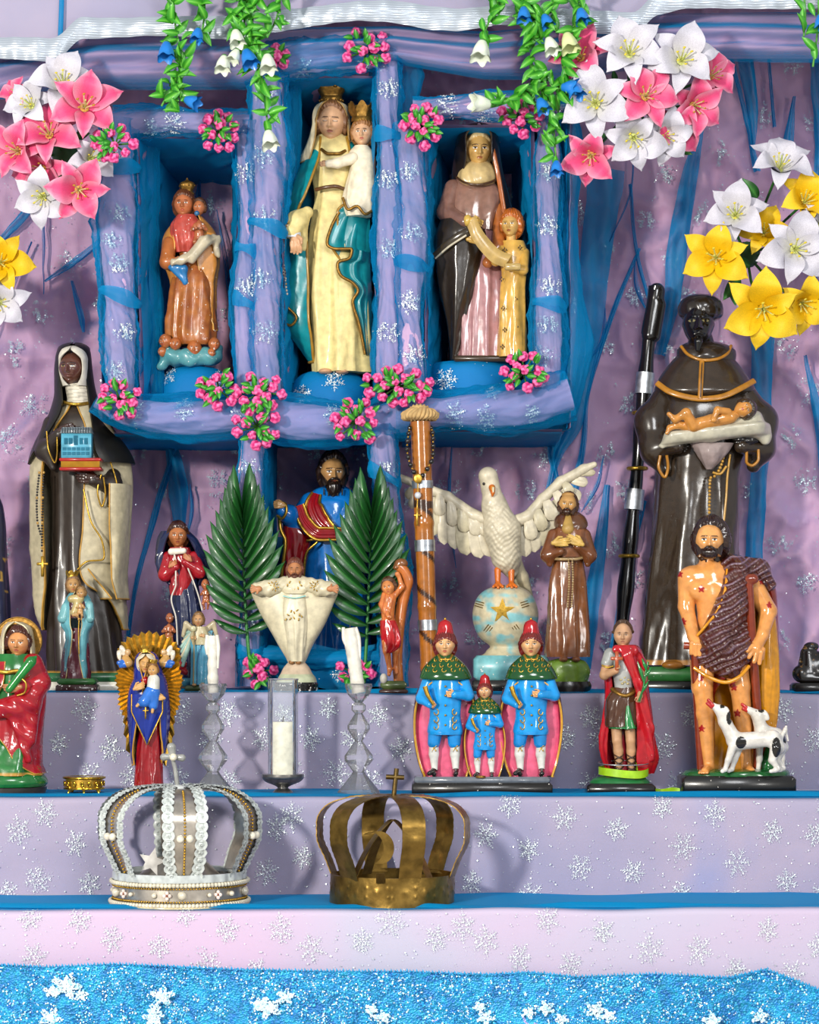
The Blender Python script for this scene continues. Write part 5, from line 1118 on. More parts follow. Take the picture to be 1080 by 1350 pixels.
# ================================================================ top step: middle and small statues
def base_block(f, x0, x1, h, d0, d1, side='1c1a18', top='2f6b32', split=.5, bev=2, chips=.05):
    return base_slab(f, x0, x1, f.base-h, f.base, d0, d1, side, top, split, bev, chips)
def stub_hand(f, c, r, col, name='hand', n=4, ang=0):
    """tiny statue hand: palm with fingers"""
    x, y, z = c; P = [ell((x, y, z), (r, r*.8, r*.6))]
    for i in range(n):
        a = ang-.5+i*.33; P.append(cone((x, y, z), (x+r*2*math.cos(a), y+r*2*math.sin(a), z-r*.3), r*.35, r*.25))
    P.append(cone((x, y, z), (x+r*1.2*math.cos(ang-1.3), y+r*1.2*math.sin(ang-1.3), z-r*.5), r*.35, r*.28))
    return f.part(name, sdf(P, max(r/6, .3), r*.2, col), pM)

def fig_help_small():
    f = F('madonna_statue', 'small light blue madonna figurine with child standing before the black veiled nun', 'statue', 101, 440, shelf=3); B = f.base
    base_block(f, 76, 130, 20, -22, 18, '3a1c1c', '2c5f2a', .4, 3, .1)
    f.part('gown', loft([(828, 92, 112, 0), (855, 84, 118, -2), (B-17, 80, 119, -3)], '5d2430', nf=9, amp=.12, seed=51, step=1.2), pW)
    f.part('cloak', shell([(778, 94, 112, 0, 10, 101, 105), (790, 86, 120, 0, 14, 96, 106), (806, 80, 124, 0, 16, 94, 106), (822, 80, 124, 0, 16, 94, 110), (835, 87, 118, -1, 17, 97, 108), (860, 85, 117, -2, 17, 94, 106), (B-20, 84, 118, -2, 17, 88, 112)], '5a9aa4', '3d7f8c', nf=8, amp=.09, seed=52, edge='c9b27a', edge_r=.6, th=2), paint(.3, .5, .04))
    f.part('bodice', loft([(784, 94, 112, -5, 9), (800, 90, 116, -8, 10), (815, 92, 116, -8, 9)], '4f2328', nf=8, amp=.1, seed=53, step=1), pW)
    f.part('shawl', sdf([cone((96, 790, -15), (108, 788, -15), 5, 5), cone((106, 792, -15), (100, 808, -17), 5, 5)], .8, 4, 'b5a36c'), pW)
    f.part('sleeve', sdf([cone((88, 800, -6), (84, 815, -9), 6, 7), cone((118, 798, -6), (120, 815, -10), 6, 6)], .8, 3, '6fa8ac'), pW)
    f.part('head', head((97, 772, -6), 22, skin='b58a54', yaw=8), pM); f.part('hair', hair((97, 771, -5), 24, yaw=8, col='7a5a3a', low=-.8), pM)
    f.part('crown', open_crown(96, 763, 752, 17, -5, 'c9b890'), mgold)
    f.part('child', baby((108, 803, -18), 15, 'b58a54', vox=.6), pW); f.part('child_head', head((109, 783, -16), 15, skin='b58a54', yaw=-10), pM); f.part('child_hair', hair((109, 782, -15), 17, yaw=-10, col='8a6a40'), pM)
    stub_hand(f, (100, 811, -20), 3, 'b58a54')
    f.part('gold_cord', tube([(107, 815, -20), (106, 835, -20), (107, 862, -20)], .9, 'c9b27a', n=6, sub=10), mgold)
fig_help_small()

def fig_untier():
    f = F('madonna_statue', 'red-robed madonna figurine with dark blue billowing cloak and cherubs beside the palm frond', 'statue', 247, 480, shelf=3); B = f.base
    red = '9c1420'; nb = '1b2344'; P = paint(.18, .9, .02)
    f.part('base_block_top', sdf([ell((252, B-16, 0), (30, 8, 20)), ell((236, B-12, -8), (18, 8, 12))], 1.2, 4, '3f7f94'), pW); base_block(f, 226, 284, 9, -22, 20, '2a1a14', '5a3a22', .4)
    f.part('cloak_back', shell([(700, 212, 250, 4, 12, 226, 240), (712, 205, 262, 4, 20, 220, 252), (735, 203, 274, 4, 24, 216, 262), (758, 208, 279, 4, 24, 218, 266), (772, 220, 273, 4, 20, 226, 262)], nb, '222d58', nf=6, amp=.16, seed=61, th=2.5), P)
    f.part('gown', loft([(725, 222, 252, 0), (745, 216, 260, -2), (770, 222, 262, -2), (800, 226, 266, -3), (850, 228, 268, -4), (B-16, 232, 270, -4)], nb, nf=8, amp=.13, seed=62, step=1.3), P)
    f.part('bodice', loft([(722, 224, 250, -4, 12), (738, 217, 258, -5, 14), (760, 222, 260, -6, 13), (785, 226, 246, -8, 10)], red, nf=8, amp=.1, seed=63, step=1.2), P)
    f.part('sleeve', sdf([cone((222, 735, -8), (219, 758, -14), 8, 9), cone((219, 758, -14), (234, 748, -24), 8, 5), cone((256, 735, -8), (264, 754, -14), 8, 9), cone((264, 754, -14), (246, 742, -24), 8, 5)], .9, 4, red), P)
    f.part('white_trim', tube(path([(232, 732, -24), (234, 750, -25), (234, 770, -24), (228, 790, -23), (234, 815, -22), (236, 850, -22)], 2), 1.1, 'cfc9bd', n=6), pG)
    f.part('white_trim', tube(path([(247, 735, -24), (250, 750, -24), (256, 765, -22), (263, 785, -20), (268, 805, -18)], 2), 1.1, 'cfc9bd', n=6), pG)
    f.part('scarf', sdf([cone((228, 728, -22), (244, 727, -22), 4.5, 4)], .8, 2, 'd9d3c4'), pM)
    f.part('head', head((235, 707, -6), 32, yaw=4, skin='a8683c', lips='8a3a2a', w=.72), paint(.25, .6)); f.part('hair', hair((235, 706, -5), 36, yaw=4, col='3f2012', low=-1.4, line=.6), P)
    f.part('neck', tube([(236, 718, -5), (236, 727, -5)], 6, 'a8683c'), pM)
    f.part('hand', hand((226, 748, -27), (.8, -.6, -.1), (-.5, -.7, 0), 15, 'b5734a', .3), pM); f.part('hand', hand((254, 740, -27), (-.8, -.6, -.1), (.5, -.7, 0), 15, 'b5734a', .3), pM)
    f.part('cherub', baby((273, 786, -14), 18, 'a8623c', vox=.7), P); f.part('cherub_head', head((272, 771, -14), 15, skin='a8623c', yaw=10), P)
    f.part('cherub', baby((224, 835, -12), 22, 'a8623c', vox=.8), P); f.part('cherub_head', head((225, 815, -12), 14, skin='a8623c', yaw=-10), P)
    f.part('cherub_wing', sdf([ell((283, 780, -8), (4, 7, 2)), ell((284, 795, -8), (3.5, 5, 2))], .8, 2, 'cfc9bd'), pG)
    f.part('red_fold', sdf([ell((240, B-38, -14), (9, 7, 8)), cone((236, B-35, -14), (246, B-28, -14), 6, 5)], .9, 3, red), P)
fig_untier()

def fig_angel():
    f = F('angel_statue', 'small winged angel figurine in light blue robe behind the left candle', 'statue', 262, 425, shelf=3); B = f.base
    base_block(f, 242, 292, 11, -14, 14, '1f2a1c', '3c4a2c', .6, 3, .05)
    f.part('robe', loft([(828, 255, 272, 0), (845, 251, 276, -1), (858, 252, 276, -2), (B-12, 252, 278, -3)], '4f9cb8', nf=8, amp=.14, seed=71, step=1), pW)
    f.part('bodice', loft([(826, 256, 272, -3, 8), (838, 251, 276, -4, 9), (850, 254, 274, -5, 8)], 'b5aa84', nf=6, amp=.08, seed=72, step=1), pW)
    f.part('robe_edge', tube([(266, 850, -11), (262, 870, -12), (261, B-12, -12)], 1, '2f6f94', n=6, sub=10), pG)
    for s, c in ((-1, '8fb0a4'), (1, '5f9cb0')):
        g = M()
        for i in range(9):
            a = math.radians(100+i*9); 
            x = 263+s*(10+i*.8); y0 = 832+i*1.0; g.merge(sdf([cone((263+s*8, 832, 6), (x+s*(11-abs(i-4)*1.2), 828+i*6.2, 7), 4, 2.2)], .8, 1, 'c2b898' if i % 3 == 0 else c))
        g.merge(sdf([cone((263+s*7, 832, 5), (263+s*18, 822, 4), 4.5, 3.5), cone((263+s*18, 822, 4), (263+s*22, 838, 5), 3.5, 2.5)], .8, 1, 'b5a888'))
        f.part('wing', g, pW)
    f.part('head', head((262, 818, -4), 18, skin='b5895c'), pM); f.part('hair', hair((262, 817, -3), 20, col='7a5a34', low=-.6), pM)
    f.part('disc', ball((256, 829, -14), (4, 4, 1.5), 'b5b08a', 14, 8), pW)
    f.part('staff', tube([(257, 832, -15), (257, 868, -15), (256, B-12, -14)], 1.0, '8a7648', n=6), pG)
    stub_hand(f, (255, 841, -14), 2.4, 'b58a5c'); stub_hand(f, (266, 838, -13), 2.4, 'b58a5c')
    f.part('feet', sdf([ell((257, B-12, -12), (3, 2, 5)), ell((268, B-13, -12), (3, 2, 5))], .7, 1, 'b58a5c'), pM)
fig_angel()

def fig_joseph():
    f = F('bearded_saint_statue', 'large bearded saint statue in blue robe and red mantle between the palm fronds', 'statue', 430, 610, shelf=3); B = f.base
    bl = '0d6fc0'; rd = '8c1018'; P = paint(.16, 1)
    f.part('robe', loft([(648, 412, 462, 2), (662, 400, 474, 0), (690, 396, 478, 0), (740, 398, 478, 0), (800, 398, 486, 0), (B-8, 392, 496, 0)], bl, nf=13, amp=.075, seed=81, sharp=.7), P)
    f.part('robe_shoulder', loft([(640, 428, 454, 0, 14), (646, 414, 464, 0, 19), (660, 404, 476, -1, 24), (690, 404, 478, -3, 28), (712, 408, 474, -3, 27)], bl, nf=12, amp=.05, seed=82, step=1.5), P)
    f.part('sleeve', sdf([cone((410, 664, -4), (394, 690, -16), 15, 15), cone((394, 690, -16), (382, 680, -34), 16, 13), cone((382, 680, -34), (374, 676, -44), 12, 8), cone((392, 696, -22), (398, 706, -26), 14, 10)], 1.2, 5, bl), P)
    f.part('sleeve_edge', tube([(372, 664, -46), (379, 668, -50), (380, 678, -52), (374, 686, -50), (368, 682, -46)], 2, 'c79a2c', n=8, sub=20), mgold)
    f.part('hand', hand((378, 669, -50), (-1, -.05, -.3), (0, -1, 0), 22, 'c9985c', .8), paint(.25, .7))
    f.part('sleeve', sdf([cone((468, 664, -4), (482, 686, -12), 15, 15), cone((482, 686, -12), (460, 706, -34), 13, 9)], 1.2, 4, rd), P)
    f.part('hand', hand((456, 706, -38), (-1, -.1, -.2), (0, -1, -.2), 22, 'b5803c', .5), paint(.25, .7))
    # red mantle with gilt edges: sash over the chest, drape under the arm, panel hanging
    def strap(p, w, d, name='mantle_sash', col=rd):
        Pq = path(p, 2.0); m = len(Pq); T = np.gradient(Pq, axis=0); T /= np.linalg.norm(T, axis=1)[:, None]; Nn = np.stack([-T[:, 1], T[:, 0], 0*T[:, 0]], 1)
        ww = np.interp(np.linspace(0, 1, m), np.linspace(0, 1, len(w)), w); s = np.linspace(-1, 1, 15)
        V = Pq[:, None]+Nn[:, None]*(ww[:, None]*s[None])[..., None]; V[..., 2] -= d*(1-s[None]**2)+1.3*np.cos(s[None]*11)
        W_ = V.copy(); W_[..., 2] += 5; g = M().add(V.reshape(-1, 3), gridf(m, 15, False), col).add(W_.reshape(-1, 3), gridf(m, 15, False), col)
        o = f.part(name, g, P)
        for k in (0, -1): f.part('gilt_edge', tube(V[:, k], 2.0, 'c79a2c', n=8), mgold)
        return o
    strap([(418, 652, -22), (414, 668, -30), (424, 690, -36), (442, 704, -40)], [6, 12, 12, 6], 5)
    strap([(396, 668, -34), (404, 690, -40), (424, 706, -46), (452, 706, -46), (482, 698, -30)], [6, 8, 8, 7, 5], 5)
    g = loft([(690, 374, 396, -22, 12), (706, 374, 412, -24, 13), (730, 374, 408, -24, 13), (760, 374, 402, -22, 12), (780, 374, 398, -20, 10)], rd, nf=10, amp=.14, seed=84, step=1.5); f.part('mantle_panel', g, P)
    f.part('gilt_edge', tube(path([(370, 678, -34), (372, 700, -38), (378, 715, -38), (373, 760, -34), (374, 782, -30)], 2), 2.6, 'c79a2c', n=8), mgold)
    f.part('gilt_edge', tube(path([(420, 716, -40), (406, 730, -38), (402, 760, -34), (400, 780, -30)], 2), 1.8, 'c79a2c', n=8), mgold)
    f.part('waist_edge', tube([(406, 714, -36), (430, 711, -42), (456, 712, -38)], 1.8, 'c79a2c', n=8, sub=16), mgold)
    hc = (439, 624, -8)
    f.part('head', head(hc, 48, yaw=8, skin='b98d58', brow='1f140c', w=.66, pitch=2), paint(.28, .6)); f.part('hair', hair((439, 622, -6), 52, yaw=8, col='2c1c12', low=-.8, line=.66, side=.62, amp=.05, curl=.8, w=.70), paint(.3, .5))
    f.part('beard', beard(hc, 48, yaw=8, col='1f140d', length=.62, w=.4), paint(.3, .5)); f.part('neck', tube([(440, 635, -4), (440, 650, -2)], 11, 'b98d58'), pM)
    g = M()
    for i, x in enumerate((428, 434, 440, 446, 452)): g.merge(tube([(x, 648-abs(i-2), -22), (x, 656-abs(i-2), -26)], 1.0, '3a3424', n=6))
    f.part('collar_studs', g, pG)['kind'] = 'stuff'
    f.part('base', box(386, 500, B-8, B, -40, 34, '3a2c1c', 2), pG)
fig_joseph()

def fig_christ():
    f = F('robed_man_statue', 'white robed bearded figurine with arms spread wide on a pale pedestal', 'statue', 389, 440, shelf=3); B = f.base
    wh = 'cfc5a6'; P = paint(.4, .25, 0)
    f.part('base', loft([(B-15, 364, 418, 0, 26), (B-13, 362, 420, 0, 27), (B-3, 362, 420, 0, 27), (B, 364, 418, 0, 26)], '141210', nf=0, step=1), paint(.25, .5, .1))
    f.part('pedestal', loft([(873, 380, 402, 0, 10), (880, 374, 408, 0, 14), (888, 370, 412, 0, 19), (893, 367, 416, 0, 23), (B-15, 364, 418, 0, 25)], 'c4b9a4', nf=0, step=1.2, colfn=lambda V, c, th, t: c*(1-.0*t.ravel()[:, None])*np.where(t.ravel()[:, None] > .6, np.array((.82, 1.0, .86)), np.array((1.05, .93, .86)))), pM)
    # wide cape: flat silhouette tapering from the spread arms to the hem
    f.part('robe_cape', loft([(766, 344, 436, 2, 12), (770, 334, 444, 1, 15), (782, 332, 446, 0, 16), (795, 337, 441, 0, 17), (812, 345, 434, 0, 18), (830, 355, 425, 0, 18), (850, 366, 413, 0, 17), (866, 376, 406, 0, 15), (874, 380, 402, 0, 12)], wh, nf=8, amp=.05, seed=91, step=1.3, env=lambda t: .05+.95*t), P)
    f.part('inner_robe', loft([(784, 374, 404, -12, 10), (810, 373, 406, -15, 10), (840, 378, 404, -15, 9), (872, 382, 401, -10, 8)], 'd3caad', nf=8, amp=.11, seed=92, step=1.2), P)
    for s in (-1, 1):
        c = 389.5; X = lambda q: c+s*q
        f.part('sleeve', sdf([cone((X(12), 770, -8), (X(34), 775, -16), 10, 10), cone((X(34), 776, -16), (X(50), 777, -20), 10, 8.5)], 1, 5, wh, disp=lambda V: V+np.stack([0*V[:, 0], .6*np.sin(V[:, 0]/2), -.6*np.sin((V[:, 0]+V[:, 1])/2.2)], 1)), P)
        stub_hand(f, (X(47), 777, -28), 5, 'b5784c', ang=(PI if s < 0 else 0))
        g = M(); r = np.random.RandomState(9)
        for i in range(13):
            a = i*2.4; q = 7*math.sqrt(i/13); x, y = X(27)+q*math.cos(a)*1.1, 773+q*math.sin(a)
            g.merge(ball((x, y, -25.5), (1.7, .8, .8), 'a88a3a', 8, 6, rot=(0, 0, a)))
        f.part('gold_leaf_pattern', g, mgold)['kind'] = 'stuff'
    g = M()
    for i, (x, y) in enumerate(((381, 811), (385, 806), (389, 808), (393, 805), (396, 811), (389, 815), (384, 816), (395, 817), (399, 813), (378, 817), (380, 772), (384, 776), (389, 778), (394, 776), (398, 772), (383, 768), (396, 768))): g.merge(ball((x, y, -25.5 if y > 800 else -21), (.9, 2.2, .8), '8f7430', 8, 6, rot=(0, 0, (i*1.3) % 2-1)))
    f.part('gold_leaf_pattern', g, mgold)['kind'] = 'stuff'
    f.part('collar_cape', loft([(758, 380, 398, -2, 12), (766, 368, 410, -3, 16), (776, 364, 414, -4, 18), (783, 372, 406, -5, 17)], wh, nf=6, amp=.04, seed=95, step=1.1), P)
    f.part('blue_line', tube([(374, 786, -22), (389, 789, -24), (404, 786, -22)], 1, '8fc4bd', n=6, sub=14), pG)
    f.part('head', head((389, 752, -6), 27, skin='b87a4e', w=.68, eyes='down'), pM); f.part('hair', hair((389, 751, -4), 30, col='6b3a2a', low=-1.3, line=.6, side=.6, w=.70), pM); f.part('beard', beard((389, 752, -6), 27, col='5a3020', length=.15, w=.38), pM)
    f.part('neck', tube([(389, 760, -5), (389, 768, -4)], 6, 'b87a4e'), pM); f.part('feet', sdf([ell((385, 873, -12), (4, 3, 5)), ell((394, 873, -12), (4, 3, 5))], .8, 1, '9a6a3c'), pM)
fig_christ()

def fig_sebastian():
    f = F('bound_man_statue', 'small bare-chested figurine in red loincloth bound to a tree trunk, left of the bamboo staff', 'statue', 519, 430, shelf=3); B = f.base
    sk = 'c9763c'; P = paint(.22, .8, .01)
    base_block(f, 500, 538, 17, -14, 14, '3c241c', '4d5c30', .65, 4, .03)
    def stripe(V, C):
        k = ((np.sin(V[:, 0]*1.1+V[:, 1]*.25) > .75) & (V[:, 1] > 770))[:, None]; return np.where(k, C*.5+np.array(lin('a02a10'))*.5, C)
    f.part('trunk', tube(path([(526, B-12, 6), (524, 860, 6), (530, 800, 6), (536, 775, 4), (538, 765, 2), (532, 752, 2), (524, 745, 2)], 2), 7, 'b5672f', n=20, nf=5, amp=.2), P)
    f.part('trunk_top', sdf([ell((529, 743, 2), (9, 7, 7)), ell((523, 748, 0), (5, 4, 5))], .9, 3, '7a4a24'), P)
    f.part('body', sdf([cone((513, 790, -6), (511, 802, -8), 9.5, 9), cone((511, 802, -8), (512, 820, -8), 9, 8.5), cone((512, 822, -8), (512, 832, -8), 9, 9.5), cone((513, 780, -5), (513, 773, -5), 4, 4),
        cone((507, 784, -6), (503, 797, -10), 4, 3.5), cone((503, 797, -10), (512, 812, -18), 3.5, 2.8), ell((514, 814, -19), (3.4, 2.6, 2.4)), cone((521, 784, -6), (530, 774, -6), 4.4, 3.8), cone((530, 774, -6), (526, 760, -6), 3.6, 2.8), ell((524, 757, -7), (3.4, 3.4, 2.8)),
        cone((508, 832, -8), (510, 858, -12), 7, 5), cone((510, 858, -12), (514, 882, -8), 4.8, 3.2), cone((518, 832, -8), (522, 858, -10), 7, 5), cone((522, 858, -10), (522, 880, -6), 4.6, 3), cone((514, 882, -8), (513, 889, -14), 3, 2.6), cone((522, 880, -6), (523, 887, -12), 3, 2.6)], .8, 2.5, sk, paintfn=stripe), P)
    f.part('head', head((512, 775, -8), 22, skin='cf8448', yaw=-10, roll=-12, w=.74), pM); f.part('hair', hair((513, 774, -7), 25, yaw=-10, roll=-12, col='5a3a24', low=-.5, curl=1, amp=.07), pM)
    f.part('loincloth', loft([(818, 501, 522, -8, 11), (828, 501, 526, -8, 13), (845, 503, 530, -8, 14), (856, 505, 526, -8, 12), (861, 507, 516, -9, 9)], 'b0141a', nf=7, amp=.14, seed=99, step=1.1), paint(.18, .9))
    f.part('foot_rock', sdf([ell((506, B-20, -10), (5, 7, 5))], .8, 1, 'b5b0a4'), pM)
fig_sebastian()

def fig_dove():
    f = F('dove_statue', 'white dove statue with raised wings standing on a blue marbled globe with gold star', 'statue', 666, 520, shelf=3); B = f.base
    wh = 'c9bfa6'; P = paint(.42, .2)
    def scales(V):
        a = np.sin(V[:, 0]*.75+3*np.sin(V[:, 1]*.08))*np.sin(V[:, 1]*.8+np.sin(V[:, 0]*.4)); m = np.clip((V[:, 1]-655)/20, 0, 1)*.8
        return V+np.stack([0*a, .3*a*m, -a*m], 1)
    f.part('base', box(622, 728, B-17, B, -44, 42, '1a1a18', 2), paint(.25, .5, .05)); f.part('base_top', box(624, 722, 864, B-16, -42, 40, '6fb0b5', 5), pW)
    mb = lambda V, c, th, t: c*(1-np.clip((fbm(V[:, 0]/14+9, V[:, 1]/12, 3, 3)-.45)*6, 0, 1))[:, None]+np.array(lin('7fb9bd'))*np.clip((fbm(V[:, 0]/14+9, V[:, 1]/12, 3, 3)-.45)*6, 0, 1)[:, None]
    gl = f.part('globe', loft([(771, 664, 672, 0, 4), (773, 652, 684, 0, 16), (779, 638, 696, 0, 29), (790, 628, 705, 0, 38), (810, 623, 710, 0, 43), (828, 626, 707, 0, 40), (842, 634, 699, 0, 33), (852, 646, 690, 0, 24), (857, 642, 694, 0, 26), (862, 638, 698, 0, 30), (866, 630, 716, 0, 36)], 'c9bd9c', nf=0, step=1.2, colfn=mb), pM, label='pale globe marbled with light blue')
    f.part('star', star((661, 806, -42), 17, 4, 'b98a30'), mgold, label='gold five-pointed star')
    g = M()
    for a0 in range(5):
        a = a0*2*PI/5; cx, cy = 661+31*math.sin(a), 806-29*math.cos(a)
        for k in (-1, 0, 1):
            px_, py_ = cx+k*3.2*math.cos(a), cy+k*3.2*math.sin(a); 
            def zz(x, y): return -math.sqrt(max(.02, 1-((x-666)/44.5)**2-((y-811)/41)**2))*43.5-.4
            P2 = [(px_+q*math.sin(a), py_-q*math.cos(a)) for q in (-5, 0, 5)]; g.merge(tube([(x, y, zz(x, y)) for x, y in P2], .7, '6b5420', n=5))
    f.part('gold_strokes', g, pG)['kind'] = 'stuff'
    f.part('body', sdf([cone((645, 629, -8), (646, 642, -8), 11, 11), cone((646, 640, -8), (652, 668, -6), 11.5, 15), cone((652, 668, -6), (662, 700, -4), 17, 24), cone((662, 700, -4), (668, 735, -2), 24, 20), cone((668, 735, -2), (674, 752, 4), 17, 10), ell((642, 628, -10), (11, 11, 12))], 1.3, 6, wh, disp=scales), P)
    def eye(s): return ball((643+s, 0, 0), 1)
    f.part('eye', ball((637.5, 639, -19), 2.0, '1c1a16', 10, 8), pG); f.part('eye', ball((654.5, 638, -14), 1.8, '1c1a16', 10, 8), pG)
    f.part('beak', sdf([cone((648, 644, -19), (649, 651, -25), 4.6, 2.6), cone((649, 651, -25), (648.5, 655, -25), 2.6, 1.4), ell((649, 646, -23), (3, 4, 3), 'e08a28')], .6, 1.5, 'c96a20'), pG)
    f.part('beak_tip', sdf([cone((649.5, 645, -25.5), (649.5, 650, -27), 1.8, 1.2)], .5, 1, 'd6c8a0'), pG)
    f.part('tail', sdf([cone((680, 735, 8), (688, 762, 16), 7, 9), cone((690, 760, 16), (699, 785, 22), 8, 5), cone((684, 760, 18), (690, 782, 24), 7, 5)], 1.1, 3, 'bdb294'), P)
    for x in (656, 674): f.part('leg', sdf([cone((x, 752, -8), (x, 768, -12), 4.6, 3.4), cone((x, 769, -12), (x-6, 774, -22), 2.6, 2), cone((x, 769, -12), (x, 775, -24), 2.6, 2), cone((x, 769, -12), (x+6, 774, -22), 2.6, 2)], .7, 1.5, 'cf6a1c'), pG)
    # wings: leading arm plus overlapping feathers in two rows
    def wing(lead, feats, s):
        w = f.part('wing', sdf([cone(a, b, ra, rb) for (a, ra), (b, rb) in zip(lead[:-1], lead[1:])], 1.2, 4, wh), P)
        for i, (x0, y0, x1, y1, r, d) in enumerate(feats):
            n = 22; th = np.linspace(0, 2*PI, n, endpoint=False); m = 14; t = np.linspace(0, 1, m)
            dx, dy = x1-x0, y1-y0; L = math.hypot(dx, dy); ux, uy = dx/L, dy/L; g = M(); V = []
            for q in t:
                wd = r*(.55+.45*math.sin(min(1, q*1.3)*PI/2))*math.sqrt(max(0.001, 1-max(0, (q-.72)/.28)**2)) ; 
                cx, cy, cz = x0+dx*q, y0+dy*q, d-5*math.sin(q*PI)*.4
                for a in th: 
                    e = wd*math.cos(a); V.append((cx-uy*e, cy+ux*e, cz-2.2*math.sin(a)*(wd/r)-.5*math.cos(e*2.2)*(math.sin(a) > 0)))
            g.add(V, gridf(m, n), wh if i % 3 else 'bfb597'); f.part('feather', g, P, parent=w)
    wing([((654, 690, -2), 9), ((625, 680, 2), 8), ((590, 655, 6), 7), ((560, 642, 8), 6), ((522, 627, 10), 5)],
         [(548, 640, 538, 658, 8, 10), (556, 645, 542, 670, 8, 9), (566, 650, 556, 688, 9, 8), (576, 655, 572, 706, 9, 7), (585, 660, 586, 718, 9, 6), (596, 666, 600, 724, 10, 5), (606, 672, 616, 732, 12, 4), (620, 680, 634, 736, 11, 3), (634, 686, 646, 734, 10, 2), (530, 632, 520, 634, 4, 12),
          (580, 652, 580, 680, 8, 1), (594, 660, 598, 694, 8, 0), (608, 670, 614, 702, 9, -1), (622, 678, 630, 706, 9, -2), (636, 686, 642, 706, 8, -3)], -1)
    wing([((672, 690, -2), 9), ((696, 682, 2), 8), ((716, 658, 6), 7), ((740, 635, 8), 7), ((770, 618, 8), 6), ((784, 612, 6), 4)],
         [(760, 624, 786, 622, 5, 9), (752, 632, 776, 636, 7, 10), (742, 642, 766, 658, 9, 9), (736, 650, 758, 676, 10, 8), (728, 660, 748, 694, 11, 7), (718, 668, 736, 708, 12, 6), (706, 678, 722, 720, 12, 5), (696, 684, 706, 728, 11, 4), (686, 690, 694, 734, 10, 3),
          (744, 636, 754, 652, 7, 1), (732, 648, 744, 668, 8, 0), (720, 660, 730, 686, 9, -1), (708, 672, 716, 700, 9, -2), (696, 682, 702, 712, 9, -3)], 1)
fig_dove()

def fig_francis():
    f = F('friar_statue', 'small bearded friar figurine in brown habit with crossed hands beside the dove', 'statue', 748, 440, shelf=3); B = f.base
    br = '6b3d1e'; P = paint(.26, .75, .008)
    def cf(V, c, th, t):
        k = np.clip(vnoise(V[:, 0]/4, V[:, 1]/14, 5)*1.4-.3, 0, 1)[:, None]; return c*(1-k*.5)+np.array(lin('8f5a34'))*k*.5
    f.part('base', loft([(B-16, 720, 778, 0, 26), (B-9, 718, 780, 0, 27), (B, 720, 776, 0, 26)], '12100e', nf=0, step=1), pG)
    f.part('base_top', loft([(868, 736, 762, 0, 14), (872, 722, 772, 0, 24), (884, 718, 778, 0, 27), (B-14, 722, 774, 0, 25)], '5c7a24', nf=9, amp=.04, step=1), pW)
    f.part('habit', loft([(700, 734, 764, 0), (722, 728, 774, 0), (740, 728, 770, -1), (765, 724, 773, -1), (820, 720, 777, -2), (858, 717, 779, -2), (866, 718, 779, -2)], br, nf=9, amp=.10, seed=101, colfn=cf, step=1.5), P)
    f.part('chest', loft([(690, 738, 766, 0, 14), (700, 728, 776, 0, 19), (716, 724, 778, -1, 22), (735, 728, 776, -1, 20)], br, nf=7, amp=.06, seed=102, colfn=cf, step=1.3), P)
    f.part('cowl', loft([(675, 740, 764, 6, 12), (681, 733, 772, 5, 17), (692, 730, 776, 2, 20), (701, 736, 771, 0, 19)], '5c3820', nf=5, amp=.06, seed=103, step=1), P)
    f.part('sleeve', sdf([cone((730, 706, -4), (722, 732, -12), 9, 10), cone((722, 732, -12), (738, 728, -26), 9, 5), cone((724, 734, -14), (724, 744, -14), 8, 4), cone((770, 706, -4), (776, 732, -12), 9, 10), cone((776, 732, -12), (760, 722, -26), 9, 5), cone((776, 734, -14), (774, 744, -14), 8, 4)], .9, 4, br), P)
    f.part('neck', sdf([cone((749, 680, -4), (748, 698, -16), 6, 8)], .9, 2, 'b08d4a'), pM)
    f.part('hand', hand((728, 717, -27), (1, -.08, -.1), (0, -1, -.1), 26, 'c4a050', .25), pM); f.part('hand', hand((766, 719, -31), (-1, -.45, -.1), (0, -1, -.1), 26, 'c4a050', .25), pM)
    f.part('head', head((748, 666, -6), 31, yaw=-4, roll=6, skin='bb8d50', w=.72, beard='4a2c18'), pM); f.part('hair', hair((749, 666, -3), 33, yaw=-4, roll=6, col='4a2a16', line=.85, side=.70, low=-.5, w=.74), P); f.part('beard', beard((748, 666, -6), 31, yaw=-4, roll=6, col='3a2214', length=.12, w=.36), P)
    f.part('tonsure', ball((749, 653, -4), (9, 4.5, 9), 'b08448', 16, 8), pM)
    f.part('rope_belt', tube([(728, 737, -14), (740, 738, -24), (756, 738, -24), (770, 735, -14)], 2.0, '9c8258', n=8, sub=24), pG)
    g = M()
    for x in (748, 753): g.merge(beads(path([(x, 739, -27), (x+1, 765, -25), (x-1, 800, -26)], 3.2), 1.5, 'a58a5c', 6))
    f.part('rope_tail', g, pG)['kind'] = 'stuff'
    f.part('feet', sdf([ell((742, 869, -20), (6, 4, 10)), ell((758, 869, -20), (6, 4, 10))], 1, 2, '7a4a2c'), pM)
fig_francis()

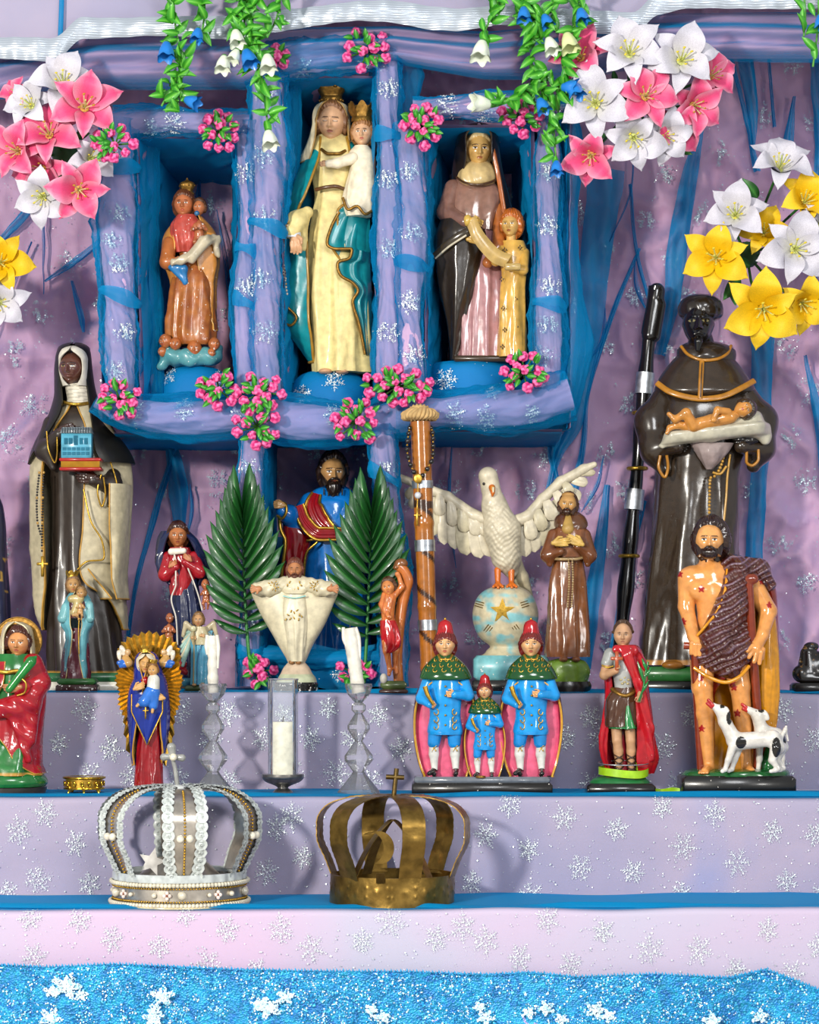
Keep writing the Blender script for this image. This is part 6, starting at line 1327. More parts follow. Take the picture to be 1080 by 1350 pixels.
def fig_edges():
    f = F('dark_figurine', 'black glossy bundle-shaped figurine at the right edge of the top step', 'statue', 1062, 450, shelf=3); B = f.base
    f.part('base', box(1044, 1100, B-14, B, -22, 22, '14110e', 3), paint(.3, .5)); f.part('bundle', sdf([cone((1066, B-52, 0), (1068, B-28, 0), 11, 18), ell((1080, B-34, 0), (20, 22, 16)), ell((1056, B-26, -6), (12, 12, 12)), ell((1070, B-62, 0), (10, 6, 9)), cone((1056, B-20, -12), (1080, B-20, -14), 6, 6)], 1.1, 3, '1b1612', paintfn=lambda V, C: np.where((fbm(V[:, 0]/5, V[:, 1]/3, 4, 3) > .66)[:, None], np.array(lin('8a6430')), C)), paint(.25, .6))
    f = F('cloaked_statue', 'dark blue cloaked statue with gold flecks, mostly beyond the left edge', 'statue', -20, 540, shelf=3); B = f.base
    f.part('cloak', loft([(640, -48, -8, 0, 14), (670, -62, 5, 0, 22), (740, -66, 10, 0, 28), (820, -64, 14, 0, 30), (B-10, -66, 12, 0, 30)], '0f1638', nf=9, amp=.08, seed=111, colfn=lambda V, c, th, t: np.where((fbm(V[:, 0]/5, V[:, 1]/6, 14, 3) > .64)[:, None], np.array(lin('a88430')), c)), paint(.3, .5)); f.part('head', head((-30, 622, -4), 40, skin='c99a68'), pM); f.part('veil', shell([(598, -38, -22, 2, 8, -31, -29), (606, -50, -10, 2, 20, -42, -18), (630, -54, -6, 3, 24, -46, -14), (660, -58, -2, 4, 24, -44, -16)], '0f1638', nf=0, edge='a88430', th=2), pG)
    f.part('base', box(-72, 18, B-12, B, -32, 30, '1a1612', 2), pG)
fig_edges()

# ================================================================ middle step
def fig_redgreen():
    f = F('saint_statue', 'haloed woman statue in green gown and red mantle at the left edge', 'statue', 14, 300, shelf=2); B = f.base
    gr = '1c6a2c'; rd = 'a01420'; P = paint(.2, .85, .006)
    f.part('base', loft([(B-10, -52, 62, 0, 44), (B-3, -50, 60, 0, 44), (B, -46, 56, 0, 42)], '2a2622', nf=0, step=1), pG)
    f.part('base_top', loft([(B-30, -40, 52, 0, 36), (B-24, -50, 60, 0, 44), (B-16, -54, 63, 0, 46), (B-11, -50, 60, 0, 44)], '1c6a30', nf=0, step=1), P)
    f.part('gown', loft([(862, -8, 40, 0), (885, -16, 50, 0), (920, -18, 46, -2), (960, -30, 44, -4), (1000, -40, 52, -6), (B-26, -46, 57, -6)], gr, nf=9, amp=.09, seed=121, trim=('b98a34', .02)), P)
    f.part('mantle', shell([(872, -14, 52, 4, 26, 10, 40), (900, -24, 60, 4, 32, 8, 38), (925, -26, 61, 3, 34, -6, 18), (950, -26, 58, 2, 36, -16, -6), (985, -28, 56, 1, 38, -22, 14), (1005, -30, 56, 0, 40, -26, 28), (B-28, -36, 60, 0, 42, -34, 50)], rd, '7d1018', nf=9, amp=.09, seed=122, th=3, edge='b98a34', edge_r=.8), P)
    f.part('mantle_wrap', sdf([cone((56, 900, -20), (40, 925, -34), 14, 16), cone((40, 925, -34), (0, 935, -40), 14, 12), cone((46, 930, -30), (44, 975, -30), 12, 8), cone((20, 930, -38), (42, 1000, -32), 8, 5)], 1.6, 9, rd, disp=lambda V: V+np.stack([0*V[:, 0], 0*V[:, 0], -1.6*np.sin((V[:, 0]*.6-V[:, 1])/3.6)], 1)), P)
    f.part('sleeve', sdf([cone((44, 875, -8), (54, 900, -20), 14, 16), cone((54, 900, -20), (30, 906, -42), 13, 9)], 1.3, 5, rd), P)
    f.part('sleeve_edge', tube([(34, 892, -52), (42, 900, -54), (40, 912, -52), (30, 916, -50)], 1.4, 'b98a34', n=8, sub=16), mgold)
    f.part('hand', hand((34, 905, -48), (-1, .15, -.1), (0, -1, -.2), 28, 'b5784a', .35), paint(.25, .7))
    f.part('palm_leaf', sdf([cone((20, 908, -52), (48, 872, -50), 5, 7), cone((48, 872, -50), (54, 866, -48), 6, 2)], 1, 2, '1c7a30'), P)
    f.part('belt', tube([(-2, 884, -24), (12, 886, -28), (28, 884, -26)], 3, 'b98a34', n=8, sub=16, flat=.5), mgold)
    f.part('dish', ball((2, 902, -50), (8, 3, 8), 'a89878', 16, 8), mbrass)
    f.part('halo', loft([(0, 0, 1, 0, 1), (1, 0, 1, 0, 1)], 'a06a2c', nf=0) if 0 else tube([(22, 845, 12), (22, 845, 15)], [32, 32], 'a06a2c', n=48, ax=(1, 0, 0)), mbrass, label='round gold halo')
    g = M(); 
    for q in (31, 25, 20): g.merge(tube([(22+q*math.cos(a), 845+q*math.sin(a), 11.5) for a in np.linspace(0, 2*PI, 50)], .8, '8a5a20', n=6))
    f.part('halo_ring', g, mbrass)['kind'] = 'stuff'
    f.part('head', head((26, 848, -8), 38, yaw=-4, roll=3, skin='c98a54', w=.72), paint(.25, .7)); f.part('hair', hair((25, 846, -5), 42, yaw=-4, roll=3, col='4a2414', line=.58, side=.6, low=-1.2), P)
    f.part('neck', tube([(25, 862, -5), (24, 876, -6)], 9, 'c98a54'), pM)
    f.part('veil', shell([(820, 10, 30, 4, 10, 19, 21), (826, 4, 40, 4, 20, 12, 34), (840, 0, 44, 5, 24, 6, 40), (860, -4, 46, 6, 24, 5, 42), (885, -10, 46, 8, 22, 4, 44)], 'b5a888', '8a7a5a', nf=6, amp=.05, seed=126, th=2, edge='cfc4a0', edge_r=1.2), pW)
fig_redgreen()

def fig_perpetual():
    f = F('madonna_statue', 'madonna figurine in dark blue cloak and red gown before a golden ray-shaped halo', 'statue', 197, 290, shelf=2); B = f.base
    bl = '112a86'; rd = '8c1018'; P = paint(.16, .95)
    # golden mandorla of rays
    Hh = [(838, 28), (850, 36), (862, 40), (880, 42), (893, 43), (910, 42), (930, 38), (960, 33), (985, 28), (1005, 22)]
    ys = [a for a, b in Hh]; n = 90; V = []; 
    cx, cy = 196, 905
    outl = []
    for i in range(n):
        a = 2*PI*i/n; ux, uy = math.sin(a), -math.cos(a); r = 8.0
        while r < 120:
            y = cy+uy*r; hw = np.interp(y, ys, [b for a_, b in Hh]) if 836 < y < 1006 else 0
            if abs(ux*r) >= hw: break
            r += .5
        r *= 1+.035*math.cos(i*PI)+.04*math.cos(a*9)
        outl.append((ux*r, uy*r, 0 if i % 2 else -4))
    g = M(); R = []
    for k, q in enumerate((.15, .4, .6, .8, 1.0)): R.append([(cx+x*q, cy+y*q, 8+z*q) for x, y, z in outl])
    R.append([(cx+x*.98, cy+y*.98, 13) for x, y, z in outl]); R.append([(cx+x*.15, cy+y*.15, 13) for x, y, z in outl])
    f.part('ray_halo', g.add(np.array(R).reshape(-1, 3), gridf(7, n), 'b8861e'), mgold, smooth=False)
    f.part('base', loft([(B-8, 174, 218, 0, 18), (B, 172, 220, 0, 20)], '1f4a22', nf=0, step=1), pG)
    f.part('gown', loft([(920, 184, 216, 0), (960, 182, 214, -2), (1000, 179, 214, -3), (B-6, 176, 216, -4)], rd, nf=9, amp=.11, seed=131, trim=('b98a34', .04), step=1.4), P)
    f.part('cloak', shell([(880, 188, 210, 2, 12, 196, 204), (892, 178, 218, 0, 16, 192, 204), (910, 170, 222, -1, 18, 190, 208), (935, 168, 224, -2, 20, 186, 212), (965, 169, 223, -2, 19, 180, 214), (990, 171, 219, -2, 18, 176, 216), (1008, 174, 214, -2, 16, 177, 214)], bl, '16359c', nf=7, amp=.08, seed=132, edge='b98a34', edge_r=.9, th=2), P)
    # pointed apron of the cloak in front
    g = M(); m = 34; t = np.linspace(0, 1, m)[:, None]; s = np.linspace(-1, 1, 25)[None, :]
    wd = 20*(1-np.clip((t-.35)/.65, 0, 1)**1.0)+.3; x = 196+s*wd; y = 915+66*t+0*s; d = -21-5*(1-s**2)-1.2*np.cos(s*9+t*3)*(1-t)
    g.add(np.stack([x, y, d], -1).reshape(-1, 3), gridf(m, 25, False), bl); f.part('cloak_front', g, P); 
    V = np.stack([x, y, d-.5], -1); f.part('gold_edge', tube(V[:, 0], 1.0, 'b98a34', n=6).merge(tube(V[:, -1], 1.0, 'b98a34', n=6)), mgold)['kind'] = 'stuff'
    f.part('veil', shell([(858, 186, 200, 0, 8, 192, 193), (863, 180, 207, 0, 14, 185, 203), (872, 177, 211, 0, 17, 184, 206), (884, 176, 214, 0, 18, 187, 207), (896, 176, 217, 0, 18, 190, 206), (908, 176, 219, 0, 18, 192, 205)], bl, 'cfc6ae', nf=4, amp=.03, seed=133, edge='b98a34', edge_r=.8, th=2), P)
    f.part('coif', shell([(862, 187, 201, -6, 8, 193, 194), (866, 182, 205, -7, 13, 191, 196), (871, 180, 207, -7, 14, 184, 203), (880, 180, 208, -6, 14, 184, 203), (892, 182, 206, -2, 13, 190, 203)], 'cfc6ae', nf=0, th=1), pM)
    f.part('head', head((193, 876, -8), 25, yaw=6, roll=8, skin='c99a5c', eyes='down'), pM); f.part('neck', tube([(192, 886, -7), (193, 896, -8)], 5, 'c99a5c'), pM); f.part('collar', ball((192, 897, -13), (6, 6, 5), '9c1018', 12, 8), P)
    f.part('crown', open_crown(192, 860, 850, 20, -4), mgold)
    f.part('child_robe', sdf([cone((205, 896, -24), (204, 912, -26), 8, 9), ], .8, 3, 'c9c9c0'), P)
    f.part('child_skirt', sdf([cone((202, 912, -27), (194, 924, -30), 9, 8), cone((206, 912, -26), (205, 930, -28), 8, 6), cone((196, 922, -30), (186, 928, -30), 6, 3)], .8, 3, '2a6ac0'), P)
    f.part('child_head', head((204, 884, -24), 17, yaw=-10, skin='c99a5c'), pM); f.part('child_hair', hair((204, 883, -23), 19, yaw=-10, col='7a5020', low=-.3), pM); f.part('child_crown', open_crown(204, 877, 869, 12, -23), mgold)
    f.part('child_feet', sdf([cone((186, 928, -32), (178+6, 930, -33), 2.2, 2), cone((205, 930, -30), (204, 938, -32), 2.4, 2)], .6, 1, 'c99a5c'), pM)
    f.part('hand', hand((180, 908, -28), (.9, -.4, -.1), (0, -1, 0), 20, 'c99a5c', .35), pM); f.part('hand', hand((219, 920, -26), (-1, -.1, -.2), (0, -1, 0), 18, 'c99a5c', .35), pM)
    f.part('pendant', cross((195, 936, -31), 8, 18, 2, 'b98a34'), mgold)
    for s in (-1, 1):
        x = 192+s*26 if s < 0 else 219
        a = f.part('little_angel', sdf([cone((x, 868, -2), (x-s*4, 874, -4), 5, 6, 'b58a4c'), cone((x-s*2, 872, -3), (x+s*9, 874, -3), 5, 3, '1f5fb8'), cone((x+s*2, 876, -4), (x+s*6, 878, -4), 5, 3, '1f5fb8'), ell((x-s*3, 860, -3), (4, 4.5, 4), 'c09a6a'), ell((x+s*4, 858, 0), (4, 8, 2.5), 'cfc6b4', rot=(0, 0, s*.4)), ell((x+s*9, 864, 0), (3, 7, 2.5), 'cfc6b4', rot=(0, 0, s*.2))], .7, 1.5), P)
fig_perpetual()

def fig_trio():
    f = F('three_brothers_statue', 'statue of two young men and a boy in red caps and blue suits', 'statue', 644, 290, shelf=2); B = f.base
    P = paint(.14, 1)
    f.part('base', box(543, 727, B-17, B, -34, 30, '161310', 3), paint(.3, .5, .04)); f.part('base_top', box(546, 724, B-25, B-16, -32, 28, '6a7078', 3), P)
    def man(cx, top, bot, child=False):
        H_ = bot-top; u = H_/210.0; X = lambda q: cx+q*u; Y = lambda q: top+q*u; Z = lambda q: (-8 if child else 0)+q*u
        m = F('brother', '', '', cx, 290, shelf=2); bpy.data.objects.remove(m.e); 
        me = bpy.data.objects.new('boy' if child else 'young_man', None); COL.objects.link(me); me.parent = f.e
        q_ = lambda nm, g, mt=None, **k: f.part(nm, g, mt or P, parent=me, **k)
        # cape: brown outside, pink lining, open in front
        q_('cape', shell([(Y(78), X(-20), X(20), Z(2), 16*u, X(-10), X(10)), (Y(88), X(-34), X(34), Z(2), 22*u, X(-24), X(24)), (Y(105), X(-40), X(40), Z(2), 24*u, X(-36), X(36)), (Y(130), X(-43), X(43), Z(3), 25*u, X(-41), X(41)), (Y(165), X(-41), X(41), Z(3), 25*u, X(-39), X(39)), (Y(190), X(-36), X(36), Z(3), 24*u, X(-34), X(34)), (Y(208), X(-29), X(31), Z(3), 22*u, X(-27), X(28))], '5c2414', 'dc5f80', nf=7, amp=.03, seed=141, edge='c9962c', edge_r=1.1*u, th=2*u))
        q_('shoulder_cape', loft([(Y(45), X(-9), X(9), Z(0), 9*u), (Y(50), X(-16), X(16), Z(0), 13*u), (Y(62), X(-28), X(28), Z(-1), 19*u), (Y(76), X(-34), X(35), Z(-2), 23*u), (Y(79), X(-33), X(34), Z(-2), 23*u), (Y(80), X(-26), X(26), Z(-2), 20*u)], '0f4a1c', nf=0, step=1.2))
        g = M(); r = np.random.RandomState(4)
        for k in range(16):
            a = math.radians(-58+k*7.8); yy = Y(60+8*math.sin(k*2.1)); fr_ = np.interp((yy-top)/u, [45, 50, 62, 76], [9, 16, 28, 34])*u; rd_ = np.interp((yy-top)/u, [45, 50, 62, 76], [9, 13, 19, 23])*u
            g.merge(tube([(cx+fr_*math.sin(a+.10*math.cos(q))*1.02, yy+2.6*u*math.sin(q), Z(-1)-rd_*math.cos(a+.1*math.cos(q))*1.04-.6) for q in np.linspace(0, 4.2, 7)], .75*u, 'b9a24c', n=5))
        q_('gold_embroidery', g, mgold)['kind'] = 'stuff'
        q_('jacket', loft([(Y(70), X(-14), X(14), Z(-6), 13*u), (Y(85), X(-21), X(21), Z(-6), 15*u), (Y(105), X(-22), X(22), Z(-6), 16*u), (Y(128), X(-21), X(21), Z(-6), 16*u), (Y(147), X(-24), X(24), Z(-6), 17*u), (Y(152), X(-23), X(23), Z(-6), 16*u)], '1290d8', nf=5, amp=.03, seed=142, step=1.2))
        q_('breeches', sdf([cone((X(-13), Y(148), Z(-6)), (X(-15), Y(163), Z(-7)), 10*u, 8.6*u), cone((X(12), Y(148), Z(-6)), (X(12), Y(163), Z(-7)), 10*u, 8.6*u)], max(.8, 1.1*u), 2*u, '1084cc'))
        q_('sleeve', sdf([cone((X(-24), Y(84), Z(-6)), (X(-31), Y(104), Z(-12)), 8*u, 8*u), cone((X(-31), Y(104), Z(-12)), (X(-20), Y(112), Z(-24)), 7.5*u, 5.5*u)], max(.7, 1*u), 2.5*u, '1290d8'))
        q_('sleeve', sdf([cone((X(25), Y(84), Z(-6)), (X(30), Y(100), Z(-12)), 8*u, 8*u), cone((X(30), Y(100), Z(-12)), (X(12), Y(99), Z(-25)), 7.5*u, 5.5*u)], max(.7, 1*u), 2.5*u, '1290d8'))
        q_('hand', hand((X(-22), Y(108), Z(-24)), (.7, .5, -.1), (.4, -.7, -.2), 17*u, 'd9a066', 1.0), paint(.22, .8)); q_('hand', hand((X(14), Y(98), Z(-26)), (-1, .05, -.1), (0, -1, -.2), 19*u, 'd9a066', .75), paint(.22, .8))
        q_('scroll', tube([(X(-27), Y(88), Z(-30)), (X(-24), Y(98), Z(-31)), (X(-16), Y(112), Z(-31))], [3.4*u, 3.0*u, 1.8*u], 'c08a3a', n=12), mgold)
        q_('buttons', beads([(X(0), Y(q), Z(-23.5)) for q in (88, 100, 113, 126, 139)], 1.5*u, 'b9a24c', 10), mgold)['kind'] = 'stuff'
        g = M()
        for s in (-1, 1):
            for yy in (122, 132, 141): g.merge(tube([(X(s*(12+3*math.cos(q))), Y(yy+4*math.sin(q)), Z(-21.3)) for q in np.linspace(0, 4.5, 9)], .8*u, 'cfc590', n=5))
        q_('pocket_embroidery', g, mgold)['kind'] = 'stuff'
        for s in (-1, 1):
            x0 = -15 if s < 0 else 13
            q_('stocking', sdf([cone((X(x0), Y(165), Z(-7)), (X(x0), Y(178), Z(-5)), 6.6*u, 7*u), cone((X(x0), Y(178), Z(-5)), (X(x0+1), Y(198), Z(-6)), 6.6*u, 4.2*u)], max(.6, .9*u), 1.5*u, 'd6d6d0'))
            q_('garter_bow', tube([(X(x0-4), Y(166), Z(-13)), (X(x0+4), Y(167), Z(-13.5)), (X(x0), Y(169), Z(-14)), (X(x0-3), Y(175), Z(-13)), (X(x0), Y(169), Z(-14)), (X(x0+3), Y(174), Z(-13))], .9*u, 'b98a34', n=5), mgold)
            q_('shoe', sdf([cone((X(x0+(1)), Y(199), Z(-5)), (X(x0+(-6 if s < 0 else 1)), Y(203), Z(-18)), 4.6*u, 3.2*u), cone((X(x0+1), Y(203), Z(-4)), (X(x0), Y(204), Z(-12)), 4*u, 3.4*u)], max(.6, .8*u), 1.5*u, '12100e'))
        hc = (X(0), Y(33), Z(-4)); q_('head', head(hc, 36*u, yaw=-3 if not child else -8, skin='dba873', lips='b54a3c', w=.70, brow='4a3420'), paint(.2, .8)); q_('hair', hair((X(0), Y(33), Z(-1)), 39*u, col='6b1c14', line=.3, side=.72, low=-.75, w=.72), P)
        q_('neck', tube([(X(0), Y(43), Z(-2)), (X(0), Y(52), Z(-1))], 6*u, 'dba873'), pM); q_('collar', tube([(X(-9), Y(47), Z(-6)), (X(-5), Y(53), Z(-13)), (X(5), Y(53), Z(-13)), (X(9), Y(47), Z(-6))], 2*u, '9c7420', n=8, sub=14), mgold)
        q_('cap', loft([(Y(0), X(-2), X(2), Z(-2), 2*u), (Y(2), X(-6), X(6), Z(-2), 6*u), (Y(6), X(-9), X(9), Z(-2), 9*u), (Y(14), X(-10.5), X(10.5), Z(-2), 11*u), (Y(22), X(-12), X(12), Z(-2), 12.5*u), (Y(24), X(-11.5), X(11.5), Z(-2), 12*u)], 'a81018', nf=8, amp=.03, seed=145, step=1)); q_('cap_button', ball((X(0), Y(-1), Z(-2)), 1.8*u, '8a6a3a', 8, 6), mgold)
        # belly of pink lining behind the legs
        q_('cape_lining', loft([(Y(100), X(-36), X(36), Z(8), 8*u), (Y(150), X(-39), X(39), Z(8), 9*u), (Y(190), X(-34), X(34), Z(8), 9*u), (Y(207), X(-27), X(28), Z(8), 8*u)], 'dc5f80', nf=9, amp=.05, seed=147, step=2))
    man(587, 817, B-22); man(700, 817, B-22); man(639, 889, B-22, True)
    f.part('coin', tube([(633, B-24, -28), (633, B-26.5, -28)], [7, 6], '7a3a20', n=20, ax=(1, 0, 0)), mbrass)
fig_trio()

def fig_soldier():
    f = F('soldier_statue', 'roman soldier figurine in red cape holding a cross and palm, on the middle step', 'statue', 824, 290, shelf=2); B = f.base
    rd = 'b01420'; P = paint(.2, .8, .01); sk = 'b58a64'
    f.part('base', box(773, 862, B-16, B, -32, 26, '141210', 4), paint(.25, .6, .03)); f.part('base_top', loft([(B-26, 800, 842, 0, 18), (B-22, 784, 852, 0, 24), (B-15, 776, 858, 0, 28)], '1c6a34', nf=0, step=1), pG)
    f.part('cape', shell([(856, 800, 846, 4, 18, 812, 838), (875, 796, 852, 5, 22, 804, 840), (910, 798, 856, 6, 22, 806, 836), (950, 794, 860, 6, 22, 802, 838), (980, 789, 864, 6, 22, 800, 840), (1000, 792, 868, 6, 22, 800, 838), (1020, 800, 862, 6, 20, 806, 842)], rd, '8c1a28', nf=9, amp=.09, seed=151, th=2), P)
    f.part('cape_front', sdf([cone((812, 856, -16), (832, 858, -18), 6, 8), cone((826, 864, -20), (842, 900, -18), 9, 7), cone((842, 900, -18), (854, 960, -8), 8, 7), cone((854, 960, -8), (858, 1000, -4), 8, 5), cone((836, 858, -10), (848, 880, -8), 8, 7)], 1.1, 5, rd, disp=lambda V: V+np.stack([0*V[:, 0], 0*V[:, 0], -1.1*np.sin((V[:, 0]-V[:, 1]*.35)/1.9)], 1)), P)
    f.part('cuirass', sdf([cone((823, 868, -6), (821, 885, -8), 15, 14), cone((821, 885, -8), (822, 908, -8), 13.5, 12), ell((815, 874, -17), (7, 6, 4)), ell((829, 874, -17), (7, 6, 4))], 1, 4, '9fa09c'), paint(.3, .6, .05))
    g = M()
    for x, y in ((817, 896), (822, 893), (827, 896), (822, 899), (819, 901), (826, 901)): g.merge(ball((x, y, -21), (2, 1.4, 1), 'a89a6a', 8, 6))
    f.part('cuirass_relief', g, pG)['kind'] = 'stuff'
    f.part('belt', tube([(806, 908, -10), (814, 914, -19), (822, 917, -21), (831, 914, -19), (838, 908, -10)], 3, '8a6a2c', n=8, sub=20), mbrass)
    f.part('tunic_skirt', loft([(906, 808, 838, -6, 14), (925, 798, 840, -6, 17), (952, 797, 841, -6, 18), (958, 798, 840, -6, 18)], '4a2c1a', nf=14, amp=.05, seed=152, step=1.2), P)
    f.part('green_hem', loft([(955, 802, 840, -6, 17), (960, 802, 840, -6, 17)], '16783a', nf=12, amp=.03, seed=153, step=1), P)
    f.part('green_panel', tube([(826, 930, -22), (827, 945, -24), (829, 960, -25)], [2, 4.5, 6.5], '16783a', n=14, flat=.4, sub=10), P)
    f.part('arm', sdf([cone((803, 868, -6), (796, 890, -12), 7, 6.5), cone((796, 890, -12), (810, 884, -26), 5.8, 4.5)], .9, 2, sk), pM); f.part('arm', sdf([cone((842, 870, -6), (846, 896, -10), 7, 6), cone((846, 896, -10), (842, 918, -22), 5.8, 4)], .9, 2, sk), pM)
    f.part('sleeve', sdf([cone((804, 862, -6), (800, 874, -8), 8, 8)], .9, 2, '9a9c98'), pG); f.part('sleeve_edge', tube([(793, 877, -12), (800, 880, -16), (808, 878, -16)], 1.4, 'a88434', n=6, sub=10), mgold)
    f.part('hand', hand((808, 884, -27), (.6, -.8, 0), (-.3, -.3, -.9), 15, sk, 1.2), pM); f.part('hand', hand((842, 916, -24), (-.2, 1, -.2), (-1, 0, -.3), 15, sk, 1.0), pM)
    f.part('cross', cross((811, 868, -30), 16, 25, 4.5, 'a84a20'), paint(.3, .5, .03), label='small brown cross')
    pl = M()
    pl.merge(tube(path([(840, 924, -28), (846, 905, -30), (849, 885, -30), (852, 872, -30)], 2), 1.6, '1c6a30', n=6))
    for (x0, y0, x1, y1) in ((844, 912, 852, 898), (847, 900, 838, 872), (848, 892, 856, 880), (850, 884, 844, 868)): pl.merge(tube([(x0, y0, -30), ((x0+x1)/2, (y0+y1)/2, -32), (x1, y1, -31)], [1.2, 2.2, .6], '1c7a36', n=8, sub=8))
    f.part('palm_branch', pl, P)['kind'] = 'stuff'
    f.part('legs', sdf([cone((812, 952, -6), (813, 976, -8), 7.5, 6.5), cone((813, 976, -8), (815, 990, -6), 6, 6.4), cone((815, 990, -6), (816, B-30, -6), 6.4, 3.8), cone((816, B-30, -6), (814, B-25, -16), 4, 3.2), cone((830, 952, -6), (831, 976, -8), 7.5, 6.5), cone((831, 976, -8), (832, 990, -6), 6, 6.4), cone((832, 990, -6), (832, B-30, -6), 6.4, 3.8), cone((832, B-30, -6), (834, B-24, -18), 4, 3.2)], .9, 1.5, sk), pM)
    for cx in (815.5, 832):
        g = M()
        for k in range(4):
            y = 994+k*8; q = np.linspace(0, 1, 9)
            for s in (-1, 1): g.merge(tube([(cx+s*6*math.cos(a*PI), y+8*a, -6-7*math.sin(a*PI)) for a in q], .9, '3a2418', n=5))
        f.part('sandal_straps', g, pG)['kind'] = 'stuff'
    f.part('head', head((821, 838, -6), 33, yaw=-6, skin='bf9470', lips='a8705c', white='b59a84', iris='7a6250', w=.70), pM); f.part('hair', hair((821, 836, -4), 35, yaw=-6, col='4a3424', line=.92, side=.78, low=.2, w=.72, curl=.5), pG); f.part('neck', tube([(822, 848, -4), (822, 858, -4)], 7.5, 'bf9470'), pM)
    rb_ = F('lime_ribbon', 'lime green ribbon band tied round the soldier figurine base', 'ribbon', 822, 290, py=B-24)
    th = np.linspace(0, 2*PI, 60, endpoint=False)[None, :]; v = np.linspace(-1, 1, 5)[:, None]
    rb_.part('band', M().add(np.stack([822+33*np.sin(th)+0*v, B-32+v*5+3.5*np.cos(th)+1.5*np.sin(2*th), -2-29*np.cos(th)+0*v], -1).reshape(-1, 3), gridf(5, 60), '9ac81c'), paint(.35, .3))
    rb_.part('silver_wire', tube([(822+33*math.sin(a), B-42+2*math.cos(a), -2-26*math.cos(a)) for a in np.linspace(0, 2*PI, 50)], .8, '8a8f98', n=6), msil)
    r2 = F('lime_ribbon', 'short lime green ribbon end lying between the soldier and the man with dogs', 'ribbon', 878, 275, shelf=2)
    xs = np.linspace(860, 897, 24)[None, :]; v = np.linspace(0, 1, 6)[:, None]; r2.part('band', M().add(np.stack([xs+0*v, r2.base-9*v-.8*np.sin(xs/5)+0*v-.4, 4*np.sin(xs/7)+0*v], -1).reshape(-1, 3), gridf(6, 24, False), '9ac81c'), paint(.35, .3))
fig_soldier()

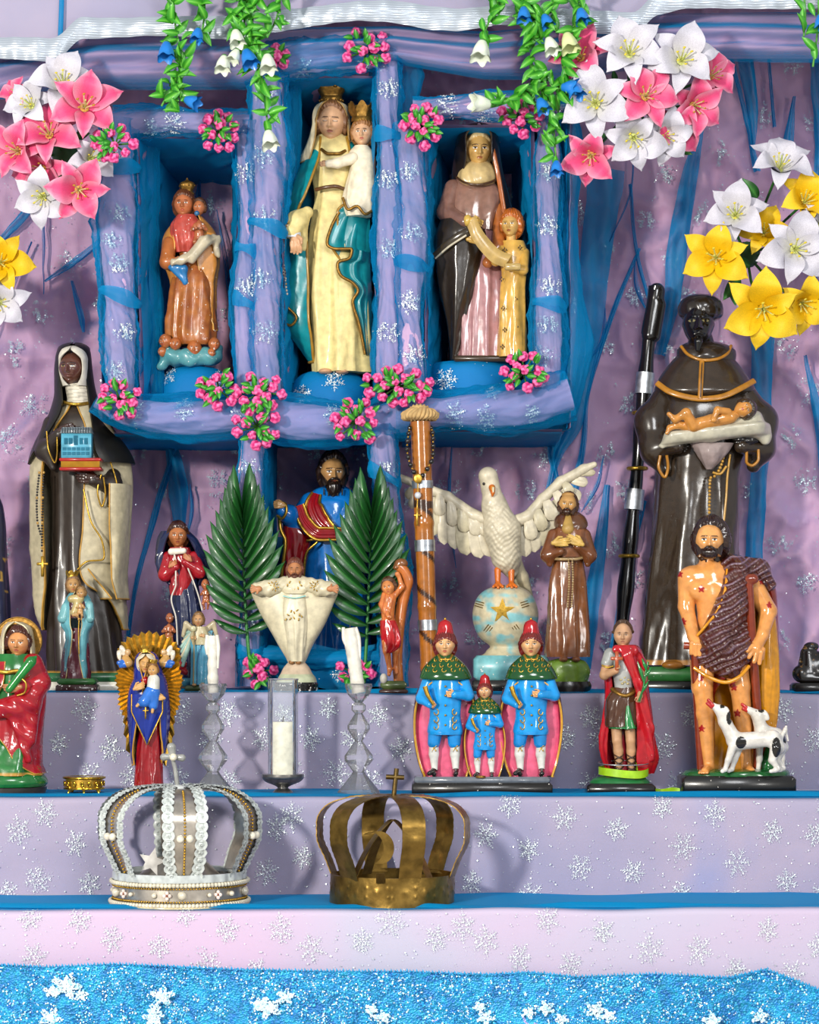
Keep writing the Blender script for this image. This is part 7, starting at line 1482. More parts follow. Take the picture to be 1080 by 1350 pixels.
def fig_lazarus():
    f = F('wounded_man_statue', 'bearded wounded man statue on crutches in twisted brown loincloth with two spotted dogs', 'statue', 966, 300, shelf=2); B = f.base
    sk = 'd9934e'; P = paint(.15, 1); br = '4a2018'
    f.part('base', box(896, 1044, B-26, B, -44, 36, '141413', 4), paint(.3, .5, .02)); f.part('base_top', loft([(B-34, 915, 1035, 4, 26), (B-31, 903, 1040, 0, 38), (B-25, 898, 1042, 0, 42)], '1a5c2a', nf=7, amp=.02, step=1), P)
    f.part('rock', sdf([ell((1020, B-44, 10), (14, 26, 12)), ell((1010, B-36, 4), (12, 14, 10))], 1.3, 4, '1f6a30'), P)
    wounds = [(922, 777), (1003, 767), (1012, 798), (895, 757), (899, 820), (921, 894), (963, 900), (970, 940), (923, 960), (965, 906)]
    def wp(V, C):
        C = C.copy()
        for x, y in wounds:
            r = np.hypot(V[:, 0]-x, (V[:, 1]-y)*.8)*(1+.25*np.sin(5*np.arctan2(V[:, 1]-y, V[:, 0]-x))); C[(r < 3.3) & (V[:, 2] < 5)] = lin('9c1414')
        # chest shading lines are modelled, nipple and navel painted
        return C
    f.part('body', sdf([cone((938, 740, -4), (940, 770, -6), 12, 19), cone((915, 762, -4), (958, 760, -4), 17, 17), ell((922, 778, -16), (17, 14, 11)), ell((952, 778, -16), (15, 14, 11)), cone((938, 790, -6), (938, 822, -6), 21, 18.5), cone((938, 822, -6), (944, 850, -4), 18.5, 22), cone((930, 745, -4), (934, 725, -6), 9, 9),
        # right arm (left of picture) down to the crutch grip
        cone((907, 762, -4), (904, 800, -6), 14, 10.5, k=4), cone((904, 800, -6), (912, 838, -22), 10.5, 8, k=3), cone((912, 838, -22), (915, 848, -28), 8, 9, k=3), cone((909, 848, -34), (908, 861, -33), 3.6, 3, k=.8), cone((914, 850, -35), (913.5, 863, -34), 3.7, 3, k=.8), cone((919, 850, -35), (919, 863, -34), 3.7, 3, k=.8), cone((924, 848, -33), (924.5, 860, -32), 3.5, 2.9, k=.8),
        # left arm
        cone((990, 768, -2), (1012, 806, -6), 14.5, 12, k=4), cone((1012, 806, -6), (1003, 836, -20), 11.5, 8.5, k=3), cone((1003, 836, -20), (992, 856, -30), 8.5, 8, k=3), cone((990, 856, -34), (983, 866, -36), 3.6, 3, k=.8), cone((994, 860, -34), (990, 872, -35), 3.6, 3, k=.8), cone((999, 860, -33), (997, 874, -33), 3.6, 3, k=.8), cone((1002, 856, -30), (1001, 868, -30), 3.4, 2.8, k=.8), cone((988, 852, -34), (981, 858, -38), 3.6, 3, k=.8),
        # legs
        cone((926, 862, -8), (924, 905, -16), 18, 14, k=3), cone((924, 905, -16), (928, 940, -14), 13.5, 12.5, k=3), cone((928, 940, -14), (934, B-36, -10), 12.5, 7, k=3), cone((934, B-36, -10), (926, B-31, -28), 7, 5.5, k=3),
        cone((966, 862, -8), (974, 905, -14), 18, 14, k=3), cone((974, 905, -14), (978, 940, -10), 13, 12, k=3), cone((978, 940, -10), (984, B-36, -6), 12, 7, k=3), cone((984, B-36, -6), (988, B-31, -22), 7, 5.5, k=3)]
        + [cone((926-6+k*3.4, B-31, -30), (925-7+k*3.6, B-30, -36), 2.2, 1.8, k=.6) for k in range(4)] + [cone((985+k*3.4, B-31, -24), (985+k*3.8, B-30, -30), 2.2, 1.8, k=.6) for k in range(4)], 1.15, 6, sk, paintfn=wp), P)
    hc = (933, 714, -20); f.part('head', head(hc, 50, yaw=-6, roll=1, skin='dc9c5a', brow='1c100a', lips='7a3a2c', w=.74), P); f.part('hair', hair((936, 711, -15), 56, yaw=-6, col='2c1811', line=.64, side=.6, low=-1.1, amp=.05, w=.80, curl=.6), P); f.part('beard', beard(hc, 50, yaw=-6, col='23120c', length=.16, w=.5), P)
    # golden cape behind, purple-brown twisted cloth over shoulder and hips
    f.part('cape', shell([(748, 960, 1012, 14, 18, 986, 988), (770, 950, 1024, 14, 22, 984, 1012), (800, 946, 1028, 14, 22, 980, 1020), (860, 930, 1029, 14, 22, 985, 1022), (920, 922, 1028, 14, 20, 940, 990), (960, 922, 1024, 14, 18, 940, 1000), (B-34, 922, 1008, 14, 16, 940, 994)], '7a1f10', 'd08a10', nf=9, amp=.07, seed=161, th=3), P)
    f.part('cape_fold', loft([(800, 1000, 1022, 2, 8), (850, 996, 1026, 2, 11), (900, 996, 1028, 2, 12), (940, 1000, 1026, 2, 10), (972, 1010, 1022, 4, 6)], 'c8860f', nf=8, amp=.14, seed=163), P)
    def rope(V): 
        a = np.sin((V[:, 0]*.4+V[:, 1]*.75)*.85+5*vnoise(V[:, 0]/16, V[:, 1]/16, 3)); b = np.sin(V[:, 0]*.8-V[:, 1]*.5+4*vnoise(V[:, 0]/9, V[:, 1]/9, 6))*.8
        return V+np.stack([0*a, 0*a, -1.3*a-.9*b], 1)
    def rc(V, C):
        a = np.sin((V[:, 0]*.4+V[:, 1]*.75)*.85+5*vnoise(V[:, 0]/16, V[:, 1]/16, 3)); k = np.clip(a-.5, 0, 1)[:, None]*1.3*vnoise(V[:, 0]/12, V[:, 1]/12, 8)[:, None]; return C*(1-k)+np.array(lin('a08aa0'))*k
    f.part('twisted_cloth', sdf([cone((962, 745, -6), (1000, 752, -2), 15, 15), cone((1000, 752, -2), (1014, 770, 2), 14, 10), cone((970, 752, -16), (962, 800, -24), 16, 21), cone((960, 800, -24), (942, 846, -26), 20, 25), cone((972, 800, -14), (976, 860, -14), 14, 16), cone((926, 862, -18), (970, 856, -20), 19, 22), cone((938, 872, -20), (962, 880, -20), 15, 15)], 1.1, 7, br, disp=rope, paintfn=rc), paint(.14, 1))
    f.part('cloth_edge', tube(path([(912, 880, -30), (930, 892, -38), (952, 899, -40), (970, 892, -38), (984, 878, -30)], 2), 2.6, 'd08a10', n=8), P); f.part('cloth_edge', tube(path([(957, 748, -22), (952, 780, -34), (942, 806, -38), (926, 826, -38), (916, 838, -32)], 2), 2.0, 'd08a10', n=8), P)
    f.part('crutch', tube(path([(913, 858, -30), (916, 900, -20), (920, 960, -12), (924, B-28, -6)], 3), 5.5, '7a2c12', n=12), paint(.2, .9)).parent; f.part('crutch_grip', tube([(899, 851, -26), (912, 852, -27), (926, 853, -28)], [5, 4.4, 5], '8a3414', n=12), P)
    f.part('crutch', tube(path([(984, 770, -26), (988, 830, -24), (994, 900, -16), (998, 960, -8), (998, B-26, -4)], 3), 6, '7a2c12', n=12), P); f.part('crutch_head', sdf([cone((976, 764, -24), (990, 764, -26), 6.5, 7), cone((984, 766, -26), (985, 782, -26), 5.5, 5)], 1, 3, '7a2c12'), P)
    # two dogs: one body each, spotted
    def dog(dx, dd, nm, front):
        def sp(V, C):
            C = C.copy()
            for (x, y, rx, ry) in ((970, 977, 7, 8), (1016, 983, 6, 13), (955, 945, 4, 9), (946, 930, 3, 2.5)):
                C[(((V[:, 0]-x-dx)/rx)**2+((V[:, 1]-y)/ry)**2 < 1)] = lin('15130f')
            return C
        Z = lambda q: q+dd; W = 'd9d5cc'; g = B-33
        P_ = [cone((965, 976, Z(-40)), (1012, 972, Z(-40)), 12, 10), cone((962, 972, Z(-40)), (950, 950, Z(-42)), 10, 8), cone((950, 950, Z(-42)), (945, 936, Z(-44)), 8, 7.5), cone((945, 936, Z(-44)), (934, 929, Z(-46)), 7, 4), ell((953, 938, Z(-50)), (3, 8, 2.4), rot=(0, 0, -.3)), ell((953, 938, Z(-38)), (3, 8, 2.4), rot=(0, 0, -.3)),
              cone((1012, 972, Z(-40)), (1020, 984, Z(-40)), 11, 9), cone((1022, 974, Z(-38)), (1030, 960, Z(-34)), 3.5, 2), cone((1030, 960, Z(-34)), (1034, 975, Z(-30)), 2, 1.5)]
        for x0, z0 in ((958, -46), (968, -34)): P_ += [cone((x0+2, 982, Z(z0)), (x0-4, 1000, Z(z0)), 6, 4, k=2), cone((x0-4, 1000, Z(z0)), (x0-8, g-2, Z(z0)), 4, 3, k=2), cone((x0-8, g-2, Z(z0)), (x0-12, g, Z(z0-3)), 3.2, 2.8, k=2)]
        for x0, z0 in ((1016, -46), (1024, -34)): P_ += [cone((x0, 984, Z(z0)), (x0-5, 1000, Z(z0)), 8, 5, k=2), cone((x0-5, 1000, Z(z0)), (x0+3, 1011, Z(z0)), 4.6, 3.2, k=2), cone((x0+3, 1011, Z(z0)), (x0-1, g-1, Z(z0)), 3.2, 2.8, k=2), cone((x0-1, g-1, Z(z0)), (x0-7, g, Z(z0-3)), 3, 2.6, k=2)]
        for p in P_:
            if p[0] == 'c': p[1][0] += dx; p[2][0] += dx
            else: p[1][0] += dx
        o = f.part(nm, sdf(P_, 1.0, 4, W, paintfn=sp), P)
        f.part('tongue', sdf([cone((934+dx, 929, Z(-48)), (928+dx, 922, Z(-49)), 2.6, 2.2), cone((932+dx, 931, Z(-48)), (926+dx, 926, Z(-49)), 2.2, 1.8)], .6, 1, 'b01c1c'), P, parent=o); f.part('eye', ball((944+dx, 932, Z(-50.5)), 1.2, '14100c', 8, 6), P, parent=o)
    dog(0, -6, 'dog', True)
    def sp2(V, C):
        C = C.copy(); C[((V[:, 0]-1000)/4)**2+((V[:, 1]-936)/3)**2 < 1] = lin('15130f'); C[((V[:, 0]-1030)/5)**2+((V[:, 1]-975)/7)**2 < 1] = lin('15130f'); return C
    g_ = B-33
    o = f.part('dog', sdf([cone((1004, 965, -18), (1022, 970, -12), 11, 10), cone((1002, 962, -18), (996, 944, -22), 9, 8), cone((996, 942, -24), (982, 934, -28), 7, 4), ell((1006, 942, -26), (4, 8, 2.4), rot=(0, 0, -.5)), cone((1022, 970, -12), (1032, 985, -8), 10, 7), cone((1030, 980, -8), (1030, 1000, -6), 6, 4), cone((1030, 1000, -6), (1032, g_, -6), 3.6, 3), cone((1000, 970, -14), (1000, 1000, -12), 6, 3.6), cone((1000, 1000, -12), (998, g_, -12), 3.4, 3), cone((1032, 975, -6), (1036, 958, -4), 3, 2)], 1.0, 4, 'd9d5cc', paintfn=sp2), P)
    f.part('tongue', sdf([cone((982, 934, -29), (975, 928, -30), 2.8, 2.2), cone((981, 936, -29), (976, 934, -30), 2.4, 2)], .6, 1, 'b01c1c'), P, parent=o); f.part('eye', ball((993, 937, -29.5), 1.3, '14100c', 8, 6), P, parent=o)
fig_lazarus()

# ================================================================ crowns, candles, staffs
def fixn(o):
    import bmesh
    b = bmesh.new(); b.from_mesh(o.data); bmesh.ops.remove_doubles(b, verts=b.verts, dist=1e-6); bmesh.ops.recalc_face_normals(b, faces=b.faces); b.to_mesh(o.data); b.free(); return o
pearl = paint(.18, .8, 0, 0, spec=.6)
def arch_strip(cx, cd, phi, prof, w, sag=0, th=1.2):
    """one bent metal strip rising from the band: prof = (r, y) points"""
    P = np.array(prof, float); L = np.concatenate([[0], np.cumsum(np.hypot(*np.diff(P, axis=0).T))]); m = 46
    I = interp(np.column_stack([L, P]), np.linspace(0, 1, m))[:, 1:]; ww = np.interp(np.linspace(0, 1, m), [0, .15, .5, .8, 1], w)/2
    ra = np.array((math.sin(phi), 0, -math.cos(phi))); ta = np.array((math.cos(phi), 0, math.sin(phi)))
    C = np.array((cx, 0, cd))[None]+I[:, :1]*ra[None]; C[:, 1] = I[:, 1]
    T = np.gradient(C, axis=0); T /= np.linalg.norm(T, axis=1)[:, None]; N = np.cross(T, ta); N /= np.linalg.norm(N, axis=1)[:, None]
    if N[m//3] @ ra < 0: N = -N
    return C, ta, N, ww
def strip_mesh(C, ta, N, ww, col, th=1.2, bump=None):
    s = np.linspace(-1, 1, 11)[None, :, None]; m = len(C)
    A = C[:, None]+ta*s*ww[:, None, None]; 
    if bump is not None: A = A+N[:, None]*bump(np.arange(m)[:, None]/m, s[..., 0])[..., None]
    B = A-N[:, None]*th; g = M().add(A.reshape(-1, 3), gridf(m, 11, False), col).add(B.reshape(-1, 3), gridf(m, 11, False), col)
    for k in (0, -1): g.add(np.stack([A[:, k], B[:, k]], 1).reshape(-1, 3), gridf(m, 2, False), col)
    return g
def band_ring(cx, cd, r, y0, y1, col, th=2, fn=None, n=120, rows=12):
    a = np.linspace(0, 2*PI, n, endpoint=False)[None, :]; y = np.linspace(y0, y1, rows)[:, None]; k = r+(fn(a, y) if fn else 0)+0*y
    A = np.stack([cx+k*np.sin(a), y+0*a, cd-k*np.cos(a)], -1); k2 = r-th+0*y+0*a; B = np.stack([cx+k2*np.sin(a), y+0*a, cd-k2*np.cos(a)], -1)
    g = M().add(A.reshape(-1, 3), gridf(rows, n), col).add(B.reshape(-1, 3), gridf(rows, n), col)
    for i in (0, -1): g.add(np.stack([A[i], B[i]]).reshape(-1, 3), gridf(2, n), col)
    return g
def ring_pts(cx, cd, r, y, n): return [(cx+r*math.sin(a), y, cd-r*math.cos(a)) for a in np.linspace(0, 2*PI, n, endpoint=False)]

def silver_crown():
    f = F('ceremonial_crown', 'large silver crown with scalloped lace arches and rows of pearls on the lowest step', 'crown', 237, 102, shelf=1); B = f.base; cx = 237
    ms = metal('polished_silver', 'cfc6b8', .33, .9, .2, 40, .3); ml = paint(.3, .6, 0, .6)
    f.part('band', band_ring(cx, 0, 86, B-36, B-1, 'b9b4b0'), ms)
    f.part('lace_collar', band_ring(cx, 0, 86, B-43, B-33, 'bcc3c3', fn=lambda a, y: 2.5*np.sin(a*46)**2), ml)
    for y, r, n in ((B-30, 90, 110), (B-4, 91, 112)): f.part('pearl_row', beads(ring_pts(cx, 0, r, y, n), 3.1, 'd2cbb4', 8), pearl)['kind'] = 'stuff'
    f.part('rim', tube(ring_pts(cx, 0, 91, B-1, 90)+[(cx, B-1, -91)], 2.0, 'c9b98a', n=8), pearl)
    for y in (B-25.5, B-8.5): f.part('bead_row', beads(ring_pts(cx, 0, 88, y, 150), 1.5, 'c9a860', 6), mgold)['kind'] = 'stuff'
    for k in range(15):
        a = k*2*PI/15+.12; r = (5.8, 3.0, 3.6)[k % 3]; f.part('pearl', ball((cx+88*math.sin(a), B-17, -88*math.cos(a)), r, 'd6cfba', 14, 10), pearl)
    for k in range(8):
        a = k*2*PI/8-.1; x, d = cx+88*math.sin(a), -88*math.cos(a); g = M(); 
        for q in range(4): b = q*PI/2; g.merge(ball((x+3.6*math.cos(b)*math.cos(a), B-17+3.6*math.sin(b), d-1), (2.6, 2.6, 1.6), 'e6d2c6', 8, 6))
        g.merge(ball((x, B-17, d-2), 1.6, '7a3a24', 8, 6)); f.part('stone_flower', g, pearl)
    prof = [(82, B-40), (92, B-62), (104, B-92), (104, B-112), (93, B-133), (70, B-147), (40, B-152), (10, B-148)]
    lc = lin('c9d0cf')
    for i in range(6):
        phi = i*PI/3+.15; C, ta, N, ww = arch_strip(cx, 0, phi, prof, [34, 44, 48, 36, 14])
        ar = f.part('arch', strip_mesh(C, ta, N, ww*.85, 'a39a90'), ms)
        g = M(); Lc = np.concatenate([[0], np.cumsum(np.linalg.norm(np.diff(C, axis=0), axis=1))])
        for q in np.arange(3, Lc[-1]-2, 11.5):
            for s in (-1, 1):
                p = np.array([np.interp(q, Lc, C[:, j]) for j in range(3)]); w = np.interp(q, Lc, ww); nn = np.array([np.interp(q, Lc, N[:, j]) for j in range(3)]); nn /= np.linalg.norm(nn)
                o = p+ta*s*w*.92; 
                # scallop: flattened rosette with a raised rim
                t2 = np.cross(nn, ta); R = np.linspace(0, 1, 5)[:, None]; A = np.linspace(0, 2*PI, 14, endpoint=False)[None, :]; rr = 8.2*min(1, w/20+.25)
                V = o+ (R*np.cos(A))[..., None]*ta*rr+(R*np.sin(A))[..., None]*t2*rr+((1.6+1.8*np.sin(R*9))*(1+.3*np.cos(A*7)))[..., None]*nn
                g.add(V.reshape(-1, 3), gridf(5, 14), 'c6cdca')
        f.part('lace_trim', g, ml, parent=ar)['kind'] = 'stuff'
        pts = [np.array([np.interp(q, Lc, (C+N*1.6)[:, j]) for j in range(3)]) for q in np.arange(6, Lc[-1]*.72, 4.4)]
        f.part('bead_string', beads(pts, 1.7, 'c2a468', 7), mgold, parent=ar)['kind'] = 'stuff'
        p = np.array([np.interp(Lc[-1]*.30, Lc, (C+N*4)[:, j]) for j in range(3)])
        for s in (-1, 1): f.part('arch_pearl', ball(p+ta*s*6.2, 5.2, 'dcd6c4', 14, 10), pearl, parent=ar)
    f.part('top_boss', ball((cx-2, B-151, 0), (12, 5, 12), 'c2c6c4', 16, 8), ml)
    f.part('stem', tube([(234, B-152, 0), (231, B-175, 0), (228, B-188, 0)], 3.4, '8f908c', n=12, nf=4, amp=.3, sub=20), ml)
    f.part('cross', sdf([cone((228, B-192, 0), (226, B-205, 0), 4, 6), cone((228, B-192, 0), (216, B-192, 0), 3, 5), cone((228, B-192, 0), (240, B-191, 0), 3, 5)], .8, 2, '8f908c'), ml); f.part('cross_pearl', ball((229, B-192, -6), 5.2, 'd6cfba', 14, 10), pearl)
    f.part('inner_star', star((205, B-58, -50), 19, 3.5, 'd0cdc8', .45, 5, .25), ml)
    f.part('inner_lining', loft([(B-60, cx-30, cx+30, 0, 30), (B-30, cx-60, cx+60, 0, 60), (B-6, cx-80, cx+80, 0, 80)], '6e6760', nf=9, amp=.04), ms)
silver_crown()

def bronze_crown():
    f = F('ceremonial_crown', 'open bronze crown of bent metal strips with a plain cross on top, lowest step', 'crown', 518, 102, shelf=1); B = f.base; cx = 518
    mb = metal('aged_bronze', '93753a', .34, .95, .5, 45, .45)
    def emb(a, y):
        return 1.0*np.exp(-((((a*82/30) % 1)-.5)/.15)**2-((y-(B-20))/5)**2)+.6*np.exp(-((((a*82/30+.5) % 1)-.5)/.06)**2-((np.abs(y-(B-20))-6)/2.2)**2)+.8*np.sin(a*3)+.5*np.sin(a*7+y/9)
    f.part('band', band_ring(cx, 0, 82, B-39, B, '8a6a2c', 1.6, emb, 400, 34), mb)
    prof = [(80, B-34), (88, B-55), (101, B-88), (101, B-106), (88, B-128), (60, B-139), (30, B-142), (4, B-140)]
    for i in range(6):
        phi = i*PI/3+.28; C, ta, N, ww = arch_strip(cx, 0, phi, prof, [30, 31, 31, 28, 20])
        ar = f.part('arch', strip_mesh(C, ta, N, ww, '8a6a2c', 1.3, lambda t, s: 1.5*np.exp(-(((t*5) % 1-.5)/.12)**2-(s/.3)**2)+.35*np.sin(t*150)*(np.abs(s) > .85)), mb)
    # smaller bent strips inside with a crescent
    for phi, rr in ((-1.1, 58), (1.0, 58), (2.3, 60), (-2.5, 60)):
        C, ta, N, ww = arch_strip(cx, 0, phi, [(rr, B-34), (rr*.72, B-66), (rr*.4, B-92), (rr*.1, B-108), (0, B-110)], [16, 15, 13, 11, 9]); f.part('inner_strip', strip_mesh(C, ta, N, ww, '7a5c28', 1), mb)
    V = []; t = np.linspace(-2.2, 1.3, 30)
    for a in t: V += [(500+20*math.cos(a), B-75+22*math.sin(a), -40), (493+20*math.cos(a)*.86-4, B-75+22*math.sin(a)*.95, -40)]
    V = np.array(V); W = V.copy(); W[:, 2] += 1.5; g = M().add(V, gridf(30, 2, False), '93753a').add(W, gridf(30, 2, False), '93753a'); f.part('crescent', g, mb)
    f.part('tab', box(497, 508, B-46, B-33, -84, -82.5, '93753a'), mb)
    f.part('cross', tube([(519, B-138, 0), (523, B-177, 0)], 3.2, '7a6030', n=8).merge(tube([(509, B-166, 0), (533, B-165, 0)], 3.2, '7a6030', n=8)), metal('dark_bronze', '6e5a34', .4, .9), smooth=True)
bronze_crown()

def crystal(f, cx, prof, name, n=8, d=0, rot=.2):
    a = np.linspace(0, 2*PI, n, endpoint=False)+rot; V = []
    for y, r in prof: V += [(cx+r*math.sin(q), y, d-r*math.cos(q)) for q in a]
    m = len(prof); g = M().add(V, gridf(m, n)); Q = np.arange(n)
    for row in (0, (m-1)*n):
        R_ = np.array(V)[row:row+n]; g.add(np.vstack([R_, R_.mean(0)]), np.stack([Q, (Q+1) % n, np.full(n, n)], 1))
    return fixn(f.part(name, g, thin_glass('crystal', (.99, .99, 1), (1.45, .2), .09), smooth=False))
def candlestick(cx, label, tilt, r, top, nm):
    f = F('crystal_candlestick', label, 'candlestick', cx, 300, shelf=2, group='crystal candlesticks'); B = f.base
    crystal(f, cx, [(B-146, 17.5), (B-143, 18.5), (B-132, 15), (B-124, 8), (B-121, 5)], 'cup')
    crystal(f, cx, [(B-121.5, 5), (B-117, 9.5), (B-111, 9.5), (B-106, 5)], 'bead'); crystal(f, cx, [(B-106.5, 5), (B-91, 15), (B-86, 15), (B-70, 5)], 'bead'); crystal(f, cx, [(B-70.5, 5), (B-51, 19), (B-45, 19), (B-29, 7)], 'bead')
    crystal(f, cx, [(B-29.5, 8), (B-26, 10), (B-4, 28), (B, 29)], 'foot')
    c = F('candle', nm, 'candle', cx, 300, py=B-135); 
    rr = np.random.RandomState(int(cx)); P = path([(cx, B-134, 0), (cx+tilt*.5, (B-134+top)/2, 0), (cx+tilt, top, 0)], 4)
    c.part('wax', tube(P, r*(1+.05*rr.randn(len(P)))[:], 'd8d4c8', n=20, nf=3, amp=.06, seed=int(cx)), paint(.45, .2, 0, .05)); g = M()
    for s in (-1, 1): g.merge(tube([(P[-1][0]+s*r*.9, top-1, -3), (cx+tilt*.8+s*r*1.1, top+14, -3), (cx+tilt*.6+s*r*1.0, top+34+s*9, -3)], [2.2, 2.6, 1.2], 'dcd8cc', n=8, sub=10))
    c.part('wax_drip', g, paint(.45, .2, 0, .05)); c.part('wick', tube([(cx+tilt, top+1, 0), (cx+tilt+1, top-5, 0)], .9, '1a1612', n=6), pM)
candlestick(281, 'crystal candlestick of faceted beads partly behind the silver crown', -1, 7.2, 838, 'tall straight white candle in the candlestick behind the silver crown')
candlestick(473, 'crystal candlestick of faceted beads standing behind the bronze crown', -12, 9.0, 828, 'leaning white candle with wax drips in the right crystal candlestick')
def votive():
    f = F('candle_holder', 'small pewter goblet cup holding a tall glass cylinder candle', 'candle holder', 373, 295, shelf=2); B = f.base; mp = metal('pewter', '8c8a86', .3, .95, .1)
    f.part('cup', loft([(B-27, 345, 401, 0, 28), (B-24, 345, 401, 0, 28), (B-17, 350, 396, 0, 23), (B-12, 362, 384, 0, 11), (B-9, 366, 380, 0, 7), (B-6, 362, 384, 0, 11), (B, 358, 388, 0, 15)], '8c8a86', nf=0, step=.8), mp)
    c = F('jar_candle', 'white candle inside a tall clear glass cylinder with clouded top', 'candle', 373, 295, py=B-24)
    c.part('wax', loft([(B-96, 354.5, 391.5, 0, 18.5), (B-24, 354.5, 391.5, 0, 18.5)], 'e3dfc8', nf=0), paint(.4, .3, 0, .05)); c.part('wick', tube([(373, B-96, 0), (374, B-103, 0)], 1, '2a2018', n=6), pM)
    o = [(B-24, 20.2), (B-152, 20.2)]; a = np.linspace(0, 2*PI, 48, endpoint=False); c.part('glass_cylinder', M().add([(373+20*math.sin(q), y, -20*math.cos(q)) for y in np.linspace(B-152, B-24, 12) for q in a], gridf(12, 48)), thin_glass())
    c.part('glass_rim', tube(ring_pts(373, 0, 20, B-152, 40)+[(373, B-152, -20)], .9, 'ffffff', n=8), glass())
    c.part('soot_film', tube([(373, B-98, 0), (373, B-150, 0)], 18.6, 'ffffff', n=40, cap=False), organza('clouded_film', 'cfd6dc', .16, .8))
votive()
def gold_stand():
    f = F('gold_stand', 'small round gold filigree stand on four feet, empty, on the middle step', 'stand', 111, 305, shelf=2); B = f.base; mg = metal('bright_gold', 'e0b840', .18, 1, .2, 60, .25)
    f.part('top_rim', tube(ring_pts(111, 0, 27, B-22, 50)+[(111, B-22, -27)], 1.6, 'ffffff', n=8), mg); f.part('lower_rim', tube(ring_pts(111, 0, 26, B-8, 50)+[(111, B-8, -26)], 1.6, 'ffffff', n=8), mg); f.part('plate', loft([(B-23, 86, 136, 0, 25), (B-21, 86, 136, 0, 25)], 'ffffff', nf=0, step=.5), mg)
    f.part('ring_wall', band_ring(111, 0, 24.5, B-21, B-8, 'a87c22', .8), mgold); g = M()
    for k in range(16):
        a0 = k*2*PI/16
        for s in (-1, 1): g.merge(tube([(111+26.4*math.sin(a0+s*.07*math.cos(q)*(1-q/9)), B-15+4.5*math.sin(q)*(1-q/9), -26.4*math.cos(a0+s*.07*math.cos(q)*(1-q/9))) for q in np.linspace(0, 6, 12)], .9, 'ffffff', n=5))
    f.part('filigree', g, mg)['kind'] = 'stuff'
    for a in (-.75, .1, .9, 2.4, -2.4): x, d = 111+24*math.sin(a), -24*math.cos(a); f.part('foot', sdf([cone((x, B-9, d), (x*1.0+2*math.sin(a), B-4, d), 3, 1.6), cone((x+2*math.sin(a), B-4, d), (x+4*math.sin(a), B-1, d-1), 1.6, 1.5)], .6, 1), mg)
gold_stand()
def staffs():
    f = F('bamboo_staff', 'varnished bamboo staff with tape rings and a frayed straw top, before the niche post', 'staff', 560, 437, shelf=3); B = f.base
    ax = lambda y: 554+(y-548)*.036
    P = path([(ax(y), y, 0) for y in (556, 700, B)], 2.0); rr = 13.5-2.0*(P[:, 1]-556)/350; 
    for yk in (690, 800, 880): rr = rr+1.0*np.exp(-((P[:, 1]-yk)/4)**2)
    g = tube(P, rr, 'a4621e', n=28); V = g.v[0]; k = np.sin(V[:, 1]*.11+np.arctan2(V[:, 0]-ax(V[:, 1]), V[:, 2])*1.0) > .90-.0*V[:, 1]; k &= V[:, 1] > 640
    n_ = fbm(V[:, 0]/4, V[:, 1]/30, 5, 3); g.c[0][:] = g.c[0]*(.7+.6*n_)[:, None]; g.c[0][k] = lin('3a200e'); g.c[0][(np.abs(V[:, 1]-665) < 5)] = lin('3a200e')
    f.part('shaft', g, paint(.2, .9))
    for y0, y1 in ((634, 644), (712, 727), (817, 831)): f.part('silver_tape', tube([(ax(y0), y0, 0), (ax(y1), y1, 0)], 13.5-2.0*(y0-556)/350+1.0, 'ffffff', n=28), msil)
    g = M(); r = np.random.RandomState(2)
    for k in range(26):
        a = k*2*PI/26; g.merge(tube([(554+17*math.sin(a), 552, -17*math.cos(a)), (554+23*math.sin(a+.15), 549+r.uniform(-3, 3), -23*math.cos(a+.15)), (554+18*math.sin(a+.3), 543+r.uniform(-2, 2), -18*math.cos(a+.3)), (554+9*math.sin(a+.5), 540, -9*math.cos(a+.5))], 3.0, 'c2a06a', n=8, sub=12, nf=3, amp=.2))
    g.merge(ball((554, 546, 0), (14, 8, 14), 'b8965e', 16, 8)); f.part('straw_top', g, paint(.9, 0, 0, .6))
    f.part('straw_knob', sdf([ell((553, 538, 0), (13, 5, 12)), ell((553, 552, 0), (17, 5, 16))], 1, 2, 'c0a068', disp=lambda V: V+np.stack([0*V[:, 0], 1.0*np.sin(V[:, 0]*1.3), -.8*np.sin(V[:, 0]*1.3)], 1)), paint(.9, 0, 0, .6))
    r_ = F('rosary', 'black bead rosary with gold medal hanging round the bamboo staff', 'rosary', 552, 437, py=660)
    pts = path([(552, 632, -16), (543, 618, -16), (537, 596, -16), (539, 572, -14), (543, 560, 2), (554, 556, 17), (567, 562, 4), (571, 580, -14), (571, 600, -16), (563, 620, -16), (554, 632, -17)], 5.2)
    ang = [i for i in range(len(pts))]
    r_.part('beads', M().merge(beads([p for i, p in enumerate(pts) if i % 2 == 0], 3.4, '14110f', 10)), paint(.12, 1))['kind'] = 'stuff'; r_.part('gold_links', beads([p for i, p in enumerate(pts) if i % 2], 1.5, 'b98a34', 8), mgold)['kind'] = 'stuff'
    r_.part('medal', ball((551, 632, -19), (6, 6.5, 1.6), 'd6a83c', 20, 10), mgold); r_.part('crystal_bead', ball((551, 654, -17), 4.6, 'c9ccd0', 14, 10), paint(.1, 1)); r_.part('pendant_chain', tube([(551, 638, -18), (551, 650, -17), (550, 672, -16)], 1, 'b98a34', n=6), mgold); r_.part('crucifix', cross((550, 680, -16), 9, 22, 2.6, 'b98a34'), mgold)
    f = F('black_staff', 'long black gnarled staff with silver bands and gold rings leaning beside the monk', 'staff', 812, 648, shelf=3); B = f.base
    pth = [(815, B, -10), (818, 850, -4), (828, 750, 2), (838, 650, 8), (847, 560, 14), (854, 480, 18), (862, 410, 20), (868, 376, 20)]
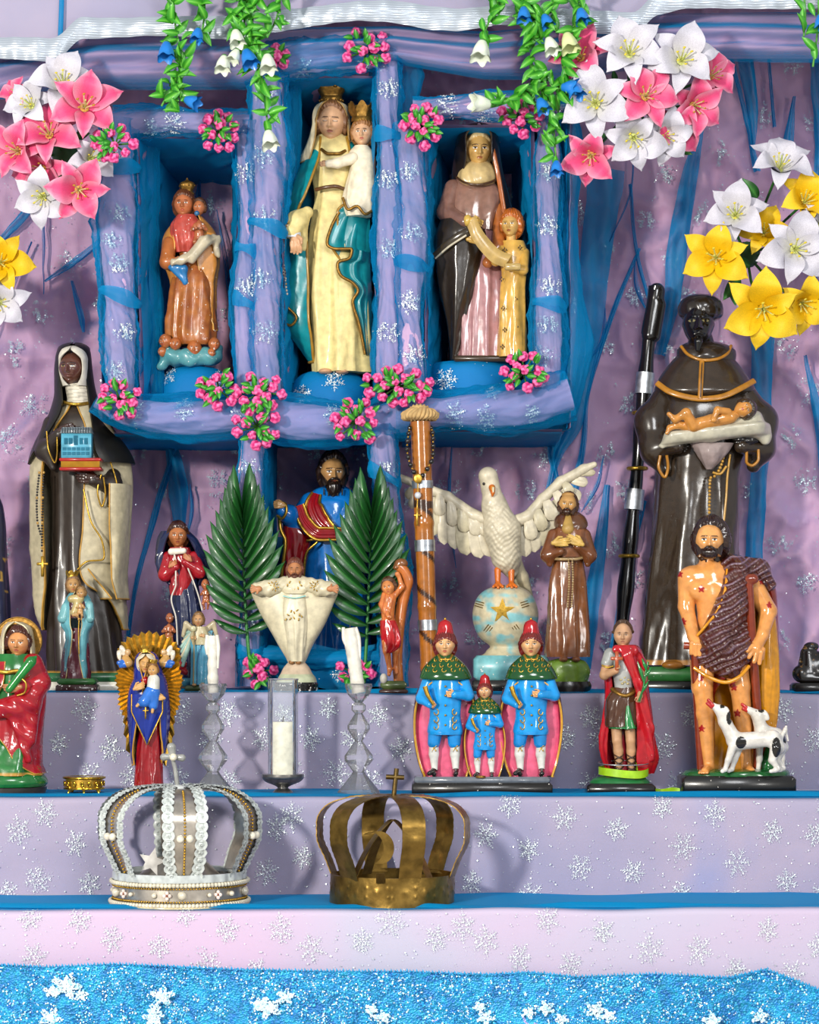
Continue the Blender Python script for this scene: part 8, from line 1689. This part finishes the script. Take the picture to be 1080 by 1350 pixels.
    P = path(pth, 3); X = lambda y: np.interp(-y, -P[:, 1], P[:, 0]); Z = lambda y: np.interp(-y, -P[:, 1], P[:, 2]); rr = 9.6+1.2*np.sin(P[:, 1]/37)+.8*np.sin(P[:, 1]/11); rr[P[:, 1] < 440] += 2.2
    f.part('shaft', tube(P, rr, '12100f', n=22, nf=3, amp=.06), paint(.2, .8)); f.part('knob', sdf([ell((868, 382, 20), (11, 12, 11)), cone((866, 392, 20), (859, 440, 19), 11, 11.5), cone((872, 400, 18), (866, 442, 16), 8, 6)], 1.2, 5, '14110f'), paint(.2, .9))
    for y0, y1 in ((490, 518), (645, 672)):
        yy = np.linspace(y0, y1, 8); f.part('silver_band', tube([(X(y), y, Z(y)) for y in yy], 12.6, 'ffffff', n=28), metal('silver_tape', 'c2c6ca', .38, .8, .1))
    for y0 in (543, 617, 733): f.part('gold_ring', tube(ring_pts(X(y0), Z(y0), 12, y0, 24)+[(X(y0), y0, Z(y0)-12)], 2.6, 'b98a34', n=8), mgold)
staffs()

# ================================================================ flowers
def mesh_of(m, name, mat):
    v, q, t, c = m.arrays(); me = raw_mesh(name, np.stack([v[:, 0], v[:, 2], -v[:, 1]], 1), q, t, c); me.materials.append(mat); return me
def leafm(L, W, cup, curl, cols, n=18, k=7, tip=1.0, thick=.012, ruf=0, pw=.85, ex=.62):
    """petal/leaf along +x, face up +z (object axes), as raw arrays"""
    t = np.linspace(0, 1, n)[:, None]; s = np.linspace(-1, 1, k)[None, :]; w = W*np.sin(np.clip(t, 0.0, 1)**pw*PI)**ex*(1-.1*t)+.004
    x = L*(t-.08*t*s**2); y = w*s; z = curl(t)+cup*(s**2)*w*1.4-.03*(np.abs(s) < .2)*(t > .05)*(t < .9)*W*2+ruf*np.sin(t*14)*np.abs(s)
    A = np.stack([x+0*y, y, z+0*y], -1).reshape(-1, 3); B = A.copy(); B[:, 2] -= thick
    T = (t+0*s).ravel(); Sg = np.abs((s+0*t).ravel()); c = cols(T, Sg)
    V = np.vstack([A, B]); me = raw_mesh('petal', V, [gridf(n, k, False), gridf(n, k, False)+n*k], [], np.vstack([c, c])); return me
def colmix(a, b, fn):
    a, b = np.array(lin(a)), np.array(lin(b)); return lambda T, Sg: a*(1-fn(T, Sg)[:, None])+b*fn(T, Sg)[:, None]
petm = paint(.55, .0, 0, .1, spec=.3)
crv = lambda t: .42*np.sin(np.clip(t*1.15, 0, 1)*PI*.62)-.28*np.clip(t-.55, 0, 1)**1.3*2
PET = {}
for nm, a, b, fn in (('white', 'cdcad4', 'e2e0b8', lambda T, S_: np.clip(.35-T, 0, 1)), ('pink', 'e0487a', 'e9a8bc', lambda T, S_: np.clip(S_*.95-.25+.3*(T > .8), 0, 1)), ('yellow', 'e8b80c', 'f0cf3c', lambda T, S_: np.clip(T-.3, 0, 1))):
    for W in (.40, .29):
        me = leafm(1, W, .25, crv, colmix(a, b, fn), ruf=.012); me.materials.append(petm); PET[nm, W] = me
def lily_core(col):
    g = M(); base = {'white': 'c9cf7a', 'pink': 'c9a04c', 'yellow': 'c9a010'}[col]
    g.merge(tube([(0, .16, 0), (0, -.02, 0), (0, -.1, 0)], [.02, .07, .12], base, n=10))
    for k in range(6):
        a = k*PI/3+.3; g.merge(tube([(0, 0, 0), (.09*math.cos(a), -.25, .09*math.sin(a)), (.22*math.cos(a), -.5, .22*math.sin(a))], .013, 'd9d88a' if col != 'pink' else 'e0c89a', n=5, sub=6)); g.merge(ball((.22*math.cos(a), -.52, .22*math.sin(a)), (.05, .02, .03), 'b5842c' if col == 'pink' else 'd6c23c', 6, 5))
    g.merge(tube([(0, 0, 0), (.02, -.35, 0), (.0, -.62, .02)], .018, 'c2cf6a', n=5, sub=6)); return mesh_of(g, 'lily', petm)
CORE = {c: lily_core(c) for c in ('white', 'pink', 'yellow')}
lr = np.random.RandomState(12)
def lily(f, x, y, d, r, col, dx=0, dy=0, open_=1.0):
    """dx, dy tilt of the bloom towards picture right / up"""
    o = bpy.data.objects.new('lily', CORE[col]); COL.objects.link(o); o.parent = f.e
    v = Vector((dx, -1.0, dy)).normalized(); R = v.to_track_quat('Z', 'Y').to_matrix().to_4x4() @ Matrix.Rotation(lr.uniform(0, 1), 4, 'Z')
    o.matrix_basis = Matrix.Translation(Vector(f.loc((x, y, d))[0])) @ R @ Matrix.Scale(r*f.u, 4)
    for k in range(6):
        p = bpy.data.objects.new('petal', PET[col, .40 if k % 2 else .29]); COL.objects.link(p); p.parent = o
        p.matrix_basis = Matrix.Rotation(k*PI/3+lr.uniform(-.1, .1), 4, 'Z') @ Matrix.Rotation(-lr.uniform(-.05, .3)*open_, 4, 'Y') @ Matrix.Translation((.05, 0, .0 if k % 2 else -.03)) @ Matrix.Scale(lr.uniform(.92, 1.08), 4)
    return o
GRN = [leafm(1, w, .3, lambda t: .12*np.sin(t*PI), colmix(a, b, lambda T, S_: np.clip(1-S_*2, 0, 1))) for w, a, b in ((.22, '1c5a22', '3f8a34'), (.20, '2f8a1c', '6cc23c'), (.26, '237a1c', '4fae30'))]
for g_ in GRN: g_.materials.append(paint(.45, .2, 0, .1)); g_.name = 'leaf'
def leaf(f, x, y, d, L, ang, tilt=.3, kind=0, roll=0, name='leaf'):
    """ang = picture angle of the tip (0 right, 90 up)"""
    o = bpy.data.objects.new(name, GRN[kind]); COL.objects.link(o); o.parent = f.e; a = math.radians(ang)
    # face towards the viewer: x axis in the picture plane, z axis to the camera
    Rm = Matrix(((1, 0, 0), (0, 0, -1), (0, 1, 0))).to_4x4()
    o.matrix_basis = Matrix.Translation(Vector(f.loc((x, y, d))[0])) @ Rm @ Matrix.Rotation(a, 4, 'Z') @ Matrix.Rotation(-tilt, 4, 'Y') @ Matrix.Rotation(roll, 4, 'X') @ Matrix.Scale(L*f.u, 4); return o
def bouquet(label, cx, cy, Y, lilies, leaves=()):
    f = F('lily_bouquet', label, 'flowers', cx, Y, py=cy, group=None)
    for (x, y, d, r, c, dx, dy) in lilies: lily(f, x, y, d, r, c, dx, dy)
    for x, y, L, a in leaves: leaf(f, x, y, 6, L, a, .2, 0)
    g = M()
    for (x, y, d, r, c, dx, dy) in lilies: g.merge(tube([(x, y, d+3), ((x+cx)/2, (y+cy)/2, 28), (cx, cy, 40)], 2.0, '2c6a24', n=6, sub=8))
    g.merge(ball((cx, cy, 40), (18, 18, 12), '24501e', 12, 8)); f.part('stem_bundle', g, pM); return f
bouquet('bouquet of pink and white lilies pinned at the upper left beside the left niche', 80, 195, 436,
        [(86, 118, -24, 44, 'white', .1, .35), (46, 145, -20, 38, 'white', -.35, .2), (116, 152, -42, 50, 'pink', .2, .15), (70, 186, -30, 46, 'pink', -.1, .3), (30, 205, -28, 42, 'pink', -.35, -.1), (108, 256, -36, 46, 'pink', .2, -.25), (62, 264, -34, 42, 'white', -.15, -.3), (120, 212, -16, 36, 'white', .5, -.1), (26, 128, -6, 26, 'pink', -.5, .4), (60, 225, -18, 40, 'pink', -.2, -.3)], [(92, 185, 30, 20), (92, 215, 26, 330), (80, 225, 24, 250)])
bouquet('bouquet of white and pink lilies pinned at the upper right beside the niches', 838, 130, 436,
        [(826, 82, -40, 50, 'white', -.05, .2), (893, 90, -38, 50, 'white', .15, .1), (783, 146, -42, 52, 'white', -.2, 0), (846, 138, -46, 46, 'pink', .1, .05), (765, 84, -24, 46, 'pink', -.25, .3), (934, 104, -10, 38, 'pink', .5, .1), (910, 142, -16, 42, 'pink', .4, -.3), (832, 186, -30, 46, 'white', 0, -.4), (778, 208, -22, 42, 'pink', -.2, -.4), (872, 182, -20, 40, 'white', .3, -.4), (890, 168, -10, 38, 'pink', .3, -.5)], [(890, 195, 26, 340), (800, 175, 26, 200), (812, 110, 20, 100)])
bouquet('bouquet of yellow and white lilies pinned above the monk at the right', 990, 330, 560,
        [(1022, 232, -30, 46, 'white', .1, .75), (965, 292, -38, 46, 'white', -.15, .2), (1054, 274, -28, 44, 'yellow', .2, .3), (1004, 312, -20, 38, 'yellow', -.1, .2), (1040, 336, -46, 50, 'white', .1, -.05), (940, 346, -40, 48, 'yellow', -.2, -.05), (1000, 412, -44, 52, 'yellow', -.05, -.3), (1050, 402, -30, 44, 'yellow', .3, -.4), (1078, 300, -16, 40, 'white', .5, 0)], [(1000, 260, 34, 130), (975, 365, 40, 235), (965, 375, 30, 280), (1010, 375, 44, 250), (1060, 310, 30, 20), (990, 350, 30, 160)])
bouquet('yellow and white lilies cut off by the left edge of the picture', -12, 375, 560, [(6, 352, -34, 44, 'yellow', .1, 0), (2, 402, -26, 42, 'white', .2, -.2), (-34, 380, -24, 44, 'yellow', -.2, .1)], [(-5, 380, 26, 60)])

# rosebud posies
def bud_mesh():
    nv, nu = 18, 24; ph = np.linspace(.001, PI-.001, nv)[:, None]; th = np.linspace(0, 2*PI, nu, endpoint=False)[None, :]
    w = np.sin(3*th+3.2*ph)+.5*np.sin(5*th-4*ph); k = 1+.16*np.sign(w)*np.abs(w)**.5*np.clip(np.sin(ph)*1.2, 0, 1)
    x = np.sin(ph)*np.cos(th)*k; y = np.sin(ph)*np.sin(th)*k; z = np.cos(ph)*1.05*(1-.35*np.exp(-(ph/.35)**2))+0*th
    t = np.clip((k-.9)*4, 0, 1).reshape(-1, 1); c = np.array(lin('cf2a78'))*(1-t)+np.array(lin('fb7ab4'))*t
    me = raw_mesh('rosebud', np.stack([x, y, z], -1).reshape(-1, 3), [gridf(nv, nu)], [], c); me.materials.append(paint(.5, .05, 0, .1)); return me
BUD = bud_mesh()
def posy(label, cx, cy, rx, ry, n, Y, seed, hole=0):
    rx *= 1.1; ry *= 1.1
    f = F('rosebud_posy', label, 'flowers', cx, Y, py=cy, group='pink rosebud posies'); r = np.random.RandomState(seed); pts = []; tries = 0
    while len(pts) < n and tries < 4000:
        tries += 1; a, q = r.uniform(0, 2*PI), math.sqrt(r.uniform(hole**2, 1)); x, y = cx+rx*q*math.cos(a), cy+ry*q*math.sin(a)
        if all((x-px)**2+(y-py)**2 > (13.5 if tries < 2500 else 11)**2 for px, py, _ in pts): pts.append((x, y, q))
    for x, y, q in pts:
        o = bpy.data.objects.new('rosebud', BUD); COL.objects.link(o); o.parent = f.e; v = Vector(((x-cx)/rx*.9+r.uniform(-.2, .2), -1, -(y-cy)/ry*.9)).normalized()
        o.matrix_basis = Matrix.Translation(Vector(f.loc((x, y, -12*(1-q*q*.6)))[0])) @ v.to_track_quat('Z', 'Y').to_matrix().to_4x4() @ Matrix.Rotation(r.uniform(0, 6), 4, 'Z') @ Matrix.Scale(6.7*f.u*r.uniform(.85, 1.1), 4)
    for k in range(int(n*1.3)):
        a = r.uniform(0, 2*PI); q = r.uniform(.1, .85); leaf(f, cx+rx*q*math.cos(a), cy+ry*q*math.sin(a), -9-5*(1-q), 14, math.degrees(-a)+r.uniform(-50, 50), .4, 2)
    g = M(); [g.merge(tube([(cx, cy, 6), ((x+cx)/2, (y+cy)/2, -2), (x, y, -8)], 1.2, '3c7a24', n=5)) for x, y, q in pts]; f.part('stems', g, pM)['kind'] = 'stuff'
for i, (lb, cx, cy, rx, ry, n, Y) in enumerate((('pink rosebud posy on the drape above the tall crowned madonna', 484, 66, 27, 24, 11, 470), ('pink rosebud posy at the top left corner of the left niche', 151, 190, 24, 22, 12, 392), ('pink rosebud posy at the top right corner of the left niche', 290, 173, 20, 26, 12, 462),
     ('pink rosebuds half hidden behind the hanging white bellflowers', 368, 76, 10, 16, 5, 470), ('pink rosebud posy at the top left corner of the right niche', 555, 168, 24, 24, 13, 458), ('pink rosebud posy beneath the vine at the top of the right niche', 688, 156, 28, 20, 12, 440),
     ('pink rosebud posy touching the black veiled nun, lower left niche corner', 158, 527, 25, 22, 12, 458), ('pink rosebud posy under the small orange madonna', 288, 513, 22, 22, 10, 458), ('pink rosebud posy on the post between left and middle niches, upper of two', 343, 518, 28, 22, 13, 452),
     ('pink rosebud posy hanging lowest below the left and middle niches', 338, 562, 27, 24, 12, 452), ('pink rosebud posy left of the straw staff top', 470, 556, 27, 26, 13, 456), ('pink rosebud posy just above the straw top of the bamboo staff', 524, 508, 40, 22, 18, 454),
     ('pink rosebud posy beside the girl statue, lower right niche corner', 690, 492, 26, 24, 12, 454), ('small pink rosebud posy on the blue block left of the white robed figurine', 340, 885, 20, 17, 8, 484), ('small pink rosebud posy behind the leaning candle', 466, 888, 22, 14, 7, 484))): posy(lb, cx, cy, rx, ry, n, Y, 40+i)

# hanging bellflower vines
def bell_mesh(col, tipc):
    t = np.linspace(0, 1, 14)[:, None]; a = np.linspace(0, 2*PI, 30, endpoint=False)[None, :]; r = (.16+.30*np.sin(np.clip(t*1.15, 0, 1)*PI*.55)+.10*np.clip(t-.8, 0, 1)*5)*(1+.10*np.cos(5*a)*t); x = r*np.cos(a); y = r*np.sin(a); z = -t*1.15*(1+.10*np.cos(5*a)*t)+0*a
    c = np.array(lin(col))*(1-(t+0*a).reshape(-1, 1)*.0); V = np.stack([x, y, z], -1).reshape(-1, 3); V2 = V*np.array((.93, .93, 1))
    g1 = gridf(14, 30); cc = np.tile(c, (len(V), 1)) if c.shape[0] == 1 or c.ndim == 1 else c
    T = (t+0*a).ravel()[:, None]; cc = np.where(T < .12, np.array(lin('3f8a24')), np.array(lin(col))*(1-T*.3)+np.array(lin(tipc))*T*.3)
    me = raw_mesh('bellflower', np.vstack([V, V2]), [g1, g1+len(V)], [], np.vstack([cc, cc])); me.materials.append(paint(.4, .2, 0, .05)); return me
BELL = {'white': bell_mesh('e2ead2', 'f0f4f0'), 'blue': bell_mesh('1672cc', '2f9ae0'), 'cream': bell_mesh('d6e09a', 'eef0c8')}
def vine(label, cx, strands, bells, nleaf, seed, Y=380, spread=16):
    f = F('flower_vine', label, 'plant', cx, Y, py=0); r = np.random.RandomState(seed)
    for st in strands:
        P = path([(p[0], p[1], p[2] if len(p) > 2 else 0) for p in st], 4); f.part('stem', tube(P, 1.5, '4f9a2c', n=6), pM)
        for i in range(0, len(P), 3):
            for q in range(nleaf):
                if r.rand() < .92: p = P[i]; leaf(f, p[0]+r.uniform(-5, 5), p[1]+r.uniform(-3, 3), p[2]-2-6*r.rand(), r.uniform(20, 30), r.choice([-1, 1])*r.uniform(15, 75)+(180 if r.rand() < .5 else 0)-20, r.uniform(-.6, .8), 1, r.uniform(-.7, .7))
    for (x, y, c, ang, s) in bells:
        o = bpy.data.objects.new('bellflower', BELL[c]); COL.objects.link(o); o.parent = f.e; a = math.radians(ang)     # ang: 0 hangs down, 90 mouth to the right
        o.matrix_basis = Matrix.Translation(Vector(f.loc((x, y, -14))[0])) @ Matrix.Rotation(-a, 4, 'Y') @ Matrix.Rotation(-.35, 4, 'X') @ Matrix.Scale(s*.84*f.u, 4)
vine('green vine with blue and white bellflowers hanging at the top left', 300, [[(228, -30), (232, 40), (241, 80), (228, 112), (213, 140)], [(262, -30), (270, 10), (266, 46)], [(240, 85), (232, 108), (236, 145)], [(306, -30), (322, 20), (318, 60)], [(345, -30), (332, 40), (345, 100), (350, 140), (354, 170)], [(372, -30), (366, 20), (352, 50)], [(322, -20), (312, 30), (336, 70)]],
     [(221, 58, 'blue', 0, 26), (263, 40, 'blue', -8, 20), (244, 133, 'blue', 65, 22), (297, 76, 'white', -6, 24), (311, 42, 'white', 10, 24), (324, 68, 'blue', 20, 26), (353, 74, 'white', 5, 26), (314, 68, 'white', -20, 20), (354, 174, 'white', 10, 26)], 3, 3)
vine('green vine with white, cream and blue bellflowers hanging over the right niche', 705, [[(650, -30), (652, 10), (640, 40), (636, 54)], [(700, -30), (706, 40), (702, 90), (722, 130), (730, 170), (733, 214)], [(680, -30), (690, 20), (700, 60)], [(735, -30), (722, 20), (712, 55)], [(765, -30), (758, 30), (742, 70), (745, 110)], [(714, 100), (690, 120), (660, 138), (648, 141)], [(725, 110), (740, 125), (752, 120)]],
     [(636, 56, 'white', -8, 30), (722, 52, 'white', 15, 24), (746, 46, 'cream', 12, 28), (690, 12, 'blue', 0, 22), (716, 22, 'blue', 20, 20), (764, 14, 'blue', 10, 22), (648, 141, 'white', -92, 28), (738, 118, 'blue', 85, 24), (752, 110, 'blue', 20, 26), (710, 132, 'blue', 20, 22), (733, 214, 'blue', 0, 20)], 3, 5)
vine('short sprig of green vine leaves at the top right corner', 1068, [[(1058, -30), (1062, 20), (1060, 48)], [(1080, -30), (1078, 40), (1072, 88)]], [(1080, 22, 'blue', 0, 24)], 1, 8)

# palm fronds in the blue covered block
def frond(label, rach, leaves, Y, px):
    f = F('palm_frond', label, 'plant', px, Y, py=rach[0][1], group='palm fronds beside the bearded statue'); P = path([(x, y, 0) for x, y in rach], 3); f.part('midrib', tube(P, np.linspace(2.6, 1.4, len(P)), '2f7a34', n=8), pG)
    me = leafm(1, .12, .5, lambda t: .10*np.sin(t*PI)-.10*t**2, colmix('14481c', '2a6e2c', lambda T, S_: np.clip(1-S_*3, 0, 1)), n=22, k=9, pw=1.1, ex=.6); me.materials.append(paint(.38, .3, 0, .1)); me.name = 'leaflet'
    for (y, s, ang, L) in leaves:
        x = np.interp(-y, -P[:, 1], P[:, 0]); a = math.radians(ang if s > 0 else 180-ang)
        o = bpy.data.objects.new('leaflet', me); COL.objects.link(o); o.parent = f.e; Rm = Matrix(((1, 0, 0), (0, 0, -1), (0, 1, 0))).to_4x4()
        o.matrix_basis = Matrix.Translation(Vector(f.loc((x, y, -1-y*.01))[0])) @ Rm @ Matrix.Rotation(a, 4, 'Z') @ Matrix.Rotation(-.12, 4, 'Y') @ Matrix.Rotation(.35*s, 4, 'X') @ Matrix.Scale(L*f.u, 4)
LV2 = []
for i in range(12):
    q = i/11; y = 834-q*150; 
    for s in (-1, 1): LV2.append((y-3*(s > 0), s, 20+58*q**.9+(3 if s > 0 else 0), 44+40*math.sin(min(1, q*1.5+.05)*PI*.62)*(1-.25*q)))
LV2.append((680, 1, 82, 46))
frond('large green palm frond left of the white robed figurine', [(332, 888), (327, 850), (322, 760), (321, 678)], LV2, 470, 330)
frond('large green palm frond between the bearded statue and the bamboo staff', [(480, 900), (483, 850), (487, 760), (491, 675)], [(y+4, s, a-2, L*1.02) for y, s, a, L in LV2], 478, 482)
